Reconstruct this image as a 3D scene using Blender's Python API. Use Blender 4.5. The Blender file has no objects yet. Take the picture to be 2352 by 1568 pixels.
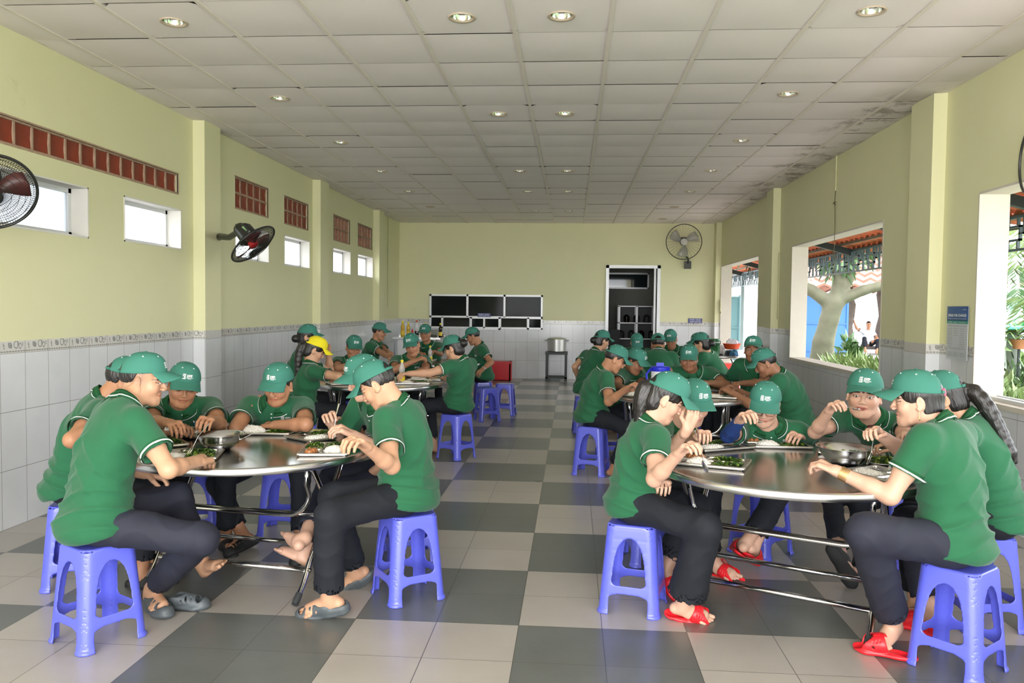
import bpy, bmesh, math, random
import numpy as np
from mathutils import Vector, Matrix
from mathutils.bvhtree import BVHTree
random.seed(7); RNG = np.random.default_rng(11)
SC = bpy.context.scene; COL = SC.collection
PI = math.pi

# ---------------------------------------------------------------- camera, world, sun, exposure
cd = bpy.data.cameras.new('camera'); cam = bpy.data.objects.new('camera', cd); COL.objects.link(cam)
cd.sensor_width = 36; cd.lens = 36 * 1837.15 / 2352; cd.clip_start = .05; cd.clip_end = 300
yw, pt_, rl = -.0744284, .0419069, .0112044
fw = Vector((math.sin(yw)*math.cos(pt_), math.cos(yw)*math.cos(pt_), -math.sin(pt_)))
rt = Vector((math.cos(yw), -math.sin(yw), 0)); up = rt.cross(fw)
r2 = math.cos(rl)*rt + math.sin(rl)*up; u2 = -math.sin(rl)*rt + math.cos(rl)*up
cam.matrix_world = Matrix(((r2.x, u2.x, -fw.x, 0), (r2.y, u2.y, -fw.y, 0), (r2.z, u2.z, -fw.z, 1.5298), (0, 0, 0, 1)))
SC.camera = cam
SC.view_settings.view_transform = 'Standard'; SC.view_settings.look = 'None'
SC.view_settings.gamma = 1; SC.view_settings.use_curve_mapping = False
SC.view_settings.exposure = 0.78
SC.cycles.max_bounces = 7; SC.cycles.diffuse_bounces = 4; SC.cycles.glossy_bounces = 3; SC.cycles.transmission_bounces = 4; SC.cycles.transparent_max_bounces = 8; SC.cycles.caustics_reflective = False; SC.cycles.caustics_refractive = False
w = bpy.data.worlds.new('world'); SC.world = w; w.use_nodes = True
bg = w.node_tree.nodes['Background']
bg.inputs[0].default_value = (.93, .965, 1, 1); bg.inputs[1].default_value = 5.4
sd = bpy.data.lights.new('sun', 'SUN'); sd.energy = 7; sd.angle = .012; sd.color = (1, .95, .86)
sun = bpy.data.objects.new('sun', sd); COL.objects.link(sun); sun.rotation_euler = (math.radians(-14), math.radians(39), 0)
def area(name, loc, rot, sx, sy, e, col=(1, 1, 1), portal=False):
    d = bpy.data.lights.new(name, 'AREA'); d.shape = 'RECTANGLE'; d.size = sx; d.size_y = sy; d.energy = e; d.color = col
    if portal: d.cycles.is_portal = True
    o = bpy.data.objects.new(name, d); COL.objects.link(o); o.location = loc; o.rotation_euler = rot; return o
XL, XR, YB, YF, ZC = -3.78, 3.09, 17.3, -3.2, 3.364
# daylight portals at the real openings (guide sky light in, emit nothing themselves)
area('daylight_portal', (-.35, YF, 1.6), (-PI/2, 0, 0), 6.8, 3.2, 1, portal=True)
for y0, y1, z0, z1 in ((2.1, 6.39, .87, 2.43), (8.3, 11.6, .87, 2.43), (13.65, 16.95, 0.1, 2.43)):
    area('daylight_portal', (XR+.12, (y0+y1)/2, (z0+z1)/2), (0, PI/2, 0), z1-z0, y1-y0, 1, portal=True)

# added fill lamp behind the camera, tilted up to brighten ceiling and walls
area('front_fill_lamp', (-.35, YF+.02, 1.6), (PI/2+.5, 0, 0), 6.6, 2.7, 290, (1, .98, .95))

# ---------------------------------------------------------------- materials
MATS = {}
def mat(name, col, rough=.5, metal=0, bump=0, bscale=60, var=0, vscale=6, trans=0, spec=.5, sub=0, emit=0, alpha=1, vcol=False, sheen=0, coat=0, aniso=0, stretch=None):
    if name in MATS: return MATS[name]
    m = bpy.data.materials.new(name); m.use_nodes = True; nt = m.node_tree; N = nt.nodes; Lk = nt.links
    b = N['Principled BSDF']; b.inputs['Base Color'].default_value = (*col, 1); b.inputs['Roughness'].default_value = rough
    b.inputs['Metallic'].default_value = metal; b.inputs['Specular IOR Level'].default_value = spec
    b.inputs['Transmission Weight'].default_value = trans; b.inputs['Coat Weight'].default_value = coat
    b.inputs['Sheen Weight'].default_value = sheen
    if sub: b.inputs['Subsurface Weight'].default_value = sub; b.inputs['Subsurface Scale'].default_value = .01; b.inputs['Subsurface Radius'].default_value = (1, .35, .2)
    if emit: b.inputs['Emission Color'].default_value = (*col, 1); b.inputs['Emission Strength'].default_value = emit
    if alpha < 1: b.inputs['Alpha'].default_value = alpha
    tc = N.new('ShaderNodeTexCoord'); src = tc.outputs['Object']
    if stretch:
        mp = N.new('ShaderNodeMapping'); mp.inputs['Scale'].default_value = stretch; Lk.new(src, mp.inputs[0]); src = mp.outputs[0]
    cs = None
    if vcol:
        at = N.new('ShaderNodeAttribute'); at.attribute_name = 'col'; cs = at.outputs['Color']
        Lk.new(cs, b.inputs['Base Color'])
    if var or 1:
        nz = N.new('ShaderNodeTexNoise'); nz.inputs['Scale'].default_value = vscale; nz.inputs['Detail'].default_value = 4; Lk.new(src, nz.inputs[0])
        mr = N.new('ShaderNodeMapRange'); mr.inputs[3].default_value = 1-max(var, .02); mr.inputs[4].default_value = 1+max(var, .02); Lk.new(nz.outputs[0], mr.inputs[0])
        mx = N.new('ShaderNodeMix'); mx.data_type = 'RGBA'; mx.blend_type = 'MULTIPLY'; mx.inputs[0].default_value = 1
        if cs: Lk.new(cs, mx.inputs[6])
        else: mx.inputs[6].default_value = (*col, 1)
        cb = N.new('ShaderNodeCombineColor'); [Lk.new(mr.outputs[0], cb.inputs[i]) for i in range(3)]
        Lk.new(cb.outputs[0], mx.inputs[7]); Lk.new(mx.outputs[2], b.inputs['Base Color'])
    if bump:
        n2 = N.new('ShaderNodeTexNoise'); n2.inputs['Scale'].default_value = bscale; n2.inputs['Detail'].default_value = 5; Lk.new(src, n2.inputs[0])
        bp = N.new('ShaderNodeBump'); bp.inputs['Strength'].default_value = bump; bp.inputs['Distance'].default_value = .01; Lk.new(n2.outputs[0], bp.inputs['Height']); Lk.new(bp.outputs[0], b.inputs['Normal'])
    MATS[name] = m; return m
def srgb(r, g, b):
    f = lambda c: (c/255/12.92 if c/255 <= .04045 else ((c/255+.055)/1.055)**2.4)
    return (f(r), f(g), f(b))

# ---------------------------------------------------------------- mesh helpers
class MB:
    def __init__(s): s.v = []; s.f = []; s.mi = []
    def add(s, v, f, mi=0):
        o = len(s.v); s.v += [tuple(map(float, p)) for p in v]; s.f += [tuple(i+o for i in q) for q in f]; s.mi += [mi]*len(f); return s
    def box(s, x0, x1, y0, y1, z0, z1, mi=0):
        return s.add([(x0,y0,z0),(x1,y0,z0),(x1,y1,z0),(x0,y1,z0),(x0,y0,z1),(x1,y0,z1),(x1,y1,z1),(x0,y1,z1)],
                     [(0,3,2,1),(4,5,6,7),(0,1,5,4),(1,2,6,5),(2,3,7,6),(3,0,4,7)], mi)
    def bar(s, a, b, wx, wz, mi=0):
        a = Vector(a); b = Vector(b); d = (b-a).normalized(); u = d.cross(Vector((0,0,1)))
        if u.length < .01: u = Vector((1,0,0))
        u.normalize(); n = u.cross(d); P = []
        for c in (a, b):
            for i, j in ((-1,-1),(1,-1),(1,1),(-1,1)): P.append(c+u*wx/2*i+n*wz/2*j)
        return s.add(P, [(0,1,2,3),(7,6,5,4),(0,4,5,1),(1,5,6,2),(2,6,7,3),(3,7,4,0)], mi)
    def tube(s, pts, r, n=8, mi=0, closed=False, caps=True):
        pts = [Vector(p) for p in pts]; m = len(pts); R = r if hasattr(r, '__len__') else [r]*m
        t0 = (pts[1]-pts[0]).normalized(); u = t0.orthogonal().normalized(); V = []; F = []
        for i, p in enumerate(pts):
            if closed: t = (pts[(i+1) % m]-pts[i-1]).normalized()
            else: t = (pts[min(i+1, m-1)]-pts[max(i-1, 0)]).normalized()
            u = (u-t*u.dot(t)); u = u.normalized() if u.length > 1e-6 else t.orthogonal().normalized(); w_ = t.cross(u)
            for k in range(n): a = 2*PI*k/n; V.append(p+(u*math.cos(a)+w_*math.sin(a))*R[i])
        for i in range(m if closed else m-1):
            for k in range(n): a = i*n; b = ((i+1) % m)*n; F.append((a+k, a+(k+1) % n, b+(k+1) % n, b+k))
        if caps and not closed: F.append(tuple(range(n-1, -1, -1))); F.append(tuple((m-1)*n+k for k in range(n)))
        return s.add(V, F, mi)
    def lathe(s, prof, n=32, c=(0,0,0), mi=0, capb=True, capt=True):
        V = []; F = []; m = len(prof)
        for r, z in prof:
            for k in range(n): a = 2*PI*k/n; V.append((c[0]+r*math.cos(a), c[1]+r*math.sin(a), c[2]+z))
        for i in range(m-1):
            for k in range(n): F.append((i*n+k, i*n+(k+1) % n, (i+1)*n+(k+1) % n, (i+1)*n+k))
        if capb: F.append(tuple(range(n-1, -1, -1)))
        if capt: F.append(tuple((m-1)*n+k for k in range(n)))
        return s.add(V, F, mi)
    def mesh(s, name, smooth=False, ang=None):
        me = bpy.data.meshes.new(name); me.from_pydata(s.v, [], s.f); me.polygons.foreach_set('material_index', s.mi)
        if smooth or ang: me.polygons.foreach_set('use_smooth', [True]*len(s.f))
        me.validate(); me.update()
        if ang: me.set_sharp_from_angle(angle=math.radians(ang))
        return me
def ob(name, me, mats, parent=None, loc=None, rot=None, label=None, cat=None, group=None, kind=None):
    if isinstance(me, MB): me = me.mesh(name, ang=35)
    o = bpy.data.objects.new(name, me); COL.objects.link(o)
    if mats is not None and me is not None and len(me.materials) == 0:
        for m in (mats if isinstance(mats, (list, tuple)) else [mats]): me.materials.append(m)
    if parent: o.parent = parent
    if loc is not None: o.location = loc
    if rot is not None: o.rotation_euler = rot
    tag(o, label, cat, group, kind); return o
def tag(o, label=None, cat=None, group=None, kind=None):
    if label: o['label'] = label
    if cat: o['category'] = cat
    if group: o['group'] = group
    if kind: o['kind'] = kind
    return o
def thing(name, loc, label, cat, group=None, rotz=0):
    o = bpy.data.objects.new(name, None); o.empty_display_size = .1; COL.objects.link(o)
    o.location = loc; o.rotation_euler = (0, 0, rotz); return tag(o, label, cat, group)
def dup(r, loc, rotz, label, group=None):
    c = r.copy(); COL.objects.link(c); c.location = loc; c.rotation_euler = (0, 0, rotz); c['label'] = label
    if group: c['group'] = group
    for ch in list(r.children):
        d = ch.copy(); COL.objects.link(d); d.parent = c
        for g in ch.children: e = g.copy(); COL.objects.link(e); e.parent = d
    return c
def struct(name, me, mats): return ob(name, me, mats, kind='structure')

# ---------------------------------------------------------------- signed-distance modelling (rounded organic solids meshed by surface nets)
class Vox:
    def __init__(s, lo, hi, h):
        s.lo = np.array(lo, float)-2*h; s.h = h; n = np.ceil((np.array(hi)-s.lo)/h).astype(int)+3; s.n = n
        s.D = np.full(n, .06, np.float32); s.ax = [s.lo[i]+h*np.arange(n[i]) for i in range(3)]
    def sl(s, lo, hi):
        i0 = np.clip(np.floor((np.array(lo)-s.lo)/s.h).astype(int), 0, s.n-1); i1 = np.clip(np.ceil((np.array(hi)-s.lo)/s.h).astype(int)+1, 1, s.n)
        i1 = np.maximum(i1, i0+1)
        S = tuple(slice(a, b) for a, b in zip(i0, i1))
        X = s.ax[0][S[0]][:, None, None]; Y = s.ax[1][S[1]][None, :, None]; Z = s.ax[2][S[2]][None, None, :]
        return S, X, Y, Z
    def put(s, S, d, k, sub=False):
        D = s.D[S]
        if sub:
            d = -d
            if k > 0: h = np.clip(.5-.5*(d-D)/k, 0, 1); s.D[S] = d*(1-h)+D*h+k*h*(1-h)
            else: s.D[S] = np.maximum(D, d)
        elif k > 0: h = np.clip(.5+.5*(D-d)/k, 0, 1); s.D[S] = D*(1-h)+d*h-k*h*(1-h)
        else: s.D[S] = np.minimum(D, d)
    def cone(s, a, b, ra, rb, k=.01, sub=False, flat=None):
        a = np.array(a, float); b = np.array(b, float); m = max(ra, rb)+max(k, 0)+2.5*s.h
        S, X, Y, Z = s.sl(np.minimum(a, b)-m, np.maximum(a, b)+m); d = b-a; L = max(d@d, 1e-9)
        px, py, pz = X-a[0], Y-a[1], Z-a[2]; t = np.clip((px*d[0]+py*d[1]+pz*d[2])/L, 0, 1)
        qx, qy, qz = px-t*d[0], py-t*d[1], pz-t*d[2]; q2 = qx*qx+qy*qy+qz*qz
        if flat is not None:       # flat=(axis, factor): squash thickness along the axis
            n_, f_ = flat; n_ = np.array(n_, float); n_ /= np.linalg.norm(n_); c = qx*n_[0]+qy*n_[1]+qz*n_[2]; q2 = q2+c*c*(1/f_**2-1)
        s.put(S, np.sqrt(q2)-(ra+(rb-ra)*t), k, sub); return s
    def ell(s, c, r, R=None, k=.01, sub=False):
        c = np.array(c, float); r = np.array(r, float); m = r.max()+max(k, 0)+2.5*s.h
        S, X, Y, Z = s.sl(c-m, c+m); x, y, z = X-c[0], Y-c[1], Z-c[2]
        if R is not None: x, y, z = [R[i][0]*x+R[i][1]*y+R[i][2]*z for i in range(3)]
        k0 = np.sqrt((x/r[0])**2+(y/r[1])**2+(z/r[2])**2); k1 = np.sqrt((x/r[0]**2)**2+(y/r[1]**2)**2+(z/r[2]**2)**2)
        s.put(S, k0*(k0-1)/np.maximum(k1, 1e-6), k, sub); return s
    def box(s, c, hs, r=.005, R=None, k=0, sub=False):
        c = np.array(c, float); hs = np.array(hs, float); m = np.linalg.norm(hs)+k+2*s.h
        S, X, Y, Z = s.sl(c-m, c+m); x, y, z = X-c[0], Y-c[1], Z-c[2]
        if R is not None: x, y, z = [R[i][0]*x+R[i][1]*y+R[i][2]*z for i in range(3)]
        q = [np.abs(a)-(hh-r) for a, hh in zip((x, y, z), hs)]
        d = np.sqrt(sum(np.maximum(a, 0)**2 for a in q))+np.minimum(np.maximum(np.maximum(q[0], q[1]), q[2]), 0)-r
        s.put(S, d, k, sub); return s
    def plane(s, p, n, k=.004):    # keep the side n points away from
        n = np.array(n, float); n /= np.linalg.norm(n); X, Y, Z = s.ax[0][:, None, None], s.ax[1][None, :, None], s.ax[2][None, None, :]
        d = (X-p[0])*n[0]+(Y-p[1])*n[1]+(Z-p[2])*n[2]; D = s.D; h = np.clip(.5-.5*(d-D)/k, 0, 1); s.D = (d*(1-h)+D*h+k*h*(1-h)).astype(np.float32); return s
    def net(s):
        D = s.D; D[0], D[-1] = .05, .05; D[:, 0], D[:, -1] = .05, .05; D[:, :, 0], D[:, :, -1] = .05, .05
        I = D < 0; n = np.array(D.shape)-1
        cnt = np.zeros(n, np.int8)
        for a in (0, 1):
            for b in (0, 1):
                for c in (0, 1): cnt += I[a:a+n[0], b:b+n[1], c:c+n[2]]
        act = (cnt > 0) & (cnt < 8); idx = np.argwhere(act); ids = np.full(n, -1, np.int32); ids[act] = np.arange(len(idx))
        P = np.zeros((len(idx), 3)); Wt = np.zeros(len(idx)); cs = [(a, b, c) for a in (0,1) for b in (0,1) for c in (0,1)]
        val = {c: D[idx[:,0]+c[0], idx[:,1]+c[1], idx[:,2]+c[2]] for c in cs}
        for c in cs:
            for ax in range(3):
                if c[ax] == 0:
                    e = list(c); e[ax] = 1; e = tuple(e); a, b = val[c], val[e]; m = (a < 0) != (b < 0); t = a[m]/(a[m]-b[m])
                    q = np.tile(np.array(c, float), (m.sum(), 1)); q[:, ax] += t; P[m] += q; Wt[m] += 1
        P = s.lo+(idx+P/Wt[:, None])*s.h; F = []
        for ax in range(3):
            u, v = [(1, 2), (2, 0), (0, 1)][ax]
            A = [slice(None)]*3; B = [slice(None)]*3; A[ax] = slice(0, -1); B[ax] = slice(1, None)
            ia = I[tuple(A)]; ib = I[tuple(B)]; e = np.argwhere(ia != ib); e = e[(e[:, u] > 0) & (e[:, v] > 0) & (e[:, u] < n[u]) & (e[:, v] < n[v])]
            fl = ia[e[:,0], e[:,1], e[:,2]]; q = []
            for du, dv in ((-1,-1),(0,-1),(0,0),(-1,0)):
                c = e.copy(); c[:, u] += du; c[:, v] += dv; q.append(ids[c[:,0], c[:,1], c[:,2]])
            q = np.stack(q, 1); q[~fl] = q[~fl][:, ::-1]; F.append(q)
        F = np.concatenate(F); a, b, c = P[F[:, 0]], P[F[:, 1]], P[F[:, 2]]
        if (np.cross(a, b)*c).sum() + (np.cross(P[F[:, 0]], P[F[:, 2]])*P[F[:, 3]]).sum() < 0: F = F[:, ::-1]
        return P, F
def np_mesh(name, P, F, col=None, smooth=True):
    F = np.asarray(F, np.int32); me = bpy.data.meshes.new(name); me.vertices.add(len(P)); me.vertices.foreach_set('co', np.asarray(P, np.float32).ravel())
    me.loops.add(F.size); me.loops.foreach_set('vertex_index', F.ravel()); me.polygons.add(len(F))
    me.polygons.foreach_set('loop_start', np.arange(0, F.size, F.shape[1], dtype=np.int32)); me.polygons.foreach_set('use_smooth', np.full(len(F), smooth))
    if col is not None:
        a = me.color_attributes.new('col', 'FLOAT_COLOR', 'POINT'); c = np.ones((len(P), 4), np.float32); c[:, :3] = col; a.data.foreach_set('color', c.ravel())
    me.update(calc_edges=True); return me
def relax(P, F, it=2, f=.5):
    e = np.concatenate([F[:, [i, (i+1) % 4]] for i in range(4)]); n = len(P); c = np.bincount(e[:,0], minlength=n)+np.bincount(e[:,1], minlength=n)
    for _ in range(it):
        S = np.zeros_like(P)
        for a in range(3): S[:, a] = np.bincount(e[:,0], P[e[:,1], a], n)+np.bincount(e[:,1], P[e[:,0], a], n)
        P = P*(1-f)+f*S/np.maximum(c, 1)[:, None]
    return P
# ---------------------------------------------------------------- room shell
def nodes(name):
    m = bpy.data.materials.new(name); m.use_nodes = True; return m, m.node_tree.nodes, m.node_tree.links, m.node_tree.nodes['Principled BSDF']
def mathn(N, L, op, a, b=None, c=None):
    n = N.new('ShaderNodeMath'); n.operation = op
    for i, x in enumerate((a, b, c)):
        if x is None: continue
        if isinstance(x, (int, float)): n.inputs[i].default_value = x
        else: L.new(x, n.inputs[i])
    return n.outputs[0]
def mixc(N, L, f, a, b, bt='MIX'):
    n = N.new('ShaderNodeMix'); n.data_type = 'RGBA'; n.blend_type = bt
    for i, x in ((0, f), (6, a), (7, b)):
        if isinstance(x, (int, float)): n.inputs[i].default_value = x
        elif isinstance(x, tuple): n.inputs[i].default_value = (*x, 1)
        else: L.new(x, n.inputs[i])
    return n.outputs[2]
def noise(N, L, src, scale, detail=4, rough=.5):
    n = N.new('ShaderNodeTexNoise'); n.inputs['Scale'].default_value = scale; n.inputs['Detail'].default_value = detail; n.inputs['Roughness'].default_value = rough; L.new(src, n.inputs[0]); return n.outputs[0]
def rampn(N, L, src, a, b):
    n = N.new('ShaderNodeMapRange'); n.interpolation_type = 'SMOOTHSTEP'; n.inputs[1].default_value = a; n.inputs[2].default_value = b; L.new(src, n.inputs[0]); return n.outputs[0]
def posxyz(N, L):
    g = N.new('ShaderNodeNewGeometry'); s = N.new('ShaderNodeSeparateXYZ'); L.new(g.outputs['Position'], s.inputs[0]); return g.outputs['Position'], s.outputs
def floor_mat():
    m, N, L, b = nodes('floor_tiles'); P, (x, y, z) = posxyz(N, L)
    bx = mathn(N, L, 'FLOOR', mathn(N, L, 'DIVIDE', mathn(N, L, 'ADD', x, .235), .8)); by = mathn(N, L, 'FLOOR', mathn(N, L, 'DIVIDE', mathn(N, L, 'SUBTRACT', y, 3.794), .8))
    par = mathn(N, L, 'ABSOLUTE', mathn(N, L, 'MODULO', mathn(N, L, 'ADD', bx, by), 2))
    def joint(c, o, wd):
        f = mathn(N, L, 'FRACT', mathn(N, L, 'DIVIDE', mathn(N, L, 'SUBTRACT', c, o), .4)); d = mathn(N, L, 'ABSOLUTE', mathn(N, L, 'SUBTRACT', f, .5)); return mathn(N, L, 'GREATER_THAN', d, .5-wd)
    j = mathn(N, L, 'MAXIMUM', joint(x, -.235+8, .0038), joint(y, 3.794-8, .0038))
    tx = mathn(N, L, 'FLOOR', mathn(N, L, 'DIVIDE', mathn(N, L, 'ADD', x, .235), .4)); ty = mathn(N, L, 'FLOOR', mathn(N, L, 'DIVIDE', mathn(N, L, 'SUBTRACT', y, 3.794), .4))
    cb = N.new('ShaderNodeCombineXYZ'); L.new(tx, cb.inputs[0]); L.new(ty, cb.inputs[1]); wn = N.new('ShaderNodeTexWhiteNoise'); L.new(cb.outputs[0], wn.inputs[0])
    n1 = noise(N, L, P, 2.5, 6, .6); n2 = noise(N, L, P, 45, 3)
    light = mixc(N, L, n1, srgb(160, 154, 147), srgb(186, 181, 175)); dark = mixc(N, L, n1, srgb(92, 95, 93), srgb(116, 119, 118))
    c = mixc(N, L, par, light, dark); v = mathn(N, L, 'ADD', mathn(N, L, 'MULTIPLY', wn.outputs['Value'], .10), .93)
    cc = N.new('ShaderNodeCombineColor'); [L.new(v, cc.inputs[i]) for i in range(3)]; c = mixc(N, L, 1.0, c, cc.outputs[0], 'MULTIPLY')
    spk = rampn(N, L, noise(N, L, P, 9, 8, .8), .70, .74); c = mixc(N, L, mathn(N, L, 'MULTIPLY', spk, .25), c, srgb(80, 78, 74))
    c = mixc(N, L, j, c, srgb(70, 68, 64)); L.new(c, b.inputs['Base Color'])
    L.new(mathn(N, L, 'ADD', mathn(N, L, 'MULTIPLY', n1, .12), .24), b.inputs['Roughness'])
    bp = N.new('ShaderNodeBump'); bp.inputs['Strength'].default_value = .15; bp.inputs['Distance'].default_value = .002; L.new(mathn(N, L, 'SUBTRACT', n2, mathn(N, L, 'MULTIPLY', j, 4)), bp.inputs['Height']); L.new(bp.outputs[0], b.inputs['Normal'])
    return m
def wall_mat(axis):
    """yellow paint above, white tile dado with a floral border strip below 1.27 m; axis = index of the horizontal coordinate"""
    m, N, L, b = nodes('painted_wall_' + 'xy'[axis]); P, xyz = posxyz(N, L); h = xyz[axis]; z = xyz[2]
    n1 = noise(N, L, P, 1.2, 5, .6); paint = mixc(N, L, n1, srgb(217, 216, 172), srgb(227, 225, 186))
    st = rampn(N, L, noise(N, L, P, 3.1, 7, .75), .62, .75); paint = mixc(N, L, mathn(N, L, 'MULTIPLY', st, .22), paint, srgb(172, 168, 126))
    o = 5.028-12.3 if axis == 1 else 1.5-12.3
    f = mathn(N, L, 'FRACT', mathn(N, L, 'DIVIDE', mathn(N, L, 'SUBTRACT', h, o), .246)); jv = mathn(N, L, 'GREATER_THAN', mathn(N, L, 'ABSOLUTE', mathn(N, L, 'SUBTRACT', f, .5)), .492)
    fz = mathn(N, L, 'FRACT', mathn(N, L, 'DIVIDE', z, .395)); jh = mathn(N, L, 'GREATER_THAN', mathn(N, L, 'ABSOLUTE', mathn(N, L, 'SUBTRACT', fz, .5)), .495)
    inb = mathn(N, L, 'GREATER_THAN', z, 1.186)
    tile = mixc(N, L, noise(N, L, P, 4), srgb(205, 207, 210), srgb(222, 224, 226)); j = mathn(N, L, 'MAXIMUM', jv, mathn(N, L, 'MULTIPLY', jh, mathn(N, L, 'SUBTRACT', 1.0, inb)))
    tile = mixc(N, L, j, tile, srgb(140, 138, 134))
    # border strip drawing: repeated curling stems, a flower and a rope line
    u = mathn(N, L, 'SUBTRACT', f, .5); v = mathn(N, L, 'DIVIDE', mathn(N, L, 'SUBTRACT', z, 1.228), .04)
    def ring(cx, cy, r, wd, sx=1.0):
        dx = mathn(N, L, 'MULTIPLY', mathn(N, L, 'SUBTRACT', u, cx), 6*sx); dy = mathn(N, L, 'SUBTRACT', v, cy)
        d = mathn(N, L, 'SQRT', mathn(N, L, 'ADD', mathn(N, L, 'MULTIPLY', dx, dx), mathn(N, L, 'MULTIPLY', dy, dy))); return mathn(N, L, 'LESS_THAN', mathn(N, L, 'ABSOLUTE', mathn(N, L, 'SUBTRACT', d, r)), wd)
    pat = ring(-.1, .25, .38, .1)
    for q in ((-.1, .25, .12, .1, 1), (-.16, .5, .22, .07, 2), (-.05, .05, .25, .07, 2), (.14, .35, .6, .09, 1.2), (.3, .1, .45, .09, 1.6), (.22, .5, .3, .08, 2.2), (-.34, 0, .3, .1, 2.5), (-.36, .4, .2, .08, 2), (.4, .4, .25, .08, 2)): pat = mathn(N, L, 'MAXIMUM', pat, ring(*q))
    rope = mathn(N, L, 'MULTIPLY', mathn(N, L, 'LESS_THAN', mathn(N, L, 'ABSOLUTE', mathn(N, L, 'ADD', v, .78)), .1), mathn(N, L, 'GREATER_THAN', mathn(N, L, 'FRACT', mathn(N, L, 'MULTIPLY', f, 9)), .25))
    pat = mathn(N, L, 'MULTIPLY', mathn(N, L, 'MAXIMUM', pat, rope), mathn(N, L, 'GREATER_THAN', v, -.95)); pat = mathn(N, L, 'MULTIPLY', pat, mathn(N, L, 'LESS_THAN', v, .95))
    bord = mixc(N, L, noise(N, L, P, 12), srgb(196, 194, 188), srgb(214, 212, 207)); bord = mixc(N, L, mathn(N, L, 'MULTIPLY', pat, .75), bord, srgb(96, 98, 96)); bord = mixc(N, L, jv, bord, srgb(120, 118, 112))
    low = mixc(N, L, inb, tile, bord); isw = mathn(N, L, 'GREATER_THAN', z, mathn(N, L, 'ADD', 1.268, mathn(N, L, 'MULTIPLY', mathn(N, L, 'SUBTRACT', noise(N, L, P, 18), .5), .012)))
    L.new(mixc(N, L, isw, low, paint), b.inputs['Base Color']); L.new(mathn(N, L, 'ADD', .16, mathn(N, L, 'MULTIPLY', isw, .5)), b.inputs['Roughness'])
    bp = N.new('ShaderNodeBump'); bp.inputs['Strength'].default_value = .12; bp.inputs['Distance'].default_value = .003; L.new(mathn(N, L, 'SUBTRACT', noise(N, L, P, 30), mathn(N, L, 'MULTIPLY', j, 2)), bp.inputs['Height']); L.new(bp.outputs[0], b.inputs['Normal'])
    return m
def ceil_mat():
    m, N, L, b = nodes('ceiling_panels'); P, (x, y, z) = posxyz(N, L)
    c = mixc(N, L, noise(N, L, P, .8, 4), srgb(230, 223, 220), srgb(240, 234, 231))
    st = mathn(N, L, 'MULTIPLY', rampn(N, L, noise(N, L, P, 2.2, 8, .7), .50, .60), mathn(N, L, 'MULTIPLY', rampn(N, L, x, 2.35, 2.75), mathn(N, L, 'MULTIPLY', rampn(N, L, y, 6.6, 7.6), mathn(N, L, 'SUBTRACT', 1.0, rampn(N, L, y, 13.5, 15)))))
    sp = rampn(N, L, noise(N, L, P, .9, 9, .75), .73, .8)
    c = mixc(N, L, mathn(N, L, 'MULTIPLY', st, .62), c, srgb(112, 98, 74)); c = mixc(N, L, mathn(N, L, 'MULTIPLY', sp, .3), c, srgb(150, 120, 90)); L.new(c, b.inputs['Base Color']); b.inputs['Roughness'].default_value = .7
    return m
MF = floor_mat(); MW = (wall_mat(0), wall_mat(1)); MC = ceil_mat()
M_white = mat('white_plaster', srgb(226, 224, 218), .6, var=.05); M_alu = mat('white_aluminium', srgb(214, 216, 218), .35, metal=.2)
M_dark = mat('dark_gap', (.012, .012, .012), .8)
fl = MB().box(XL-.3, XR+.3, YF, YB+3.5, -.1, 0); struct('floor', fl, MF)
# ceiling: slightly pillowed panels in a T-bar grid
T = .627; cx0 = -.406; cy0 = 5.398; V = []; F = []
LX = {-4: [5.085, 6.966, 8.847, 10.728, 12.609, 14.49], -1: [5.085, 7.593, 10.728, 12.609, 15.117], 0: [5.085, 7.593, 10.728, 12.609, 15.117], 3: [5.085, 6.966, 8.847, 10.728, 12.609, 14.49, 16.371]}
def cp(x, y, u, v, ph): return (x, y, ZC - .012*math.sin(PI*u)*math.sin(PI*v) - ph)
ce = MB()
for i in range(-7, 7):
    for j in range(-14, 20):
        a, b_ = cx0+i*T, cy0+j*T; x0, x1 = max(a, XL-.05), min(a+T, XR+.05)
        if x1-x0 < .02 or b_ > YB: continue
        if i in LX and any(abs(b_+T/2-q) < .05 for q in LX[i]):
            cxx, cyy, nn = a+T/2, b_+T/2, 32; vs = []
            for q in range(nn):
                g = 2*PI*(q+.5)/nn; c_, s_ = math.cos(g), math.sin(g); k_ = .3085/max(abs(c_), abs(s_)); vs += [(cxx+c_*.066, cyy+s_*.066, ZC-.008), (cxx+c_*k_, cyy+s_*k_, ZC-.003)]
            ce.add(vs, [(2*q, (2*q+2) % (2*nn), (2*q+3) % (2*nn), 2*q+1) for q in range(nn)]); continue
        n = 4; ph = random.random()*.006; vs = [cp(x0+(x1-x0)*(.004+.992*u/n), b_+T*(.008+.984*v/n), u/n, v/n, ph) for v in range(n+1) for u in range(n+1)]
        ce.add(vs, [(v*(n+1)+u, (v+1)*(n+1)+u, (v+1)*(n+1)+u+1, v*(n+1)+u+1) for v in range(n) for u in range(n)])
ce.box(XL-.1, XR+.1, YF-.1, YB+.2, ZC+.035, ZC+.1, 1)
struct('ceiling', ce, [MC, M_dark])
tb = MB()
for i in range(-6, 7):
    x = cx0+i*T
    if XL < x < XR: tb.box(x-.013, x+.013, YF, YB, ZC-.012, ZC+.03)
for j in range(-14, 20):
    y = cy0+j*T
    if y < YB: tb.box(XL, XR, y-.004, y+.004, ZC+.0, ZC+.03)
for x in (XL+.012, XR-.012): tb.box(x-.012, x+.012, YF, YB, ZC-.006, ZC+.03)
struct('trim_1', tb, mat('grid_bar', srgb(226, 219, 209), .5, var=.06))
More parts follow.
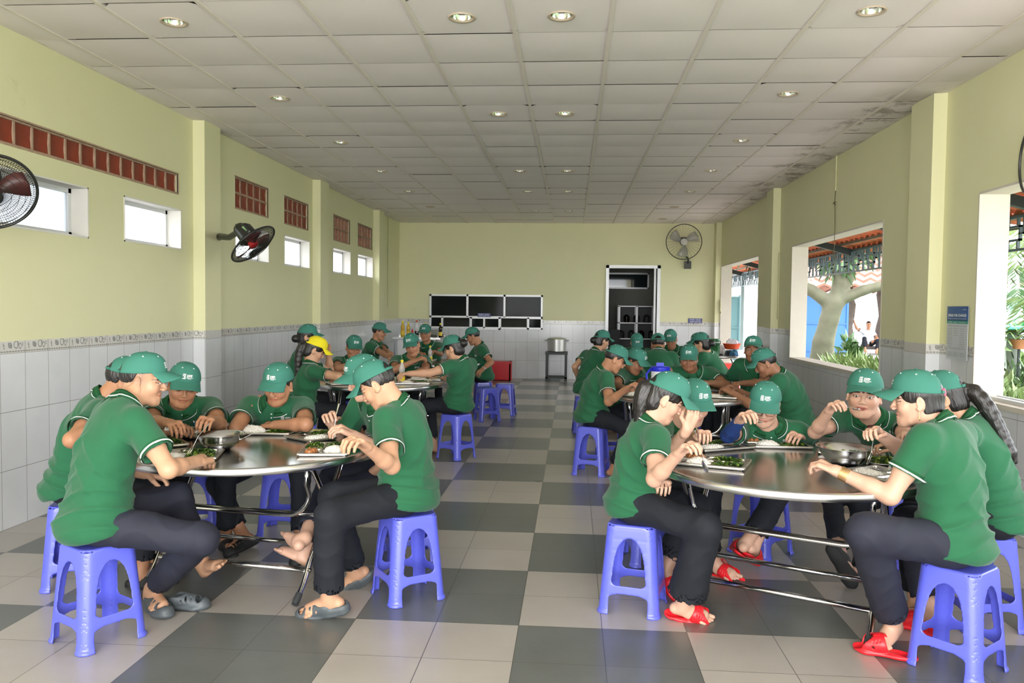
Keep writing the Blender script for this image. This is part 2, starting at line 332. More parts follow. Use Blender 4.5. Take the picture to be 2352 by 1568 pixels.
def wall_x(name, x0, x1, holes, y0=YF, y1=YB, mi=1):
    """wall in the YZ plane with rectangular holes (y0,y1,z0,z1)"""
    ys = sorted({y0, y1, *[h[0] for h in holes], *[h[1] for h in holes]}); zs = sorted({0, ZC+.1, *[h[2] for h in holes], *[h[3] for h in holes]}); m = MB()
    for a, b_ in zip(ys, ys[1:]):
        for c, d in zip(zs, zs[1:]):
            my, mz = (a+b_)/2, (c+d)/2
            if not any(h[0] < my < h[1] and h[2] < mz < h[3] for h in holes): m.box(x0, x1, a, b_, c, d)
    return m
LW = [(4.3, 6.02, 2.035, 2.43), (6.52, 7.51, 2.055, 2.44), (8.755, 9.75, 2.05, 2.44), (10.294, 11.307, 2.055, 2.455), (12.44, 13.44, 2.055, 2.455), (13.91, 14.97, 2.06, 2.455)]
VB = [(3.0, 7.448, 2.59, 2.77, 24, 1), (8.757, 9.722, 2.62, 2.965, 5, 2), (10.294, 11.23, 2.61, 2.962, 5, 2), (12.463, 13.382, 2.58, 2.97, 5, 2), (13.907, 14.89, 2.6, 2.985, 5, 2)]
struct('wall_left', wall_x('wl', XL-.2, XL, LW+[v[:4] for v in VB]), MW[1])
RWN = [(2.1, 6.39, .87, 2.44), (8.29, 11.6, .87, 2.44), (13.64, 16.98, 0.0, 2.44)]
struct('wall_right', wall_x('wr', XR, XR+.2, RWN), MW[1])
# back wall with serving window and door hole, other wall across the kitchen behind
bw = MB(); xs = [XL-.2, -3.10, -.632, .745, 1.84, XR+.2]; zs = [0, 1.07, 1.812, 2.44, ZC+.1]
for a, b_ in zip(xs, xs[1:]):
    for c, d in zip(zs, zs[1:]):
        mx_, mz = (a+b_)/2, (c+d)/2
        if -3.1 < mx_ < -.632 and 1.07 < mz < 1.812: continue
        if .745 < mx_ < 1.84 and mz < 2.44: continue
        bw.box(a, b_, YB, YB+.18, c, d)
struct('wall_back', bw, MW[0])
fwl = MB().box(XL-.2, XL+.3, YF-.2, YF, 0, ZC+.1).box(XR-.1, XR+.2, YF-.2, YF, 0, ZC+.1).box(XL, XR, YF-.2, YF, 3.2, ZC+.1); struct('wall_front', fwl, MW[0])
# pilasters
for n, (x0, x1, a, b_) in enumerate(((XL, XL+.12, 7.76, 8.12), (XL, XL+.12, 11.44, 11.84), (XL, XL+.12, 15.0, 15.4), (XR-.11, XR, 6.98, 7.42), (XR-.11, XR, 12.3, 12.72), (XR-.11, XR, 17.02, YB))):
    struct('trim_%d' % (n+2), MB().box(x0, x1, a, b_, 0, ZC), MW[1] if 0 else [MW[0]])
# thin electric conduit runs on the walls
cn = MB()
for x, y, z0, z1 in ((XL+.012, 8.2, 2.3, ZC), (XL+.012, 11.9, 2.2, ZC), (XL+.012, 16.2, 1.5, ZC), (XR-.012, 9.75, 2.95, ZC), (XR-.012, 12.25, 1.4, 2.4)): cn.tube([(x, y, z0), (x, y, z1)], .012, 6)
struct('trim_8', cn, mat('conduit', srgb(196, 196, 150), .5))
# left windows: white reveals, thin frame, glass
glass = mat('window_glass', (.95, .98, 1), .02, trans=1, spec=.3, alpha=.25); M_red = mat('terracotta_glaze', srgb(128, 52, 30), .35, var=.4, vscale=8, bump=.2, bscale=20)
M_frost = mat('frosted_glass', srgb(222, 228, 236), .35, trans=.75, var=.12, vscale=9)
def lining(m, x0, x1, a, b_, c, d, t):
    m.box(x0, x1, a, a+t, c, d).box(x0, x1, b_-t, b_, c, d).box(x0, x1, a, b_, c, c+t).box(x0, x1, a, b_, d-t, d)
for n, (a, b_, c, d) in enumerate(LW):
    e = bpy.data.objects.new('window_%d' % (n+1), None); COL.objects.link(e); e['kind'] = 'structure'
    m = MB(); lining(m, XL-.2, XL+.004, a, b_, c, d, .012); ob('window_reveal', m, M_white, e)
    m = MB(); lining(m, XL-.17, XL-.13, a+.012, b_-.012, c+.012, d-.012, .035); ob('window_frame', m, M_alu, e)
    m = MB(); m.box(XL-.153, XL-.147, a+.04, b_-.04, c+.04, d-.04); ob('window_pane', m, M_frost if n == 0 else glass, e)
# glazed vent blocks above them
for n, (a, b_, c, d, nc, nr) in enumerate(VB):
    bw_ = (b_-a)/nc; bh = (d-c)/nr
    m = MB()
    for i in range(nc):
        for j in range(nr):
            y0, y1, z0, z1 = a+i*bw_+.012, a+(i+1)*bw_-.012, c+j*bh+.01, c+(j+1)*bh-.01
            k = 8; vs = []; zm_ = (z0+z1)/2
            for q in range(k+1):
                t = q/k; dx = -.026-.010*math.sin(t*PI)-(.03*t if n > 2 else 0)
                for zz in (z0, zm_, z1): vs.append((XL+dx-.006*(zz == zm_), y0+(y1-y0)*t, zz))
            m.add(vs, [(3*q+e, 3*q+3+e, 3*q+4+e, 3*q+1+e) for q in range(k) for e in (0, 1)]); m.box(XL-.11, XL-.10, y0-.01, y1+.01, z0-.01, z1+.01)
    o = bpy.data.objects.new('vent_block_panel', None); COL.objects.link(o); o.location = (XL, a, c)
    nm = ['long single row of red glazed vent blocks high on the left wall', 'red glazed vent block grid above the second wall fan window', 'red glazed vent block grid above the fourth small left window', 'vent block grid coloured backlit orange above the fifth small left window', 'farthest vent block grid coloured backlit orange on the left wall'][n]
    tag(o, nm, 'vent', 'vent block panels on the left wall')
    for nm2, mm, ma in (('glazed_block', m, M_red if n < 3 else mat('backlit_vent_block', srgb(196, 92, 56), .5, var=.3)),):  # light from behind the farther blocks is put into an orange colour
        q = ob(nm2, mm, ma, o); q.location = (-XL, -a, -c)
    g = MB()
    for i in range(nc+1): g.box(XL-.12, XL-.02, max(a, a+i*bw_-.009), min(b_, a+i*bw_+.009), c, d)
    for j in range(nr+1): g.box(XL-.12, XL-.015, a, b_, max(c, c+j*bh-.012), min(d, c+j*bh+.012))
    g.box(XL-.01, XL+.006, a-.012, b_+.012, c-.012, c).box(XL-.01, XL+.006, a-.012, b_+.012, d, d+.012).box(XL-.01, XL+.006, b_, b_+.012, c, d)
    q = ob('mortar', g, mat('block_mortar', srgb(168, 142, 120), .8, var=.45, vscale=22), o); q.location = (-XL, -a, -c)
# right openings: white lining boards and sills
for n, (a, b_, c, d) in enumerate(RWN):
    m = MB(); m.box(XR-.004, XR+.22, b_-.004, b_+.012, c, d); m.box(XR-.004, XR+.22, a-.012, a+.004, c, d); m.box(XR-.004, XR+.22, a, b_, d-.006, d+.012)
    if c > .1: m.box(XR-.012, XR+.24, a-.02, b_+.02, c-.03, c+.006)
    struct('window_%d' % (n+7) if c > .1 else 'door_2', m, mat('limewash', srgb(206, 200, 188), .7, var=.06, vscale=9))
# rail on the near sill
m = MB().box(XR+.09, XR+.13, 2.1, 6.36, .876, .90).box(XR+.16, XR+.19, 2.1, 6.36, .876, .905); struct('trim_9', m, M_alu)
# serving window in the back wall
e = bpy.data.objects.new('window_10', None); COL.objects.link(e); e['kind'] = 'structure'
m = MB(); x0, x1, z0, z1 = -3.10, -.632, 1.07, 1.812; y0, y1 = YB-.03, YB+.05; zm = 1.325
def fr(a, b_, c, d, t=.04, yy=(y0, y1)): m.box(a, b_, *yy, c, c+t).box(a, b_, *yy, d-t, d).box(a, a+t, *yy, c, d).box(b_-t, b_, *yy, c, d)
fr(x0, x1, z0, z1, .04); m.box(x0, x1, y0, y1, zm-.02, zm+.02)
for x in (-2.27, -1.46): m.box(x-.022, x+.022, y0, y1, zm, z1)
for x in (-2.82, -2.2, -1.9, -1.55, -.95): m.box(x-.02, x+.02, y0, y1, z0, zm)
fr(-2.2, -1.55, z0-.02, zm, .035, (y0-.02, y0+.02)); fr(-.95, x1, z0, zm, .03, (y0-.02, y0+.02)); ob('window_frame', m, M_alu, e)
dg = mat('dark_glass', (.08, .10, .095), .06, trans=.85, spec=.22); dg.node_tree.nodes['Principled BSDF'].inputs['IOR'].default_value = 1.12
m = MB()
for a, b_ in ((x0, -2.27), (-2.27, -1.46), (-1.46, x1)): m.box(a+.03, b_-.03, YB+.006, YB+.012, zm+.02, z1-.03)
for a, b_ in ((x0, -2.82), (-2.2, -1.9), (-1.86, -1.55), (-.95, x1)): m.box(a+.03, b_-.02, YB+.006, YB+.012, z0+.03, zm-.02)
ob('window_pane', m, dg, e)
# door frame in the back wall and the dim kitchen behind it
m = MB(); a, b_, d = .745, 1.84, 2.44
m.box(a-.03, a+.035, YB-.03, YB+.2, 0, d+.03).box(b_-.035, b_+.03, YB-.03, YB+.2, 0, d+.03).box(a-.03, b_+.03, YB-.03, YB+.2, d-.035, d+.03).box(b_-.10, b_-.06, YB+.02, YB+.08, 0, d); struct('door_1', m, M_alu)
kw = MB(); kw.box(XL, XR, YB+3.4, YB+3.5, 0, ZC).box(XL-.1, XL, YB, YB+3.5, 0, ZC).box(XR, XR+.1, YB, YB+3.5, 0, ZC).box(XL, XR, YB, YB+3.5, ZC, ZC+.1); struct('wall_kitchen', kw, mat('kitchen_wall_dimmed', (.22, .22, .18), .6, var=.1))  # the kitchen's dimness is put into the wall colour as darker paint
POSE = {
'A': dict(k=1.04,H=(-2.14, 3.45, 0.555),N=(-2.074, 3.554, 1.06),C=(-2.06, 3.705, 1.161),hy=72,hp=8,hr=0,ch=40,bh=45,
  aR=((-1.941, 3.438, 1.005), (-1.747, 3.347, 0.808), (-1.739, 3.602, 0.797)),aL=((-2.209, 3.662, 1.005), (-2.344, 3.732, 0.756), (-2.119, 3.823, 0.68)),
  gR=((-2.077, 3.387, 0.545), (-1.675, 3.498, 0.459), (-2.082, 3.818, 0.1), (-1.927, 3.671, 0.03)),gL=((-2.203, 3.513, 0.545), (-1.987, 3.88, 0.556), (-1.924, 4.026, 0.172), (-1.8, 3.951, 0.2)),hR=None,hL=None),
'B': dict(k=1,H=(-2.68, 4.12, 0.555),N=(-2.551, 4.16, 1.012),C=(-2.432, 4.187, 1.108),hy=60,hp=25,hr=0,ch=60,bh=65,
  aR=((-2.473, 4.015, 0.959), (-2.456, 3.756, 0.854), (-2.311, 3.945, 0.909)),aL=((-2.641, 4.306, 0.959), (-2.539, 4.436, 0.733), (-2.304, 4.453, 0.8)),
  gR=((-2.644, 4.043, 0.545), (-2.272, 4.163, 0.515), (-2.317, 4.142, 0.08), (-2.169, 4.179, 0.02)),gL=((-2.716, 4.197, 0.545), (-2.385, 4.405, 0.515), (-2.43, 4.383, 0.08), (-2.307, 4.474, 0.02)),hR=None,hL=None),
'C': dict(k=1,H=(-2.42, 5.02, 0.555),N=(-2.322, 4.58, 0.943),C=(-2.231, 4.448, 1.063),hy=148,hp=16,hr=-8,ch=155,bh=150,
  aR=((-2.479, 4.541, 0.907), (-2.335, 4.304, 0.865), (-2.157, 4.137, 0.888)),aL=((-2.175, 4.683, 0.907), (-2.02, 4.46, 0.837), (-1.969, 4.228, 0.896)),
  gR=((-2.494, 4.977, 0.545), (-2.341, 4.617, 0.515), (-2.366, 4.661, 0.08), (-2.317, 4.516, 0.02)),gL=((-2.346, 5.062, 0.545), (-2.111, 4.75, 0.515), (-2.136, 4.794, 0.08), (-2.035, 4.679, 0.02)),hR=None,hL=None),
'D': dict(k=1.02,H=(-1.93, 5.22, 0.555),N=(-1.843, 4.881, 0.926),C=(-1.786, 4.764, 1.047),hy=186,hp=20,hr=-6,ch=180,bh=178,
  aR=((-2.024, 4.908, 0.885), (-2.008, 4.641, 0.785), (-1.995, 4.862, 0.901)),aL=((-1.682, 4.908, 0.885), (-1.575, 4.651, 0.819), (-1.803, 4.753, 0.799)),
  gR=((-2.017, 5.217, 0.545), (-2.232, 4.892, 0.394), (-2.043, 4.814, 0.1), (-2.068, 4.66, 0.04)),gL=((-1.843, 5.223, 0.545), (-1.677, 4.846, 0.474), (-1.633, 4.719, 0.1), (-1.597, 4.567, 0.04)),hR=None,hL=None),
'E': dict(k=1,H=(-1.0, 4.72, 0.555),N=(-1.125, 4.526, 0.999),C=(-1.156, 4.411, 1.127),hy=-128,hp=18,hr=0,ch=-140,bh=-120,
  aR=((-1.246, 4.648, 0.95), (-1.368, 4.673, 0.699), (-1.369, 4.488, 0.86)),aL=((-0.989, 4.432, 0.95), (-0.967, 4.281, 0.716), (-1.147, 4.171, 0.84)),
  gR=((-1.042, 4.794, 0.545), (-1.428, 4.661, 0.502), (-1.396, 4.1, 0.3), (-1.59, 4.24, 0.27)),gL=((-0.958, 4.646, 0.545), (-1.265, 4.377, 0.509), (-1.435, 4.217, 0.2), (-1.564, 4.234, 0.2)),hR=None,hL=None),
'F': dict(k=1.04,H=(-0.86, 4.13, 0.555),N=(-0.891, 4.13, 1.013),C=(-1.005, 4.097, 1.122),hy=-86,hp=36,hr=0,ch=-78,bh=-80,
  aR=((-0.861, 4.303, 0.956), (-0.975, 4.354, 0.693), (-1.145, 4.492, 0.562)),aL=((-0.933, 3.961, 0.956), (-0.852, 3.756, 0.766), (-0.925, 3.549, 0.894)),
  gR=((-0.845, 4.217, 0.545), (-1.214, 4.004, 0.549), (-1.16, 4.2, 0.1), (-1.213, 4.203, 0.03)),gL=((-0.875, 4.043, 0.545), (-1.142, 3.711, 0.526), (-1.17, 3.789, 0.11), (-1.295, 3.804, 0.03)),hR=None,hL=None),
'G': dict(k=0.96,H=(0.33, 4.1, 0.555),N=(0.401, 4.06, 0.955),C=(0.472, 4.06, 1.086),hy=86,hp=30,hr=0,ch=82,bh=84,
  aR=((0.424, 3.907, 0.903), (0.389, 3.688, 0.751), (0.478, 3.532, 0.902)),aL=((0.379, 4.226, 0.903), (0.491, 4.299, 0.67), (0.476, 4.064, 0.673)),
  gR=((0.339, 4.019, 0.545), (0.637, 3.764, 0.511), (0.57, 3.917, 0.1), (0.684, 3.929, 0.035)),gL=((0.321, 4.181, 0.545), (0.682, 4.319, 0.471), (0.533, 4.274, 0.16), (0.575, 4.232, 0.07)),hR=None,hL=None),
'H': dict(k=0.96,H=(0.47, 4.86, 0.555),N=(0.582, 4.545, 0.9),C=(0.675, 4.468, 1.017),hy=160,hp=20,hr=0,ch=120,bh=118,
  aR=((0.498, 4.435, 0.862), (0.499, 4.181, 0.774), (0.582, 4.031, 0.935)),aL=((0.659, 4.715, 0.862), (0.649, 4.453, 0.8), (0.679, 4.233, 0.879)),
  gR=((0.432, 4.788, 0.545), (0.739, 4.572, 0.515), (0.839, 4.641, 0.09), (0.953, 4.548, 0.03)),gL=((0.508, 4.932, 0.545), (0.859, 4.798, 0.515), (0.815, 4.821, 0.08), (0.955, 4.779, 0.02)),hR=(0.7, (-0.3, 0.6, -0.1), (0.35, -0.1, 0.9)),hL=None),
'I': dict(k=0.97,H=(1.3, 5.13, 0.555),N=(1.16, 4.775, 0.854),C=(1.116, 4.686, 0.992),hy=195,hp=22,hr=-4,ch=190,bh=185,
  aR=((1.013, 4.832, 0.821), (0.892, 4.589, 0.821), (0.92, 4.388, 0.943)),aL=((1.334, 4.776, 0.821), (1.459, 4.951, 0.733), (1.341, 4.756, 0.799)),
  gR=((1.218, 5.137, 0.545), (1.215, 4.753, 0.443), (1.021, 4.608, 0.22), (1.008, 4.748, 0.14)),gL=((1.382, 5.123, 0.545), (1.228, 4.76, 0.493), (1.07, 4.639, 0.2), (1.088, 4.712, 0.12)),hR=None,hL=None),
'J': dict(k=0.97,H=(2.05, 4.98, 0.555),N=(1.68, 4.62, 0.945),C=(1.604, 4.5, 1.077),hy=203,hp=2,hr=-4,ch=205,bh=215,
  aR=((1.559, 4.709, 0.913), (1.357, 4.536, 0.859), (1.372, 4.349, 1.005)),aL=((1.854, 4.572, 0.913), (1.749, 4.327, 0.859), (1.68, 4.107, 0.916)),
  gR=((1.982, 5.027, 0.545), (1.635, 5.089, 0.361), (1.538, 4.616, 0.16), (1.562, 4.572, 0.1)),gL=((2.118, 4.933, 0.545), (1.78, 5.006, 0.347), (1.809, 5.046, 0.08), (1.749, 4.911, 0.02)),hR=None,hL=None),
'K': dict(k=0.97,H=(1.65, 3.56, 0.555),N=(1.627, 3.62, 1.034),C=(1.548, 3.694, 1.138),hy=-68,hp=6,hr=0,ch=-42,bh=-50,
  aR=((1.744, 3.73, 0.981), (1.616, 3.929, 0.848), (1.44, 3.812, 0.957)),aL=((1.502, 3.512, 0.981), (1.37, 3.509, 0.744), (1.18, 3.628, 0.823)),
  gR=((1.703, 3.623, 0.545), (1.667, 4.017, 0.5), (1.726, 3.911, 0.12), (1.633, 4.027, 0.06)),gL=((1.597, 3.497, 0.545), (1.227, 3.373, 0.62), (1.481, 3.71, 0.12), (1.387, 3.641, 0.04)),hR=None,hL=None),
'L': dict(k=0.97,H=(2.08, 4.02, 0.555),N=(1.951, 4.08, 1.002),C=(1.857, 4.132, 1.107),hy=-62,hp=20,hr=0,ch=-55,bh=-58,
  aR=((2.051, 4.212, 0.951), (1.964, 4.349, 0.733), (1.74, 4.387, 0.8)),aL=((1.864, 3.945, 0.951), (1.898, 4.203, 0.872), (1.939, 4.436, 0.848)),
  gR=((2.124, 4.09, 0.545), (1.829, 4.329, 0.515), (1.872, 4.302, 0.08), (1.764, 4.404, 0.02)),gL=((2.036, 3.95, 0.545), (1.692, 4.11, 0.515), (1.735, 4.084, 0.08), (1.596, 4.136, 0.02)),hR=None,hL=None),
'M': dict(k=0.96,H=(-2.55, 7.42, 0.555),N=(-2.463, 7.42, 0.967),C=(-2.446, 7.462, 1.109),hy=65,hp=28,hr=0,ch=60,bh=50,
  aR=((-2.385, 7.285, 0.915), (-2.132, 7.202, 0.875), (-2.244, 7.408, 0.897)),aL=((-2.546, 7.565, 0.915), (-2.394, 7.786, 0.899), (-2.375, 7.654, 1.093)),
  gR=((-2.498, 7.357, 0.545), (-2.183, 7.562, 0.515), (-2.221, 7.529, 0.08), (-2.092, 7.6, 0.02)),gL=((-2.602, 7.483, 0.545), (-2.347, 7.757, 0.515), (-2.385, 7.725, 0.08), (-2.293, 7.84, 0.02)),hR=None,hL=None),
'N': dict(k=0.96,H=(-3.02, 8.45, 0.555),N=(-2.902, 8.48, 1.051),C=(-2.865, 8.5, 1.194),hy=75,hp=8,hr=0,ch=70,bh=70,
  aR=((-2.85, 8.329, 1.0), (-2.703, 8.316, 0.775), (-2.533, 8.476, 0.8)),aL=((-2.96, 8.632, 1.0), (-2.855, 8.735, 0.775), (-2.622, 8.72, 0.8)),
  gR=((-2.992, 8.373, 0.545), (-2.626, 8.457, 0.515), (-2.673, 8.44, 0.08), (-2.528, 8.463, 0.02)),gL=((-3.048, 8.527, 0.545), (-2.714, 8.697, 0.515), (-2.761, 8.68, 0.08), (-2.635, 8.757, 0.02)),hR=None,hL=None),
'O': dict(k=0.96,H=(-2.62, 9.05, 0.555),N=(-2.446, 8.833, 0.946),C=(-2.417, 8.728, 1.075),hy=152,hp=16,hr=-5,ch=155,bh=150,
  aR=((-2.607, 8.78, 0.903), (-2.539, 8.524, 0.855), (-2.312, 8.579, 0.888)),aL=((-2.315, 8.916, 0.903), (-2.185, 8.79, 0.705), (-2.182, 8.575, 0.8)),
  gR=((-2.691, 9.009, 0.545), (-2.544, 8.664, 0.515), (-2.569, 8.707, 0.08), (-2.522, 8.568, 0.02)),gL=((-2.549, 9.091, 0.545), (-2.323, 8.791, 0.515), (-2.348, 8.835, 0.08), (-2.251, 8.724, 0.02)),hR=None,hL=None),
'Q': dict(k=1,H=(-1.87, 9.12, 0.555),N=(-1.789, 8.847, 0.966),C=(-1.76, 8.748, 1.107),hy=182,hp=16,hr=12,ch=178,bh=175,
  aR=((-1.965, 8.861, 0.921), (-1.93, 8.596, 0.836), (-1.709, 8.62, 0.939)),aL=((-1.629, 8.873, 0.921), (-1.581, 8.609, 0.841), (-1.782, 8.737, 0.785)),
  gR=((-1.955, 9.113, 0.545), (-1.969, 8.722, 0.515), (-1.973, 8.772, 0.08), (-1.99, 8.62, 0.02)),gL=((-1.785, 9.127, 0.545), (-1.704, 8.745, 0.515), (-1.708, 8.795, 0.08), (-1.665, 8.648, 0.02)),hR=None,hL=None),
'S': dict(k=0.98,H=(-1.16, 8.06, 0.555),N=(-1.094, 7.98, 0.994),C=(-1.181, 7.98, 1.119),hy=-70,hp=22,hr=0,ch=-62,bh=-72,
  aR=((-1.033, 8.14, 0.942), (-1.121, 8.264, 0.713), (-1.344, 8.26, 0.8)),aL=((-1.188, 7.849, 0.942), (-1.376, 7.657, 0.888), (-1.541, 7.482, 0.895)),
  gR=((-1.134, 8.139, 0.545), (-1.481, 8.301, 0.515), (-1.434, 8.286, 0.08), (-1.565, 8.359, 0.02)),gL=((-1.186, 7.981, 0.545), (-1.562, 8.054, 0.515), (-1.514, 8.038, 0.08), (-1.663, 8.056, 0.02)),hR=None,hL=None),
'P': dict(k=1,H=(-2.95, 11.3, 0.555),N=(-2.805, 11.3, 1.02),C=(-2.756, 11.3, 1.167),hy=88,hp=12,hr=0,ch=100,bh=75,
  aR=((-2.841, 11.133, 0.967), (-2.622, 10.987, 0.872), (-2.494, 10.781, 0.837)),aL=((-2.782, 11.464, 0.967), (-2.648, 11.227, 0.9), (-2.54, 11.008, 0.888)),
  gR=((-2.928, 11.218, 0.545), (-2.541, 11.272, 0.515), (-2.589, 11.259, 0.08), (-2.436, 11.269, 0.02)),gL=((-2.972, 11.382, 0.545), (-2.61, 11.529, 0.515), (-2.658, 11.516, 0.08), (-2.521, 11.584, 0.02)),hR=None,hL=None),
'R': dict(k=1,H=(-2.15, 12.35, 0.555),N=(-2.195, 12.085, 0.976),C=(-2.218, 12.021, 1.138),hy=185,hp=10,hr=0,ch=180,bh=178,
  aR=((-2.358, 12.104, 0.93), (-2.31, 11.848, 0.828), (-2.202, 11.628, 0.842)),aL=((-2.022, 12.104, 0.93), (-1.954, 11.85, 0.833), (-2.006, 11.614, 0.872)),
  gR=((-2.235, 12.347, 0.545), (-2.269, 11.958, 0.515), (-2.271, 12.008, 0.08), (-2.296, 11.857, 0.02)),gL=((-2.065, 12.353, 0.545), (-2.004, 11.967, 0.515), (-2.005, 12.017, 0.08), (-1.97, 11.868, 0.02)),hR=None,hL=None),
'T': dict(k=1,H=(-1.28, 11.5, 0.555),N=(-1.312, 11.45, 0.985),C=(-1.411, 11.42, 1.117),hy=-85,hp=22,hr=0,ch=-105,bh=-75,
  aR=((-1.361, 11.616, 0.931), (-1.528, 11.638, 0.707), (-1.693, 11.482, 0.8)),aL=((-1.274, 11.291, 0.931), (-1.12, 11.127, 0.765), (-1.218, 10.919, 0.681)),
  gR=((-1.258, 11.582, 0.545), (-1.62, 11.729, 0.515), (-1.572, 11.716, 0.08), (-1.709, 11.784, 0.02)),gL=((-1.302, 11.418, 0.545), (-1.689, 11.472, 0.515), (-1.641, 11.459, 0.08), (-1.794, 11.469, 0.02)),hR=None,hL=None),
'U': dict(k=1,H=(0.2, 7.42, 0.555),N=(0.292, 7.38, 0.959),C=(0.394, 7.356, 1.073),hy=80,hp=30,hr=0,ch=78,bh=75,
  aR=((0.325, 7.223, 0.906), (0.331, 7.013, 0.721), (0.477, 6.867, 0.853)),aL=((0.255, 7.552, 0.906), (0.407, 7.647, 0.691), (0.617, 7.582, 0.8)),
  gR=((0.222, 7.338, 0.545), (0.516, 7.06, 0.477), (0.398, 7.241, 0.09), (0.551, 7.251, 0.03)),gL=((0.178, 7.502, 0.545), (0.54, 7.649, 0.515), (0.492, 7.636, 0.08), (0.629, 7.704, 0.02)),hR=None,hL=None),
'V': dict(k=1,H=(0.42, 8.25, 0.555),N=(0.602, 7.959, 0.919),C=(0.615, 7.82, 1.023),hy=120,hp=25,hr=0,ch=125,bh=110,
  aR=((0.493, 7.848, 0.879), (0.413, 7.589, 0.809), (0.499, 7.36, 0.802)),aL=((0.686, 8.123, 0.879), (0.708, 7.872, 0.757), (0.852, 7.755, 0.917)),
  gR=((0.391, 8.17, 0.545), (0.739, 7.992, 0.515), (0.692, 8.009, 0.08), (0.823, 7.93, 0.02)),gL=((0.449, 8.33, 0.545), (0.83, 8.242, 0.515), (0.783, 8.259, 0.08), (0.934, 8.236, 0.02)),hR=None,hL=None),
'W': dict(k=1.05,H=(1.28, 8.42, 0.555),N=(1.202, 8.061, 0.93),C=(1.152, 7.939, 1.059),hy=192,hp=14,hr=0,ch=190,bh=190,
  aR=((1.036, 8.121, 0.889), (0.943, 7.931, 0.684), (1.009, 7.711, 0.8)),aL=((1.383, 8.06, 0.889), (1.488, 7.797, 0.808), (1.315, 7.61, 0.844)),
  gR=((1.192, 8.435, 0.545), (1.072, 8.043, 0.515), (1.08, 8.092, 0.08), (1.022, 7.943, 0.02)),gL=((1.368, 8.405, 0.545), (1.347, 7.995, 0.515), (1.355, 8.044, 0.08), (1.359, 7.883, 0.02)),hR=None,hL=None),
'X': dict(k=1.05,H=(1.98, 7.25, 0.555),N=(1.828, 7.18, 0.97),C=(1.702, 7.159, 1.071),hy=-80,hp=28,hr=0,ch=-72,bh=-75,
  aR=((1.893, 7.36, 0.916), (1.737, 7.469, 0.692), (1.509, 7.42, 0.8)),aL=((1.784, 7.024, 0.916), (1.595, 7.01, 0.691), (1.428, 7.173, 0.8)),
  gR=((2.003, 7.336, 0.545), (1.623, 7.49, 0.515), (1.671, 7.477, 0.08), (1.527, 7.549, 0.02)),gL=((1.957, 7.164, 0.545), (1.55, 7.221, 0.515), (1.599, 7.208, 0.08), (1.438, 7.218, 0.02)),hR=None,hL=None),
'Y': dict(k=1,H=(1.82, 8.15, 0.555),N=(1.82, 8.022, 1.038),C=(1.758, 7.903, 1.151),hy=-162,hp=-4,hr=0,ch=-145,bh=-130,
  aR=((1.677, 8.124, 0.985), (1.594, 8.288, 0.774), (1.613, 8.531, 0.8)),aL=((1.952, 7.931, 0.985), (1.802, 7.741, 0.845), (1.602, 7.599, 0.85)),
  gR=((1.765, 8.215, 0.545), (1.437, 8.002, 0.515), (1.476, 8.035, 0.08), (1.341, 7.961, 0.02)),gL=((1.875, 8.085, 0.545), (1.608, 7.799, 0.515), (1.647, 7.831, 0.08), (1.551, 7.711, 0.02)),hR=None,hL=None),
'Z': dict(k=0.98,H=(0.18, 9.95, 0.555),N=(0.304, 10.147, 0.986),C=(0.381, 10.205, 1.128),hy=60,hp=12,hr=0,ch=50,bh=70,
  aR=((0.404, 10.006, 0.939), (0.565, 10.066, 0.725), (0.658, 10.274, 0.8)),aL=((0.192, 10.258, 0.939), (0.043, 10.074, 0.8), (0.091, 10.24, 0.632)),
  gR=((0.208, 9.872, 0.545), (0.582, 9.958, 0.515), (0.535, 9.94, 0.08), (0.683, 9.963, 0.02)),gL=((0.152, 10.028, 0.545), (0.493, 10.203, 0.515), (0.446, 10.185, 0.08), (0.574, 10.263, 0.02)),hR=None,hL=None),
'a': dict(k=1,H=(0.72, 11.5, 0.555),N=(0.928, 11.301, 0.964),C=(0.897, 11.167, 1.073),hy=178,hp=38,hr=0,ch=170,bh=165,
  aR=((0.741, 11.284, 0.919), (0.721, 11.101, 0.707), (0.862, 10.924, 0.8)),aL=((1.072, 11.342, 0.919), (1.171, 11.189, 0.706), (1.118, 10.969, 0.8)),
  gR=((0.638, 11.478, 0.545), (0.692, 11.091, 0.515), (0.679, 11.139, 0.08), (0.689, 10.986, 0.02)),gL=((0.802, 11.522, 0.545), (0.949, 11.16, 0.515), (0.936, 11.208, 0.08), (1.004, 11.071, 0.02)),hR=None,hL=None),
'b': dict(k=1,H=(1.0, 9.55, 0.555),N=(1.052, 9.755, 1.008),C=(1.055, 9.899, 1.107),hy=5,hp=20,hr=0,ch=5,bh=10,
  aR=((1.214, 9.728, 0.958), (1.291, 9.879, 0.736), (1.212, 10.102, 0.8)),aL=((0.879, 9.757, 0.958), (0.834, 9.921, 0.736), (0.953, 10.125, 0.8)),
  gR=((1.084, 9.535, 0.545), (1.198, 9.909, 0.515), (1.19, 9.86, 0.08), (1.245, 10.002, 0.02)),gL=((0.916, 9.565, 0.545), (0.936, 9.955, 0.515), (0.928, 9.906, 0.08), (0.924, 10.059, 0.02)),hR=None,hL=None),
'c': dict(k=0.96,H=(1.42, 11.35, 0.555),N=(1.386, 11.207, 1.012),C=(1.357, 11.091, 1.131),hy=195,hp=22,hr=5,ch=190,bh=190,
  aR=((1.229, 11.241, 0.962), (1.141, 11.11, 0.744), (1.198, 10.889, 0.8)),aL=((1.546, 11.185, 0.962), (1.583, 11.032, 0.744), (1.454, 10.844, 0.8)),
  gR=((1.34, 11.364, 0.545), (1.23, 11.005, 0.515), (1.238, 11.055, 0.08), (1.185, 10.918, 0.02)),gL=((1.5, 11.336, 0.545), (1.481, 10.961, 0.515), (1.49, 11.01, 0.08), (1.493, 10.863, 0.02)),hR=None,hL=None),
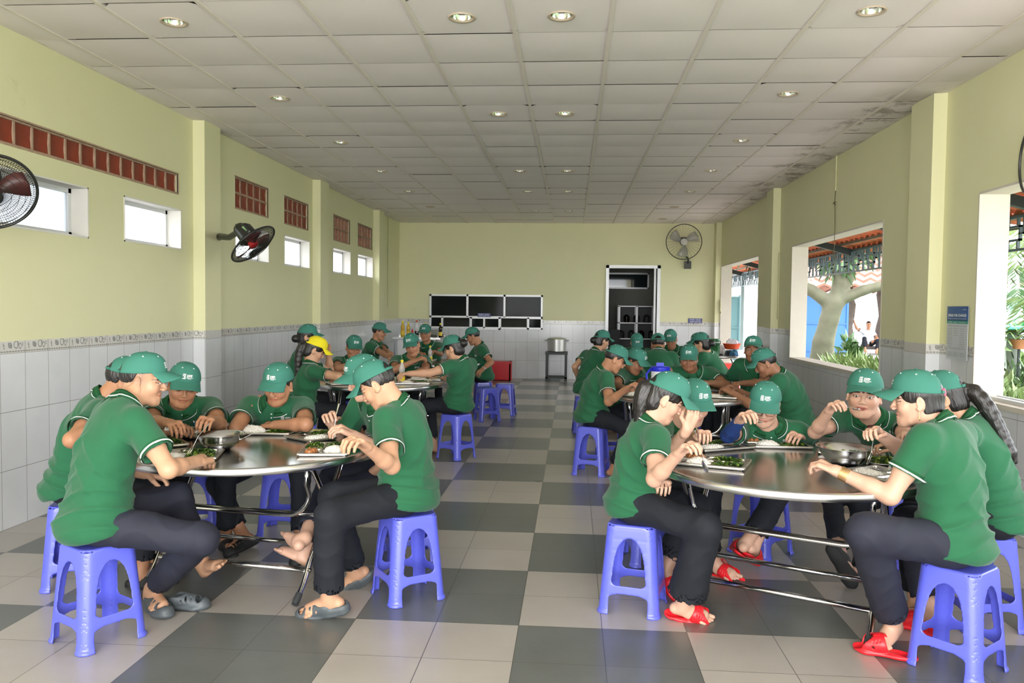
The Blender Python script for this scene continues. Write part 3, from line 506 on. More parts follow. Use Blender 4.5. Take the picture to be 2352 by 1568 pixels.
'd': dict(k=0.98,H=(1.85, 9.95, 0.555),N=(1.662, 10.004, 1.004),C=(1.587, 9.909, 1.125),hy=-60,hp=15,hr=0,ch=-60,bh=-55,
  aR=((1.756, 10.146, 0.955), (1.652, 10.275, 0.736), (1.421, 10.293, 0.8)),aL=((1.591, 9.861, 0.955), (1.427, 9.881, 0.736), (1.291, 10.068, 0.8)),
  gR=((1.898, 10.018, 0.545), (1.613, 10.275, 0.515), (1.654, 10.246, 0.08), (1.551, 10.355, 0.02)),gL=((1.802, 9.882, 0.545), (1.464, 10.061, 0.515), (1.505, 10.033, 0.08), (1.367, 10.093, 0.02)),hR=None,hL=None),
'e': dict(k=0.96,H=(2.05, 10.75, 0.555),N=(1.786, 10.811, 0.951),C=(1.7, 10.829, 1.094),hy=-100,hp=15,hr=0,ch=-95,bh=-90,
  aR=((1.791, 10.964, 0.908), (1.62, 11.015, 0.707), (1.431, 10.91, 0.8)),aL=((1.819, 10.642, 0.908), (1.655, 10.572, 0.708), (1.453, 10.651, 0.8)),
  gR=((2.05, 10.832, 0.545), (1.678, 10.878, 0.515), (1.728, 10.878, 0.08), (1.584, 10.906, 0.02)),gL=((2.05, 10.668, 0.545), (1.678, 10.622, 0.515), (1.728, 10.622, 0.08), (1.584, 10.594, 0.02)),hR=None,hL=None),
}
# ---------------------------------------------------------------- people
def v3(a): return np.array(a, float)
def nrm(a): a = v3(a); return a/max(np.linalg.norm(a), 1e-9)
def hdg(a): a = math.radians(a); return v3((math.sin(a), math.cos(a), 0))
def head_frame(p):
    f = hdg(p['hy']); r = v3((f[1], -f[0], 0)); z = v3((0, 0, 1)); a = math.radians(p['hp']); b = math.radians(p['hr'])
    f2 = f*math.cos(a)-z*math.sin(a); u = z*math.cos(a)+f*math.sin(a); r2 = r*math.cos(b)-u*math.sin(b); u2 = u*math.cos(b)+r*math.sin(b)
    return np.stack([r2, f2, u2], 1)
def perp(v, d): v = v3(v); d = nrm(d); w = v-d*(v@d); return nrm(w) if np.linalg.norm(w) > 1e-4 else nrm(np.cross(d, (1, .3, .2)))
def capcone(X, a, b, ra, rb, k, hollow=.011, depth=.040, flat=None):
    a, b = v3(a), v3(b); d = nrm(b-a); m = max(ra, rb)*1.1+k+3*X.h; S, x, y, z = X.sl(np.minimum(a, b)-m, np.maximum(a, b)+m)
    L = (b-a)@(b-a); px, py, pz = x-a[0], y-a[1], z-a[2]; t = np.clip((px*(b-a)[0]+py*(b-a)[1]+pz*(b-a)[2])/L, 0, 1.2)
    q = np.sqrt((px-t*(b-a)[0])**2+(py-t*(b-a)[1])**2+(pz-t*(b-a)[2])**2)-(ra+(rb-ra)*t); pl = (x-b[0])*d[0]+(y-b[1])*d[1]+(z-b[2])*d[2]
    X.put(S, np.maximum(q, pl), k)
    if hollow: X.cone(b-d*depth, b+d*.02, rb-hollow-.006, rb-hollow, 0, sub=True)
def hand_prims(X, W, E, side, hand, body_c, k):
    """palm, four fingers of three phalanges and a thumb; returns grip point"""
    curl, hint, fd = (hand+(None, None))[:3] if hand else (.95, None, None)
    fwd = nrm(fd) if fd is not None else nrm(W-E)
    n = perp(hint if hint is not None else v3((0, 0, -1))+.35*nrm(body_c-W), fwd); th = np.cross(fwd, n)*side; s = k
    pc = W+fwd*.045*s; X.cone(W-fwd*.03*s, W+fwd*.005, .027*s, .026*s, .012, flat=(n, .72))
    X.cone(W+fwd*.012-th*.014*s, W+fwd*.075*s-th*.022*s, .022*s, .019*s, .014, flat=(n, .72)); X.cone(W+fwd*.012+th*.010*s, W+fwd*.08*s+th*.020*s, .021*s, .018*s, .014, flat=(n, .72))
    L = [(.031, .040, .025, .021, .0092), (.011, .044, .028, .022, .0096), (-.010, .041, .026, .022, .0091), (-.029, .033, .020, .019, .0082)]
    tips = []
    for i, (off, a, b, c, r) in enumerate(L):
        base = W+fwd*(.083-.004*abs(i-1))*s+th*off*s; d = nrm(fwd+th*(.05-.04*i)); P = base; ang = 0; rr = r*s
        X.cone(P-d*.02*s, P, rr*1.05, rr*1.08, .006)
        for j, ln in enumerate((a, b, c)):
            ang += curl*(.75, 1.0, .75)[j]*(1-.06*i if curl > .6 else 1+.1*i); e = d*math.cos(ang)+n*math.sin(ang); Q = P+e*ln*s
            X.cone(P, Q, rr*(1-.06*j), rr*(.94-.08*j), .0025); P = Q
        tips.append(P)
    tb = W+fwd*.022*s+th*.022*s+n*.006; t1 = tb+nrm(fwd*.62+th*.62+n*.5*(curl > .3))*.042*s; t2 = t1+nrm(fwd*.9+n*(.55 if curl > .4 else .1)-th*(.25 if curl > .4 else 0))*.032*s; t3 = t2+nrm(fwd*.75+n*(.6 if curl > .4 else .1)-th*(.5 if curl > .4 else .05))*.026*s
    X.cone(tb, t1, .0150*s, .0115*s, .008); X.cone(t1, t2, .0108*s, .0100*s, .003); X.cone(t2, t3, .0100*s, .0078*s, .003)
    return (tips[0]+t3)/2, fwd, n, th
def foot_frame(K, A, F):
    d = nrm(F-A); U = perp(K-A, d); g = nrm(d*math.cos(.34)+U*math.sin(.34)); U = perp(U, g); R = np.cross(g, U); return A-U*.078, R, g, U
def foot_prims(X, O, R, g, U, side, s=1):
    w = lambda x, y, z: O+R*x*s+g*y*s+U*z*s
    X.cone(w(0, -.035, .030), w(0, -.01, .036), .030*s, .034*s, .015); X.cone(w(0, -.005, .078), w(0, .0, .045), .034*s, .034*s, .02)
    X.cone(w(0, .0, .055), w(-side*.008, .11, .026), .034*s, .030*s, .02, flat=(U, .85)); X.cone(w(side*.018, .03, .022), w(side*.022, .11, .018), .020*s, .018*s, .02)
    X.cone(w(-side*.020, .115, .018), w(-side*.024, .165, .013), .0160*s, .0118*s, .006)
    for i in range(4): x = side*(-.002+.0145*i); X.cone(w(x, .118-.006*i, .016), w(x+side*.002, .160-.013*i, .011), .0105*s, (.0088-.0006*i)*s, .004)
def color_head(P, skin, o):
    """natural colours of brows, lips, lash line and shaved scalp, in head space"""
    n = len(P); C = np.tile(v3(skin), (n, 1)); x, y, z = np.abs(P[:, 0]), P[:, 1], P[:, 2]
    def blend(m, c): m = np.clip(m, 0, 1)[:, None]; C[:] = C*(1-m)+v3(c)*m
    fr = y > .03
    blend(.35*np.exp(-(((x-.04)/.02)**2+((z+.032)/.018)**2))*fr, (.62, .25, .17)); 
    lip = np.sqrt((P[:, 0]/.024)**2+((z+.062-.12*x*(z > -.062))/.0085)**2); blend((1.25-lip)*4*fr, (o.get('lip', (.50, .20, .155)) if o.get('f') else v3(skin)*v3((.85, .62, .60))))
    blend((1-np.abs(z+.062)/.0014)*(x < .021)*fr*.8, (.12, .03, .025))
    bz = .021-.25*np.clip(x-.035, 0, 1); blend((1.2-np.sqrt(((x-.036)/.022)**2+((z-bz)/.0045)**2))*3*fr*.85, (.03, .02, .015))
    ez = -.003+((x-.032)/.016)**2*.004; blend((1.3-np.abs(z-ez)/.0026)*(np.abs(x-.034) < .0185)*fr, (.02, .012, .01))
    if o.get('fade'): blend(np.clip((z+.035)/.035, 0, 1)*np.clip((.040-y)/.03, 0, 1)*np.clip((x-.045+np.clip(-y, 0, 1)*3)/.015, 0, 1)*.42, (.07, .05, .04))
    return C
def make_head(p, o, h):
    R = head_frame(p); HC = v3(p['C']); k = o.get('hs', 1.0); loc = lambda w: R.T@(v3(w)-HC)
    tgl = R.T@nrm(v3(p['N'])-v3(p['H'])); Nl = loc(v3(p['N']))-tgl*.03; lo = np.minimum((-.09, -.105, -.13), Nl-.10); hi = np.maximum((.09, .125, .125), Nl+.09); X = Vox(lo, hi, h); f = o.get('fw', 1.0)
    X.ell((0, -.008, .032), (.0755, .094, .086), k=.01); X.ell((0, .026, -.040), (.0595*f, .060, .072), k=.03)
    X.cone((-.02*f, .058, -.097), (.02*f, .058, -.097), .021, .021, .025); X.cone((0, .074, -.085), (0, .074, -.1), .014, .013, .02)
    for s in (-1, 1):
        X.ell((s*.036*f, .055, -.028), (.028, .026, .028), k=.02); X.cone((s*.056*f, .005, -.03), (s*.045*f, .03, -.085), .016, .014, .03)
        X.cone((s*.016, .083, .017), (s*.045, .068, .017), .010, .009, .012); X.ell((s*.032, .095, -.001), (.017, .014, .012), k=.012, sub=True)
        X.ell((s*.032, .0735, -.002), (.0155, .0125, .0115), k=.005)
        if o.get('ear', True):
            X.ell((s*.0765, -.012, -.008), (.009, .019, .031), np.array([[1, -s*.35, 0], [s*.3, 1, -.15], [0, .15, 1]]), k=.005); X.ell((s*.0865, -.008, -.005), (.006, .010, .017), k=.004, sub=True); X.cone((s*.079, .0, -.032), (s*.081, -.004, -.036), .008, .008, .006)
    X.cone((0, .089, .004), (0, .103, -.027), .0072, .0112, .010); X.ell((-.012, .098, -.032), (.0090, .010, .0080), k=.006); X.ell((.012, .098, -.032), (.0095, .011, .0085), k=.006)
    X.ell((0, .082, -.0575), (.024, .012, .0075), k=.006); X.ell((0, .080, -.0685), (.020, .012, .0075), k=.005); X.cone((-.022, .090, -.0625), (.022, .090, -.0625), .0035, .0035, .004, sub=True)
    if o.get('mouth'): X.ell((0, .090, -.066), (.013, .02, .008), k=.003, sub=True)
    X.cone(Nl, (0, -.022, -.045), .062*p['k'], .053, .03); bf = R.T@hdg(p['ch']); X.cone(Nl, Nl-tgl*.05, .058, .050, .03)
    P, F = X.net(); P = relax(P, F, 1, .4); C = color_head(P, o['skin'], o); return HC+(P*k)@R.T, F, C
def displace(P, F, fn):
    a, b, c, d = (P[F[:, i]] for i in range(4)); n = np.cross(c-a, d-b); N = np.zeros_like(P)
    for i in range(4):
        for ax in range(3): N[:, ax] += np.bincount(F[:, i], n[:, ax], len(P))
    N /= np.maximum(np.linalg.norm(N, axis=1), 1e-9)[:, None]; return P+N*fn(P, N)[:, None]
def folds(H, Nn, cf, seed, amp):
    rg = np.random.default_rng(seed); ax = nrm(Nn-H); L = np.linalg.norm(Nn-H); cr = np.cross(cf, (0, 0, 1)); ph = rg.uniform(0, 6.28, 8)
    def fn(P, N):
        q = P-H; t = (q@ax)/L; u = q@cr; v = q@cf; w1 = np.sin(u*9+ph[0]+t*2)*.5; w2 = np.sin(v*11+ph[1]+t*3)*.5
        rid = lambda s: (1-np.abs(np.sin(s)))**2
        waist = rid(q@ax*38+w1*3+u*6*np.sign(ph[2]-3)+ph[3])*np.exp(-((t-.12)/.24)**2)
        diag = rid((q@ax*.8+np.abs(u)*.9)*24+w2*2.5+ph[4])*np.exp(-((t-.55)/.3)**2)*.8
        drag = rid((u*16+t*2.2+np.sin(t*5+ph[5]))*1.0+ph[6])*np.exp(-((t-.4)/.45)**2)*.6
        big = np.sin(u*14+t*4+ph[7])*np.sin(t*7+ph[3])*.5
        return amp*(waist*1.2+diag+drag+big*.5-.30)
    return fn
def strip(A, B, closed=False, th=0):
    """ribbon between two polylines"""
    n = len(A); V = list(A)+list(B); F = [(i, (i+1) % n, n+(i+1) % n, n+i) for i in range(n if closed else n-1)]; return V, F
def band(bvh, b, d, r, offs, out, n=28):
    """a ring lying on a sleeve, at distances offs back from the cuff"""
    u = perp((0, 0, 1), d) if abs(d[2]) < .9 else perp((1, 0, 0), d); w = np.cross(d, u); rows = []
    for o_ in offs:
        row = []
        for i in range(n):
            a = 2*PI*i/n; e = u*math.cos(a)+w*math.sin(a); c = b-d*o_; hit = bvh.ray_cast(Vector(c+e*(r+.025)), Vector(-e), .05)
            row.append(v3(hit[0])+e*out if hit[0] is not None else c+e*(r+.001))
        rows.append(row)
    return strip(rows[0], rows[1], True)
# cloth and skin
M_shirt = mat('green_polo_cloth', (.017, .115, .052), .82, bump=.12, bscale=900, var=.06, sheen=.15, spec=.25)
M_rib = mat('green_rib_knit', (.014, .085, .032), .85, bump=.2, bscale=700, spec=.2)
M_capc = mat('teal_cap_cotton', (.045, .190, .145), .78, bump=.12, bscale=900, var=.05, spec=.3)
M_capy = mat('yellow_cap_cotton', (.78, .66, .02), .78, bump=.12, bscale=900, spec=.3)
M_str = mat('white_thread', (.80, .82, .84), .7)
M_trs = mat('black_trouser_cloth', (.012, .014, .020), .8, bump=.1, bscale=600, var=.1, spec=.3)
M_trn = mat('navy_trouser_cloth', (.018, .020, .034), .75, bump=.1, bscale=600, var=.1, spec=.35)
M_skin = mat('skin', (.5, .3, .2), .48, vcol=True, sub=0, var=.05, vscale=14, spec=.4, bump=.03, bscale=250)
M_hair = mat('black_hair', (.012, .010, .009), .38, bump=.5, bscale=90, spec=.5, stretch=(1, 1, .12))
M_hairb = mat('brown_hair', (.075, .018, .012), .38, bump=.5, bscale=90, spec=.5, stretch=(1, 1, .12))
M_gold = mat('gold', (.85, .60, .22), .25, metal=1); M_pen = mat('blue_pen_plastic', (.02, .22, .62), .3)
# -- logo drawn once in the plane: icon of two interlocked hooks, letters, two small lines
def text_mesh(s, size, bold=.0, spacing=1.0):
    c = bpy.data.curves.new('t', 'FONT'); c.body = s; c.size = size; c.offset = bold; c.align_x = 'LEFT'; c.space_character = spacing; c.resolution_u = 2
    o = bpy.data.objects.new('t', c); me = bpy.data.meshes.new_from_object(o); V = [tuple(v.co) for v in me.vertices]; F = [tuple(q.vertices) for q in me.polygons]
    bpy.data.objects.remove(o); bpy.data.curves.remove(c); bpy.data.meshes.remove(me); return V, F
def text_into(m, s, size, org, ux, uy, bold=0, width=None, mi=0, center=False):
    V, F = text_mesh(s, size, bold)
    if not V: return
    x0 = min(v[0] for v in V); x1 = max(v[0] for v in V); k = width/(x1-x0) if width else 1; sh = (x1-x0)*k/2 if center else 0
    m.add([v3(org)+v3(ux)*((v[0]-x0)*k-sh)+v3(uy)*v[1] for v in V], F, mi)
def logo2d():
    m = MB()
    def poly(pts): m.add([(a, b, 0) for a, b in pts], [tuple(range(len(pts)))])
    W = .0026   # strokes of the icon
    for dx in (0, .0075):
        poly([(dx+.001, .006), (dx+.001+W, .004), (dx+.001+W, .021), (dx+.001, .022)]); 
    poly([(.001, .020), (.004, .024), (.018, .024), (.015, .0205)]); poly([(.018, .004), (.015, 0), (.000, 0), (.003, .0035)])
    poly([(.0125, .005), (.0155, .003), (.0155, .019), (.0125, .019)]); poly([(.006, .006), (.0075, .006), (.0075, .016), (.006, .018)])
    text_into(m, 'S', .0150, (.021, .0105, 0), (1, 0, 0), (0, 1, 0), .0006, .0085)
    for i in range(4): poly([(.0305+i*.003, .0105), (.0323+i*.003, .0105), (.0323+i*.003, .0205), (.0305+i*.003, .0205)])
    poly([(.0300, .0195), (.047, .0195), (.0455, .0212), (.030, .0212)]); text_into(m, 'P', .0145, (.0425, .0105, 0), (1, 0, 0), (0, 1, 0), .0006, .0075)
    text_into(m, 'SUMINAN TUANG', .0052, (.0195, .0052, 0), (1, 0, 0), (0, 1, 0), .0002, .033); text_into(m, 'PLASTIC', .0048, (.027, .0006, 0), (1, 0, 0), (0, 1, 0), .0002, .017)
    return m
LOGO = logo2d()
# -- the cap, one mesh for all heads (head space, right / forward / up)
def cap_pt(az, t, ex=0):
    """az: 0 = front, t: 0 rim .. 1 crown"""
    c, s = math.cos(az), math.sin(az); rx, ry = .0895+ex, (.106 if c > 0 else .1075)+ex; z0 = .040+.014*c; H = .098+.008*c*(1-t)+ex
    e = 1-(1-math.cos(t*PI/2)); q = math.cos(t*PI/2)**.72; seam = 1-.012*math.exp(-((((az+PI/6) % (PI/3))-PI/6)/.06)**2)*math.sin(t*PI)
    return v3((rx*q*s*seam, -.004+ry*q*c*seam, z0*(1-t)+.040*t+H*math.sin(t*PI/2)**1.15*seam))
def cap_mesh():
    m = MB(); NA, NT = 72, 18; V = []
    for j in range(NT+1):
        for i in range(NA): V.append(cap_pt(2*PI*i/NA, j/NT*.995))
    hole = lambda i, j: abs(((i+.5)/NA*2*PI)-PI) < .50*math.sqrt(max(0, 1-((j+.5-2.2)/5.2)**2)) and j >= 2
    F = [(j*NA+i, j*NA+(i+1) % NA, (j+1)*NA+(i+1) % NA, (j+1)*NA+i) for j in range(NT) for i in range(NA) if not hole(i, j)]
    m.add(V, F); me = m.mesh('cap', smooth=True); return me
def brim_mesh():
    V = []; n, k = 24, 8
    for side in (0, 1):
        for j in range(k+1):
            for i in range(n+1):
                a = math.radians(-62+124*i/n); b = cap_pt(a, .0); t = j/k; g = math.cos(a*.93)**.6 if abs(a) < 1.6 else 0; out = t*.078*max(g, .02)**.8; z = b[2]-t*.016-.026*(b[0]/.08)**2*t
                V.append((b[0]*(1+.05*t), b[1]+out+(.002 if t == 0 else 0), z+.004-.0032*side))
    N1 = (n+1)*(k+1); F = []
    for j in range(k):
        for i in range(n): a = j*(n+1)+i; F += [(a, a+1, a+n+2, a+n+1), (N1+a+n+1, N1+a+n+2, N1+a+1, N1+a)]
    for i in range(n): a = k*(n+1)+i; F.append((a, a+1, N1+a+1, N1+a))
    for i, s in ((0, 1), (n, 0)):
        for j in range(k): a = j*(n+1)+i; b = a+n+1; F.append((a, b, N1+b, N1+a) if s else (N1+a, N1+b, b, a))
    return MB().add(V, F).mesh('cap_brim', smooth=True)
def dome_on(az, t, du, dv, ex):
    return cap_pt(az+du/.09, t+dv/.125, ex)
CAPOFF = 1 if cap_mesh().polygons[80].normal.dot(cap_mesh().polygons[80].center) < 0 else -1
CAP_G = cap_mesh(); CAP_G.materials.append(M_capc); CAP_Y = CAP_G.copy(); CAP_Y.materials.clear(); CAP_Y.materials.append(M_capy)
BR_G = brim_mesh(); BR_G.materials.append(M_capc); BR_Y = BR_G.copy(); BR_Y.materials.clear(); BR_Y.materials.append(M_capy)
m = MB()
for i in range(6):
    az = PI/6+i*PI/3; c = cap_pt(az, .62, .0015); n_ = nrm(c-v3((0, 0, .05))); u_ = perp((0, 0, 1), n_); w_ = np.cross(n_, u_)
    pts = [c+(u_*math.cos(a)+w_*math.sin(a))*.0030 for a in np.linspace(0, 2*PI, 9)[:-1]]; m.tube(pts, .0011, 5, closed=True)
EYE = m.mesh('eyelets', smooth=True); EYE.materials.append(M_str)
BTN = Vox((-.012, -.016, .125), (.012, .008, .155), .0012).ell((0, -.004, cap_pt(0, 1)[2]+.001), (.008, .008, .003), k=0); _P, _F = BTN.net(); BTN = np_mesh('top_button', _P, _F); BTN.materials.append(M_capc)
LG = MB(); LG.add([cap_pt(.33-(v[0]*1.15+.003)/.092*-1*-1, .19+(v[1]*1.15)/.14, .0016) if 0 else cap_pt(-.30+(v[0]*1.2)/.092, .17+(v[1]*1.2)/.14, .0016) for v in LOGO.v], LOGO.f)
# viewed from the front the wearer's right is on the viewer's left: mirror the sweep direction so that the letters read
LG.v = [tuple(cap_pt(.33-(v[0]*1.2)/.092, .17+(v[1]*1.2)/.14, .0016)) for v in LOGO.v]; LOGOCAP = LG.mesh('cap_logo'); LOGOCAP.materials.append(M_str)
m = MB(); A_ = []; B_ = []
for i in range(15): az = PI-.52+1.04*i/14; A_.append(cap_pt(az, .0, .003)); B_.append(cap_pt(az, .11, .003))
m.add(*strip(A_, B_)); STRAP = m.mesh('cap_strap', smooth=True); STRAP.materials.append(M_capc)
# -- footwear shared meshes, origin under the ankle, Y forward
def shoe_mesh(kind, side):
    X = Vox((-.065, -.09, -.03), (.065, .205, .10), .0026); s = side
    X.cone((0, -.045, .0), (0, .0, .0), .038, .037, 0, flat=((0, 0, 1), .45)); X.cone((0, 0, 0), (-s*.004, .125, 0), .037, .046, .02, flat=((0, 0, 1), .38)); X.cone((-s*.004, .125, 0), (-s*.012, .16, .004), .046, .034, .02, flat=((0, 0, 1), .42))
    if kind == 'slide':
        X.cone((-s*.002, .068, .040), (-s*.006, .118, .028), .050, .050, .008, flat=((0, 0, 1), .9)); X.cone((0, -.03, .052), (-s*.006, .21, .030), .038, .042, .004, sub=True, flat=((0, 0, 1), .9)); X.cone((0, -.05, .045), (0, .03, .05), .05, .04, .004, sub=True)
        for q in range(5):
            for w_ in range(4): x = (q-2)*.016; X.cone((x, .072+.014*w_+.004*(q % 2), .10), (x*1.3, .072+.014*w_+.004*(q % 2), .05), .0026, .0026, .0, sub=True)
        X.cone((s*.03, .095, .03), (s*.07, .105, .03), .006, .007, .002, sub=True)
        X.box((0, 0, -.03), (.2, .3, .018), 0, sub=True)
    elif kind == 'clog':
        X.cone((0, .03, .040), (-s*.008, .150, .014), .046, .042, .02, flat=((0, 0, 1), .85)); X.cone((0, -.045, .018), (0, .03, .02), .040, .044, .01, flat=((0, 0, 1), .8)); X.cone((0, -.04, .045), (-s*.006, .14, .022), .031, .036, .004, sub=True, flat=((0, 0, 1), .85)); X.cone((0, -.08, .075), (0, .03, .075), .042, .042, .004, sub=True)
        for q in range(4):
            for e in (-1, 1): X.cone((e*.022, .058+.026*q, .055), (e*.052, .070+.024*q, .022), .0048, .0048, .002, sub=True)
        X.box((0, 0, -.03), (.2, .3, .018), 0, sub=True)
    else:
        X.cone((0, -.04, .03), (0, .03, .05), .038, .042, .02); X.cone((0, .03, .05), (-s*.01, .15, .018), .042, .036, .02, flat=((0, 0, 1), .85)); X.cone((0, -.02, .07), (0, -.005, .11), .032, .04, .004, sub=True)
    P, F = X.net(); return np_mesh(kind, relax(P, F, 1, .4), F)
M_shoe = {'red': mat('red_sandal_rubber', (.80, .018, .028), .38, bump=.1, bscale=300, var=.08), 'grey': mat('grey_clog_rubber', (.075, .088, .098), .5, var=.08), 'lgrey': mat('pale_grey_rubber', (.30, .34, .38), .5), 'black': mat('black_shoe_mesh', (.010, .010, .011), .6, bump=.3, bscale=500)}
SHOES = {}
def shoe(kind, col, side):
    k = (kind, col, side)
    if k not in SHOES: me = shoe_mesh(kind, side); me.materials.append(M_shoe[col]); SHOES[k] = me
    return SHOES[k]
SK = {'fair': (.60, .36, .26), 'light': (.55, .31, .195), 'tan': (.42, .205, .115), 'dark': (.31, .145, .08)}
def person(key, label, skin='tan', hair='short', female=False, lod=2, fat=1.0, cap='green', trouser='black', shoes=None, group=None, sleeve_arm=None, hemc=0, **o):
    p = POSE[key]; k = p['k']; H, Nn, HC = v3(p['H']), v3(p['N']), v3(p['C']); o.update(skin=SK[skin], f=female); seed = sum(map(ord, key))*7
    root = thing('person', (round(H[0], 3), round(H[1], 3), 0), label, 'person', group); O = v3(root.location); M = lambda P: P-O
    hh, hb, hs, ht = {2: (.0028, .0042, .0085, .0095), 1: (.0048, .0060, .012, .013), 0: (.0065, .008, .016, .018)}[lod]
    cf, bf = hdg(p['ch']), hdg(p['bh']); cr = v3((cf[1], -cf[0], 0)); br = v3((bf[1], -bf[0], 0)); upv = nrm(Nn-H); sk = v3(o['skin'])
    parts = [make_head(p, o, hh)]; grips = {}
    # arms and hands
    for s, a in ((1, 'aR'), (-1, 'aL')):
        S, E, W = (v3(q) for q in p[a]); lo = np.minimum(np.minimum(S, E), W)-.20; hi = np.maximum(np.maximum(S, E), W)+.20; X = Vox(lo, hi, hb); g = .93 if female else 1.0; g *= (1+(fat-1)*.8)
        X.cone(S+(E-S)*.36, S+(E-S)*.55, .044*g, .044*g, .0); X.cone(S+(E-S)*.5, E, .045*g, .037*g, .02); X.cone(E, E+(W-E)*.35, .039*g, .038*g, .02); X.cone(E+(W-E)*.3, W, .038*g, .0245*g, .015); X.cone(W-(W-E)*.2, W, .027*g, .0245*g, .01)
        hd_ = p['hR'] if s == 1 else p['hL']; grips[s] = hand_prims(X, W, E, s, hd_ if hd_ else o.get('hand'), Nn, k*(.94 if female else 1.03))
        P, F = X.net(); P = relax(P, F, 1, .35); parts.append((P, F, np.tile(sk, (len(P), 1))))
    feet = {}
    for s, a in ((1, 'gR'), (-1, 'gL')):
        J, K, A, Ft = (v3(q) for q in p[a]); Of, R_, g_, U_ = foot_frame(K, A, Ft); lo = np.minimum(np.minimum(A, Of), Of+g_*.18)-.07; hi = np.maximum(np.maximum(A, Of), Of+g_*.18)+.07; hi = np.maximum(hi, A+(K-A)*.35+.06); lo = np.minimum(lo, A+(K-A)*.35-.06)
        X = Vox(lo, hi, hb if lod == 2 else .009); X.cone(A+(K-A)*.3, A, .045*k, .034*k, .0); foot_prims(X, Of, R_, g_, U_, s, k); P, F = X.net(); P = relax(P, F, 1, .3); parts.append((P, F, np.tile(sk, (len(P), 1)))); feet[s] = (Of, R_, g_, U_)
    # inner trunk so the figure is one whole body under its clothes
    pl = [v3(q) for g in ('aR', 'aL') for q in p[g][:2]]+[v3(q) for g in ('gR', 'gL') for q in p[g][:3]]+[H, Nn]; X = Vox(np.minimum.reduce(pl)-.12, np.maximum.reduce(pl)+.12, .022); Md = (H+Nn)/2-cf*.035; X.cone(H, Md, .10, .080, .0); X.cone(Md, Nn-upv*.13-cf*.01, .080, .055, .03)
    for g in ('aR', 'aL'): X.cone(Nn-upv*.13, v3(p[g][0])-upv*.045, .026, .024, .01); X.cone(v3(p[g][0])-upv*.045, v3(p[g][0])*.4+v3(p[g][1])*.6, .024, .030, .01)
    for g in ('gR', 'gL'): X.cone(p[g][0], p[g][1], .055, .045, .02); X.cone(p[g][1], v3(p[g][1])*.25+v3(p[g][2])*.75, .042, .030, .02)
    P, F = X.net(); parts.append((P, F, np.tile(sk, (len(P), 1))))
    off = 0; PP = []; FF = []; CC = []
    for P, F, C in parts: PP.append(P); FF.append(F+off); CC.append(C); off += len(P)
    ob('body', np_mesh('body', M(np.concatenate(PP)), np.concatenate(FF), np.concatenate(CC)), M_skin, root)
    # shirt
    lo = np.minimum.reduce([H, Nn, v3(p['aR'][0]), v3(p['aR'][1]), v3(p['aL'][0]), v3(p['aL'][1])])-.19; hi = np.maximum.reduce([H, Nn, v3(p['aR'][0]), v3(p['aL'][0]), v3(p['aR'][1]), v3(p['aL'][1])])+.19
    X = Vox(lo, hi, hs); Mid = (H+Nn)/2-cf*.045+v3((0, 0, .0)); nsm = 7; fl = fat*(.93 if female else 1.0)
    lat = [.172, .160, .152, .158, .170, .168, .12]; ap = [.135, .130, .120, .120, .118, .100, .075]
    if female: lat = [.175, .158, .142, .148, .158, .152, .11]
    for i in range(nsm):
        t = i/(nsm-1)*.96; c = H*(1-t)**2+2*Mid*t*(1-t)+Nn*t*t; tg = nrm(2*(1-t)*(Mid-H)+2*t*(Nn-Mid)); rr = nrm(br*(1-t)+cr*t); rr = perp(rr, tg); ff = np.cross(tg, rr)
        c = c+v3((0, 0, -.012))*(t > .8); X.ell(c, (lat[i]*fl*k, ap[i]*fl*k, .085), np.stack([rr, ff, tg]), k=.055)
    tg = nrm(Nn-Mid)
    for s in (1, -1):
        if female: X.ell(Nn-tg*.20*k+cf*.085*fl+cr*s*.062, (.062, .055, .06), k=.04)
    X.ell(H+v3((0, 0, -.03))-bf*.01, (.198*fl*k, .168*fl*k, .105), np.stack([br, bf, v3((0, 0, 1))]), k=.05)
    cuffs = []
    for s, a in ((1, 'aR'), (-1, 'aL')):
        S, E, W = (v3(q) for q in p[a]); b = S+(E-S)*(.66 if not female else .58); ft_ = (1+(fat-1)*.8); r1 = (.071 if not female else .064)*ft_
        X.cone(Nn-tg*.055-cf*.005, S-tg*.012, .058, .066*ft_, .045); capcone(X, S-nrm(E-S)*.01, b, .066*ft_, r1, .035); cuffs.append((b, nrm(E-S), r1, a))
    fh = H+bf*.19+v3((0, 0, .02+hemc)); bk = H-bf*.2+v3((0, 0, -.10+hemc*.3)); X.plane(bk, np.cross(br, nrm(fh-bk))*1.0 if np.cross(br, nrm(fh-bk))[2] < 0 else -np.cross(br, nrm(fh-bk)), .006)
    if not o.get('zlow'): X.plane((0, 0, .462), (0, 0, -1), .004)
    ax = nrm(HC-Nn); X.cone(Nn-ax*.035, Nn+ax*.12, .052, .066, .01, sub=True); X.cone(Nn+cf*.085+ax*.03, Nn+cf*.14-tg*.085, .024, .005, .006, sub=True)
    P, F = X.net(); P = relax(P, F, 2, .5); P = displace(P, F, folds(H, Nn, cf, seed, .0165 if lod else .007)); P = relax(P, F, 1, .3)
    sme = np_mesh('polo_shirt', M(P), F); shirt = ob('polo_shirt', sme, M_shirt, root); bvh = BVHTree.FromPolygons([tuple(q) for q in P], [tuple(int(i) for i in q) for q in F])
    for b, d, r, a in cuffs:
        m = MB(); V, F_ = band(bvh, b, d, r, (.0015, .024), .0042); m.add([v-O for v in V], F_); c = ob('sleeve_cuff', m.mesh('sleeve_cuff', smooth=True), M_rib, shirt)
        m = MB(); V, F_ = band(bvh, b, d, r, (.005, .0125), .0068); m.add([v-O for v in V], F_); ob('sleeve_stripe', m.mesh('sleeve_stripe', smooth=True), M_str, shirt, label='white stripe')
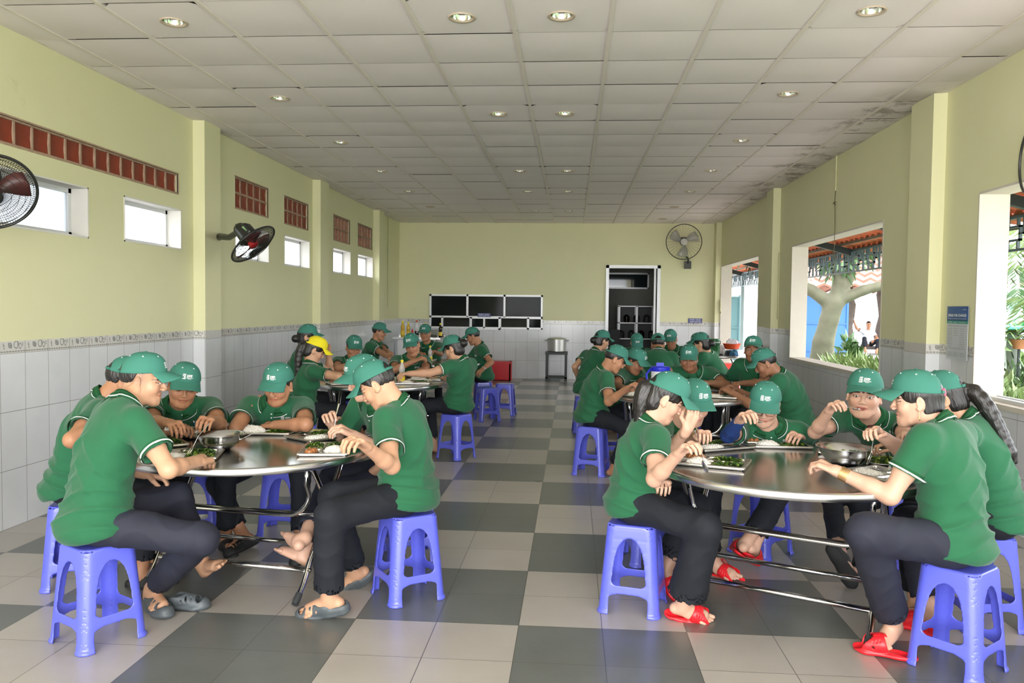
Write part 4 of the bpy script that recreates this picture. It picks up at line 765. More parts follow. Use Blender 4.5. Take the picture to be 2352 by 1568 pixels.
    # collar
    n = 40; top = []; bot = []; cfp = perp(cf, ax); crp = np.cross(cfp, ax); s1 = []; s2 = []
    for i in range(n+1):
        th = math.radians(22+316*i/n); e = cfp*math.cos(th)+crp*math.sin(th); fr_ = max(0, math.cos(th)); back = max(0, -math.cos(th))
        T_ = Nn+ax*(.030+.012*back-.012*fr_)+e*(.064+.004*fr_+.010*max(0, math.cos(th))); L_ = .038+.030*fr_**3
        q = T_+e*.030-ax*L_+cfp*.012*fr_; hit = bvh.find_nearest(Vector(q)); 
        if hit[0] is not None and hit[3] < .06: q = v3(hit[0])+v3(hit[1])*(.004 if (v3(hit[1])@e) > -.2 else -.004)
        mid = (T_+q)/2+e*.008; top.append(T_); bot.append(q); s1.append(q+(mid-q)*.14+e*.0032+ax*.001); s2.append(q+(mid-q)*.34+e*.0034+ax*.001)
    m = MB(); mids = [(a+b)/2+nrm(np.cross(ax, np.cross((a+b)/2-Nn, ax)))*.006 for a, b in zip(top, bot)]
    inn = [a-nrm(np.cross(ax, np.cross(a-Nn, ax)))*.005-ax*.03 for a in top]
    for A_, B_ in ((inn, top), (top, mids), (mids, bot)): V, F_ = strip(A_, B_); m.add([v-O for v in V], F_)
    me = m.mesh('collar', smooth=True); c = ob('collar', me, M_rib, shirt); md = c.modifiers.new('thick', 'SOLIDIFY'); md.thickness = .0025
    m = MB(); V, F_ = strip(s1, s2); m.add([v-O for v in V], F_); ob('collar_stripe', m.mesh('collar_stripe', smooth=True), M_str, shirt, label='white stripe')
    # chest logo, buttons
    if lod >= 1 or o.get('logo', 1):
        m = MB(); ok = True; V = []; sc = 1.25; o0 = Nn-tg*.165*k+cf*.22-cr*(.060 if not female else .065)
        for v in LOGO.v:
            q = o0-cr*(v[0]-.0)*sc*1+tg*v[1]*sc; hit = bvh.ray_cast(Vector(q), Vector(-cf), .35)
            if hit[0] is None: ok = False; break
            V.append(v3(hit[0])+v3(hit[1])*.002-O)
        if ok: m.add(V, LOGO.f); ob('shirt_logo', m.mesh('shirt_logo'), M_str, shirt, label='white embroidered logo')
        if lod == 2:
            for q_ in (.115, .155):
                hit = bvh.ray_cast(Vector(Nn-tg*q_+cf*.25), Vector(-cf), .4)
                if hit[0] is not None: B = Vox((-.007,)*3, (.007,)*3, .0012).ell((0, 0, 0), (.0052, .0052, .0022), k=0).net(); Q = Matrix(Vector(hit[1]).to_track_quat('Z', 'Y').to_matrix().to_4x4()); me = np_mesh('shirt_button', B[0], B[1]); b_ = ob('shirt_button', me, M_str, shirt); b_.matrix_local = Matrix.Translation(hit[0]-Vector(O)) @ Q
    # trousers
    lg = [v3(q) for g in ('gR', 'gL') for q in p[g][:3]]+[H]; X = Vox(np.minimum.reduce(lg)-.13, np.maximum.reduce(lg)+.13, ht); fe = .95 if female else 1.0
    X.ell(H+v3((0, 0, -.025)), (.168*fat*k, .128*fat*k, .088), np.stack([br, bf, v3((0, 0, 1))]), k=.04)
    for g in ('gR', 'gL'):
        J, K, A, Ft = (v3(q) for q in p[g]); ft_ = 1+(fat-1)*.7; X.cone(J, K, .092*fe*ft_, o.get('knee', .062)*fe*ft_, .04); cu = o.get('cuff', .13); e_ = A+(K-A)*cu*1.0; fw_ = o.get('flare', .060); capcone(X, K, e_, o.get('knee', .062)*1.02*fe, fw_, .03, .005, .03)
    P, F = X.net(); P = relax(P, F, 2, .5); rg = np.random.default_rng(seed); f1, f2 = rg.uniform(0, 6, 2)
    P = displace(P, F, lambda P, N: .0045*((1-np.abs(np.sin(P[:, 2]*34+np.sin(P[:, 0]*22+f1)*1.6+P[:, 1]*11)))**2+.6*np.sin(P[:, 0]*31+P[:, 2]*17+f2)-.4)); P = relax(P, F, 1, .3)
    P[:, 2] = np.where((np.hypot(P[:, 0]-H[0], P[:, 1]-H[1]) < .16) & (P[:, 2] > .3), np.maximum(P[:, 2], .456), P[:, 2])
    ob('trousers', np_mesh('trousers', M(P), F), M_trn if trouser == 'navy' else M_trs, root)
    # hair
    R = head_frame(p); Mh = Matrix([list(R[i])+[float(HC[i]-O[i])] for i in range(3)]+[[0, 0, 0, 1]]); hs_ = o.get('hs', 1.0); grav = R.T@v3((0, 0, -1)); lng = hair != 'short'
    if hair != 'none':
        X = Vox((-.13, -.26, -.42) if 'pony' in hair else (-.11, -.19, -.14), (.13, .10, .13), .0032 if lod == 2 else .005)
        X.ell((0, -.012, .032), (.0785, .0985, .090) if not lng else (.081, .102, .092), k=0)
        zb = (-.015 if o.get('fade') else -.055) if not lng else -.098
        if lng: X.ell((0, -.038, -.035), (.068, .068, .075), k=.02)
        S_ = slice(None); x, y, z = X.ax[0][:, None, None], X.ax[1][None, :, None], X.ax[2][None, None, :]
        lim = zb+np.where(y > -.045, (y+.045)*(1.0 if not lng else .85), 0)+.35*np.maximum(0, .02-np.abs(y+.012))*(np.abs(x) > .06)*4+.020*np.sin(y*70)*0; X.D = np.maximum(X.D, (lim-z)*.75).astype(np.float32)
        if cap: e1 = np.sqrt((x/.0850)**2+((y+.005)/.1030)**2+((z-.03)/.090)**2); X.D = np.maximum(X.D, np.where(z > .012, (e1-1)*.08-np.clip((.035-z)/.02, 0, 1)*.006, -1)).astype(np.float32)
        if 'bun' in hair: bz = o.get('bunz', -.02); X.ell((0, -.125, bz), (.042, .038, .042), k=.02); X.cone((0, -.09, bz), (0, -.12, bz), .03, .03, .02)
        if 'pony' in hair:
            q = v3((0, -.100, .022)); d = nrm(v3((o.get('pside', 0), -1, .0))); Lp = .26 if hair == 'pony' else .42; n_ = 9
            for i in range(n_):
                t = i/n_; d = nrm(d*.55+grav*.62+v3((0, -o.get('pback', 0), 0))); q2 = q+d*Lp/n_; r_ = .037*(1-.6*max(0, t-.4)) if i else .024; r2_ = .037*(1-.65*max(0, t+1/n_-.4)); X.cone(q, q2, r_, r2_ if i < n_-1 else .012, .012, flat=((1, 0, 0), 1.0)); q = q2
        P, F = X.net()
        if lod == 2: P = displace(P, F, lambda P, N: .0005*np.sin(P[:, 0]*700+np.sin(P[:, 2]*30)*3)+.0008*np.sin(P[:, 0]*260+P[:, 2]*14))
        hm = np_mesh('hair', P*hs_, F); hq = ob('hair', hm, M_hairb if o.get('brown') else M_hair, root); hq.matrix_local = Mh
    # cap
    if cap:
        c = ob('cap', CAP_G if cap == 'green' else CAP_Y, None, root); ct = o.get('ctilt', 0); c.matrix_local = Mh @ Matrix.Scale(hs_*1.0, 4) @ Matrix.Rotation(math.radians(ct), 4, 'X'); md = c.modifiers.new('thick', 'SOLIDIFY'); md.thickness = .0022; md.offset = CAPOFF
        for nm, me in (('cap_brim', BR_G if cap == 'green' else BR_Y), ('top_button', BTN), ('cap_strap', STRAP), ('eyelets', EYE), ('cap_logo', LOGOCAP)):
            if cap != 'green' and nm in ('cap_logo', 'cap_strap', 'top_button'): continue
            q = ob(nm, me, None, c)
            if nm == 'cap_strap': md = q.modifiers.new('thick', 'SOLIDIFY'); md.thickness = .002
            if nm == 'cap_logo': q['label'] = 'white printed logo'
    # footwear
    if shoes:
        for s in (1, -1):
            kd = shoes if not isinstance(shoes, dict) else shoes.get(s)
            if not kd: continue
            Of, R_, g_, U_ = feet[s]; sh = ob({'slide': 'sandal', 'clog': 'clog', 'shoe': 'shoe'}[kd[0]], shoe(kd[0], kd[1], s), None, root); Q = Of-O-U_*.012; Mx = np.stack([R_, g_, U_], 1)*k; sh.matrix_local = Matrix([list(Mx[i])+[float(Q[i])] for i in range(3)]+[[0, 0, 0, 1]])
    if sleeve_arm:
        s = sleeve_arm; S, E, W = (v3(q) for q in p['aR' if s == 1 else 'aL']); X = Vox(np.minimum.reduce([S, E, W])-.08, np.maximum.reduce([S, E, W])+.08, .005); X.cone(S+(E-S)*.45, E, .047, .040, 0); X.cone(E, E+(W-E)*.35, .042, .041, .02); capcone(X, E+(W-E)*.3, E+(W-E)*.97, .041, .029, .01, .002, .02); P, F = X.net(); ob('arm_sleeve', np_mesh('arm_sleeve', M(relax(P, F, 1)), F), mat('blue_arm_sleeve', (.012, .045, .20), .7), root, label='dark blue arm sleeve')
    if o.get('eyes'):
        for s in (-1, 1):
            B = Vox((-.014,)*3, (.014,)*3, .0012).ell((0, 0, 0), (.0115,)*3, k=0).net(); P = B[0]; C = np.tile(v3((.62, .60, .58)), (len(P), 1)); dd = np.hypot(P[:, 0]-o.get('gx', 0), P[:, 2]+.001); C[(dd < .0052) & (P[:, 1] > 0)] = (.02, .012, .008); m_ = np.abs(P[:, 2])*1.0+P[:, 0]**2*30 > .0052; C[m_] = sk*.8
            e = ob('eye', np_mesh('eye', P, B[1], C), M_skin, root); e.matrix_local = Mh @ Matrix.Translation((s*.032*hs_, .0775*hs_, -.001))
    if o.get('glasses'):
        m = MB()
        for s in (-1, 1):
            pts = [(s*.033+.0245*math.copysign(abs(math.cos(a))**.7, math.cos(a)), .100, -.004+.0165*math.copysign(abs(math.sin(a))**.7, math.sin(a))) for a in np.linspace(0, 2*PI, 21)[:-1]]; m.tube(pts, .0014, 5, closed=True); m.tube([(s*.057, .099, .002), (s*.074, .075, .004), (s*.080, -.01, .0)], .0013, 5)
        m.tube([(-.009, .100, 0), (0, .106, .002), (.009, .100, 0)], .0014, 5); e = ob('glasses', m.mesh('glasses', smooth=True), mat('dark_wire', (.04, .03, .03), .3, metal=.6), root); e.matrix_local = Mh
    if o.get('earring'):
        s = o['earring']; m = MB(); m.tube([(s*.082, -.002, -.04-.006*i) for i in range(8 if o.get('drop') else 2)], .0016 if o.get('drop') else .003, 5); e = ob('earring', m.mesh('earring', smooth=True), M_gold, root); e.matrix_local = Mh
    if o.get('tie'):
        m = MB(); m.lathe([(.014, -.01), (.02, -.004), (.02, .004), (.014, .01)], 16); e = ob('hair_tie', m.mesh('hair_tie', smooth=True), mat('pink_tie', (.75, .12, .22), .5), root); e.matrix_local = Mh @ Matrix.Translation((-.01, -.105, .03)) @ Matrix.Rotation(PI/2, 4, 'X')
    return root, grips, bvh
# ---------------------------------------------------------------- stools
M_blue = mat('blue_stool_plastic', (.115, .135, .72), .30, var=.05, spec=.5, coat=.15)
def stool_mesh():
    X = Vox((-.17, -.17, 0), (.17, .17, .46), .0042); x, y, z = X.ax[0][:, None, None], X.ax[1][None, :, None], X.ax[2][None, None, :]
    ax_, ay = np.abs(x), np.abs(y); hw = lambda z_: .156-.034*(np.maximum(z_, 0)/.45)
    def rb(w_, r): return np.sqrt(np.maximum(ax_-(w_-r), 0)**2+np.maximum(ay-(w_-r), 0)**2)+np.minimum(np.maximum(ax_-(w_-r), ay-(w_-r)), 0)-r
    lipz = np.clip((.022-z)/.01, 0, 1)*.005
    out = np.maximum(rb(hw(z)+lipz, .045), np.maximum(z-.45, -z)); 
    edge = rb(hw(z)-.010, .045); out = np.where(z > .44, np.maximum(out, np.sqrt(np.maximum(edge, 0)**2+np.maximum(z-.440, 0)**2)-.010), out)
    inn = np.maximum(rb(hw(z)-.0055, .041), z-.443); D = np.maximum(out, -inn)
    def arch(u):     # opening profile in a face: tall rounded window and the gap between the feet
        tt_ = np.clip((z-.15)/.235, 0, 1); w1 = (.088-.022*tt_)*np.sqrt(np.maximum(1-tt_**4.5, 0))-.002; a = np.maximum(np.abs(u)-(w1), np.maximum(.150-z, z-.385)); a = np.where(z < .175, np.maximum(np.abs(u)-(.086-.02*np.clip((.17-z)/.02, 0, 1)**2), .150-z), a)
        w2 = .098-.05*np.clip((z-.085)/.022, 0, 1)**2; b = np.maximum(np.abs(u)-w2, z-.107); return np.minimum(a, b)
    D = np.maximum(D, -(np.maximum(arch(x+0*y), .05-ay))); D = np.maximum(D, -(np.maximum(arch(y+0*x), .05-ax_)))
    X.D = (D+0*x+0*y).astype(np.float32)
    rim = lambda u, other: None
    P, F = X.net(); P = relax(P, F, 1, .4); P[:, 2] = np.maximum(P[:, 2], 0); return np_mesh('stool', P, F)
STOOL = stool_mesh(); STOOL.materials.append(M_blue)
def stool(x, y, deg, label, group): return ob('plastic_stool', STOOL, None, None, (x, y, 0), (0, 0, math.radians(deg)), label, 'stool', group)
# ---------------------------------------------------------------- folding round tables
M_steel = mat('brushed_steel', (.52, .51, .50), .17, metal=1, var=.06, vscale=3); M_tube = mat('steel_tube', (.60, .60, .60), .12, metal=1); M_rub = mat('dark_rubber', (.03, .033, .036), .6)
M_edge = mat('steel_rim', (.68, .68, .69), .26, metal=1)
def table(x, y, deg, r, label, full=True):
    t = thing('folding_table', (x, y, 0), label, 'table', 'round steel dining tables', math.radians(deg)); z = .75
    m = MB().lathe([(0.02, z-.03), (r-.03, z-.03), (r-.028, z-.001), (r-.022, z), (r*.7, z-.0005), (r*.3, z-.0005), (.001, z-.0005)], 96, capb=False, capt=False); m.lathe([(.02, z-.034), (r-.03, z-.034)], 64, capb=True, capt=False); ob('tabletop', m.mesh('tabletop', ang=30), M_steel, t)
    m = MB().lathe([(r-.03, z-.034), (r-.004, z-.036), (r, z-.031), (r, z-.004), (r-.004, z), (r-.024, z+.0006)], 96, capb=False, capt=False); ob('table_rim', m.mesh('table_rim', ang=50), M_edge, t)
    R_ = .0155; wd = .46*r/.66; dp = .27
    for s in (-1, 1):
        for q in (-1, 1):
            u = s*(wd+(.018 if q > 0 else -.018)); pts = [(u, -q*dp*.9, z-.04), (u, -q*dp*.45, .56), (u, 0, .40), (u, q*dp*.62, .22), (u, q*dp*.95, .10), (u, q*(dp+.07), .03)]
            sm = []
            for i in range(25):
                tt = i/24*(len(pts)-1); k = min(int(tt), len(pts)-2); f_ = tt-k; P_ = [pts[max(k-1, 0)], pts[k], pts[k+1], pts[min(k+2, len(pts)-1)]]
                sm.append([.5*(2*P_[1][c]+(P_[2][c]-P_[0][c])*f_+(2*P_[0][c]-5*P_[1][c]+4*P_[2][c]-P_[3][c])*f_**2+(3*P_[1][c]-P_[0][c]-3*P_[2][c]+P_[3][c])*f_**3) for c in range(3)])
            l = ob('leg', MB().tube(sm, R_, 12).mesh('leg', smooth=True), M_tube, t)
            a, b = Vector(sm[-2]), Vector(sm[-1]); d = (b-a).normalized(); ob('foot_cap', MB().tube([b-d*.05, b-d*.02, b+d*.012], [.018, .019, .017], 12).mesh('foot_cap', ang=40), M_rub, l)
        ob('pivot', MB().tube([(s*wd-.045, 0, .405), (s*wd+.045, 0, .405)], [.017]*2, 10).mesh('pivot', ang=40), M_tube, t)
    for q, zz in ((-dp*.80, .155), (dp*.80, .155), (-.05, .40)): ob('stretcher', MB().tube([(-wd, q, zz), (wd, q, zz)], .0135, 10).mesh('stretcher', smooth=True), M_tube, t)
    pts = [(-wd+.02, -dp*.8, z-.045), (-wd+.03, -dp*.76, .60)]+[(-wd+.03+.13*(1-math.cos(a)), -dp*.62, .555-.13*math.sin(a)) for a in np.linspace(.1, PI/2, 7)]; pts += [(-p_[0], p_[1], p_[2]) for p_ in reversed(pts)]
    ob('brace', MB().tube(pts, .0125, 10).mesh('brace', smooth=True), M_tube, t)
    for yy in (-dp*.8, dp*.8): ob('top_rail', MB().tube([(-wd-.03, yy, z-.047), (wd+.03, yy, z-.047)], .012, 8).mesh('top_rail', smooth=True), M_tube, t)
    return t
# ---------------------------------------------------------------- food trays
def tray_mesh():
    X = Vox((-.19, -.14, 0), (.19, .14, .024), .0022); X.box((0, 0, .013), (.180, .132, .0095), .008); x, y, z = X.ax[0][:, None, None], X.ax[1][None, :, None], X.ax[2][None, None, :]
    X.D = np.maximum(X.D, -(np.maximum(np.sqrt(np.maximum(np.abs(x)-.14, 0)**2+np.maximum(np.abs(y)-.092, 0)**2)-.036+0*z, .0205-z))).astype(np.float32)
    for cx, cy, a, b in ((-.075, -.048, .092, .062), (.092, -.048, .066, .062), (-.100, .066, .064, .046), (.062, .066, .092, .046)): X.box((cx, cy, .021), (a, b, .0165), .014, sub=True, k=.004)
    # outside: tapering pans below the flat rim
    P, F = X.net(); P = relax(P, F, 1, .3); m = P[:, 2] < .010; sc_ = np.where(m, .955, 1); P[:, 0] *= sc_; P[:, 1] *= np.where(m, .94, 1); P[:, 2] -= P[:, 2].min(); return np_mesh('tray', P, F)
TRAY = tray_mesh(); TRAY.materials.append(mat('stamped_steel', (.62, .60, .57), .28, metal=1, var=.04))
def lump(name, rx, ry, rz, h, seed, amp=.004, f=80):
    rg = np.random.default_rng(seed); X = Vox((-rx-.01, -ry-.01, -.004), (rx+.01, ry+.01, rz+.012), h)
    for _ in range(9): X.ell((rg.uniform(-.55, .55)*rx, rg.uniform(-.5, .5)*ry, 0), (rx*rg.uniform(.4, .62), ry*rg.uniform(.4, .62), rz*rg.uniform(.6, 1.05)), k=.012)
    P, F = X.net(); a = rg.uniform(0, 6, 6); P = displace(P, F, lambda P, N: amp*(np.sin(P[:, 0]*f*5+a[0])*np.sin(P[:, 1]*f*5+a[1])+np.sin(P[:, 2]*f*6+P[:, 0]*f*3+a[2])*.6)); return P, F
RICE = []
for sd_ in (1, 2, 3):
    P, F = lump('rice', .082, .050, (.026, .019, .045)[sd_-1], .0026, sd_, .0030); me = np_mesh('rice', P, F)
    m = MB(); rg = np.random.default_rng(sd_)
    for _ in range(700):
        i = rg.integers(len(P)); p_ = P[i]; 
        if p_[2] < .003: continue
        d = nrm(rg.normal(size=3)); L_ = .0032; u_ = perp((.3, .5, .8), d); w_ = np.cross(d, u_); r_ = .0011
        m.add([p_-d*L_, p_+u_*r_, p_+w_*r_, p_-u_*r_, p_-w_*r_, p_+d*L_], [(0,2,1),(0,3,2),(0,4,3),(0,1,4),(5,1,2),(5,2,3),(5,3,4),(5,4,1)])
    m.v += [tuple(q) for q in []]; o_ = len(m.v); m.add(P, [tuple(int(i) for i in q) for q in F]); me = m.mesh('rice', smooth=True); me.materials.append(mat('boiled_rice', (.80, .78, .72), .5, sub=0, spec=.4)); RICE.append(me)
def greens(seed, rx=.07, ry=.04, n=90, hz_=.03):
    rg = np.random.default_rng(seed); m = MB()
    for _ in range(n):
        c = v3((rg.uniform(-1, 1)*rx, rg.uniform(-1, 1)*ry, rg.uniform(.002, hz_*.7))); c[2] *= max(.3, 1-(c[0]/rx)**2*.5-(c[1]/ry)**2*.5); a = rg.uniform(0, 2*PI); d = v3((math.cos(a), math.sin(a), rg.uniform(-.25, .35))); L_ = rg.uniform(.015, .038); wd = rg.uniform(.003, .009); s_ = v3((-math.sin(a), math.cos(a), rg.uniform(-.5, .5))); k = 5; V = []
        for i in range(k+1): t = i/k; q = c+d*L_*(t-.5)+v3((0, 0, .008*math.sin(t*PI))); w_ = wd*math.sin(PI*min(.97, t*.9+.08)); V += [q-s_*w_, q+v3((0, 0, -.003*1)), q+s_*w_]
        V = [(v_[0], v_[1], max(v_[2], .0006)) for v_ in V]
        F = []; [F.extend([(3*i, 3*i+1, 3*i+4, 3*i+3), (3*i+1, 3*i+2, 3*i+5, 3*i+4)]) for i in range(k)]; m.add(V, F, int(rg.integers(3)))
    me = m.mesh('greens', smooth=True)
    for q in (('boiled_greens', (.050, .125, .012)), ('dark_greens', (.020, .060, .010)), ('stem_greens', (.20, .30, .04))): me.materials.append(mat(q[0], q[1], .35, spec=.5))
    return me
GRN = [greens(s) for s in (4, 5, 6)]
def stew(seed, cols):
    rg = np.random.default_rng(seed); X = Vox((-.062, -.045, -.002), (.062, .045, .035), .0026)
    for _ in range(9): X.ell((rg.uniform(-.042, .042), rg.uniform(-.026, .026), rg.uniform(.002, .012)), rg.uniform(.009, .019, 3), k=.001)
    P, F = X.net(); P = displace(P, F, lambda P, N: .0012*np.sin(P[:, 0]*260+seed)*np.sin(P[:, 1]*230)); me = np_mesh('stew', P, F); me.materials.append(mat(cols[0], cols[1], .3, var=.4, vscale=40)); return me
STEW = [stew(1, ('braised_meat', (.34, .13, .045))), stew(2, ('braised_meat', 0)), stew(3, ('braised_meat', 0))]
def tray(x, y, deg, label, where, rice=0, group='steel meal trays', parts='rgm', z=.7505, tb_='T'):
    a = math.radians(deg); c, s = math.cos(a), math.sin(a); ob('meal_tray', TRAY, None, None, (x, y, z), (0, 0, a), label, 'tray', group); w = lambda u, v, h: (x+c*u-s*v, y+s*u+c*v, z+h)
    if 'r' in parts: ob('rice_portion', RICE[rice], None, None, w(-.072, -.048, .006), (0, 0, a), 'white boiled rice ' + where, 'rice', 'rice portions', 'stuff')
    if 'g' in parts: ob('greens_portion', GRN[rice], None, None, w(.062, .066, .006), (0, 0, a), 'green cooked vegetables ' + where, 'vegetables', 'vegetable portions', 'stuff')
    if 'h' in parts: ob('greens_portion', GRN[(rice+1) % 3], None, None, w(.085, -.048, .005), (0, 0, a+.4), 'soft green vegetables in the small well ' + where, 'vegetables', 'vegetable portions', 'stuff')
    if 'm' in parts: ob('meat_portion', STEW[rice], None, None, w(-.10, .066, .006), (0, 0, a), 'brown braised meat ' + where, 'meat', 'meat portions', 'stuff')
def spoon_mesh():
    X = Vox((-.025, -.02, -.02), (.025, .185, .02), .0013); X.ell((0, .012, 0), (.0185, .030, .0075), k=0); X.ell((0, .012, .0045), (.0172, .0287, .0075), k=0, sub=True); X.plane((0, 0, .003), (0, 0, 1), 0)
    X.cone((0, .040, .0005), (0, .10, .012), .0032, .0026, .004, flat=((0, 0, 1), .5)); X.cone((0, .10, .012), (0, .178, .006), .0028, .0058, .003, flat=((0, 0, 1), .3)); P, F = X.net(); return np_mesh('spoon', P, F)
SPOON = spoon_mesh(); SPOON.materials.append(M_tube)
def place_dir(o, p, d, up_=(0, 0, 1)):
    d = nrm(d); u = perp(up_, d); r = np.cross(d, u); M_ = np.stack([r, d, u], 1); o.matrix_world = Matrix([list(M_[i])+[float(p[i])] for i in range(3)]+[[0, 0, 0, 1]]); return o
def spoon(p, d, label, group='steel spoons', up_=(0, 0, 1)): return place_dir(ob('spoon', SPOON, None, None, label=label, cat='spoon', group=group), p, d, up_)
def bowl(x, y, r, h, label, z=.7505):
    m = MB().lathe([(.001, .002), (r*.42, .0), (r*.62, h*.22), (r*.85, h*.62), (r*.95, h*.96), (r*1.04, h), (r*1.04, h+.0015), (r*.94, h*.985), (r*.83, h*.63), (r*.60, h*.25), (r*.42, .004), (.001, .005)], 56, capb=False, capt=False)
    return ob('serving_bowl', m.mesh('serving_bowl', smooth=True), mat('bowl_steel', (.60, .60, .61), .20, metal=1), None, (x, y, z), None, label, 'bowl', 'steel serving bowls')
def bottle(x, y, z, s, label, body, labelc, capc, fill=.5, group='condiment bottles'):
    t = thing('sauce_bottle', (x, y, z), label, 'bottle', group)
    m = MB().lathe([(.028*s, 0), (.031*s, .006*s), (.031*s, .10*s), (.026*s, .115*s), (.031*s, .13*s), (.030*s, .16*s), (.014*s, .20*s), (.012*s, .222*s)], 24); ob('bottle_body', m, body, t)
    m = MB().lathe([(.0318*s, .028*s), (.0322*s, .03*s), (.0322*s, .088*s), (.0318*s, .09*s)], 24, capb=False, capt=False); ob('bottle_label', m, labelc, t)
    m = MB().lathe([(.0145*s, .215*s), (.0155*s, .218*s), (.0155*s, .238*s), (.013*s, .242*s)], 16); ob('bottle_cap', m, capc, t)
    if fill: m = MB().lathe([(.0285*s, .003*s), (.0295*s, .02*s), (.0295*s, fill*.05*s+.02)], 20); ob('sauce', m, mat('soy_sauce', (.02, .008, .004), .1), t)
    return t
M_clear = mat('clear_plastic', (.93, .95, .93), .03, alpha=.35, spec=.9); M_soyb = mat('dark_sauce', (.015, .010, .006), .12); M_ylab = mat('yellow_label', (.85, .62, .03), .45, var=.3, vscale=60); M_ycap = mat('yellow_cap', (.85, .72, .02), .4); M_redp = mat('red_plastic', (.60, .012, .02), .4, var=.05); M_rcap = mat('red_cap', (.55, .05, .01), .4); M_oil = mat('amber_oil', (.65, .42, .06), .1)
# ---------------------------------------------------------------- fans
def fan(name, loc, yaw, pitch, R, label, style):
    t = thing(name, loc, label, 'fan', 'wall fans'); B = Matrix.Rotation(yaw, 4, 'Z') @ Matrix.Rotation(pitch, 4, 'X')   # grille axis is local +Y
    dk = mat('fan_black', (.014, .015, .013), .35) if style != 'grey' else mat('fan_dark_metal', (.05, .05, .045), .4, metal=.3)
    def add(nm, mb, ma, sm=True, par=t): o = ob(nm, mb.mesh(nm, ang=50), ma, par); o.matrix_local = B; return o
    g = MB(); n = 96 if style != 'grey' else 30; dep = .07
    for side in (-1, 1):
        for i in range(n):
            a = 2*PI*i/n+.03*side; pts = [(r_*math.cos(a), side*dep*(1-(r_/R)**3.2), r_*math.sin(a)) for r_ in np.linspace(R*.2, R, 7)]; g.tube(pts, .0013 if n > 50 else .0016, 4, caps=False)
        for r_ in ((.2, .38, .55, .7, .83, .93) if n > 50 else (.2, .98)): g.tube([(R*r_*math.cos(a), side*dep*(1-r_**3.2), R*r_*math.sin(a)) for a in np.linspace(0, 2*PI, 49)[:-1]], .0016, 4, closed=True)
    add('grille', g, dk)
    g = MB(); g.tube([(R*math.cos(a), 0, R*math.sin(a)) for a in np.linspace(0, 2*PI, 65)[:-1]], .009, 8, closed=True); add('grille_ring', g, dk)
    g = MB(); g.add(*(lambda q: (q.v, q.f))(MB().lathe([(.001, dep+.012), (R*.16, dep+.012), (R*.2, dep)], 32, capb=False, capt=False))); g.v = [(v[0], v[2], v[1]) for v in g.v]; add('badge', g, mat('fan_badge', (.55, .55, .50), .4) if style == 'grey' else dk)
    bl = MB()
    for i in range(3):
        a0 = 2*PI*i/3+.4; nn = 8
        V = []
        for q in range(nn+1):
            r_ = R*(.18+.68*q/nn); wd = .36+.10*math.sin(q/nn*PI)
            for e in (-1, 0, 1): a = a0+e*wd+.25*q/nn; V.append((r_*math.cos(a), e*.020, r_*math.sin(a)))
        bl.add(V, [(3*q+e, 3*q+e+1, 3*q+e+4, 3*q+e+3) for q in range(nn) for e in (0, 1)])
    b = add('blades', bl, mat('blade_clear_grey', (.45, .45, .42), .2, alpha=.55) if style == 'grey' else mat('blade_dark_red', (.10, .02, .02), .3)); md = b.modifiers.new('t', 'SOLIDIFY'); md.thickness = .003
    hb = MB().lathe([(.001, -.03), (R*.18, -.03), (R*.19, .02), (R*.10, .035), (.001, .036)], 24, capb=False, capt=False); hb.v = [(v[0], v[2], v[1]) for v in hb.v]; add('hub', hb, M_redp if style != 'grey' else dk)
    X = Vox((-.11, -.27, -.11), (.11, -.05, .11), .005).cone((0, -.085, 0), (0, -.19, 0), .082, .070, 0).box((0, -.14, .035), (.06, .06, .06), .02, k=.02); P, F = X.net(); o = ob('motor_housing', np_mesh('motor_housing', P, F), dk, t); o.matrix_local = B
    return t, B, dk
# ---------------------------------------------------------------- ceiling downlights
_m = MB().lathe([(.062, .004), (.088, -.004), (.084, -.010), (.070, -.006), (.062, .004), (.055, .03), (.040, .05)], 32, capb=False, capt=False); DL = _m.mesh('trim_ring', smooth=True); DL.materials.append(mat('downlight_ring', srgb(196, 180, 158), .4))
_m = MB().lathe([(.060, .0), (.054, .028), (.040, .044), (.001, .046)], 28, capb=False, capt=False); DR = _m.mesh('reflector', smooth=True); DR.materials.append(mat('downlight_reflector', (.75, .80, .76), .12, metal=.9))
M_bulb = mat('lamp_glass', (.5, .53, .5), .2); _m = MB().lathe([(.001, .012), (.016, .016), (.022, .028), (.018, .042)], 16, capb=False, capt=True); DB = _m.mesh('bulb', smooth=True); DB.materials.append(M_bulb)
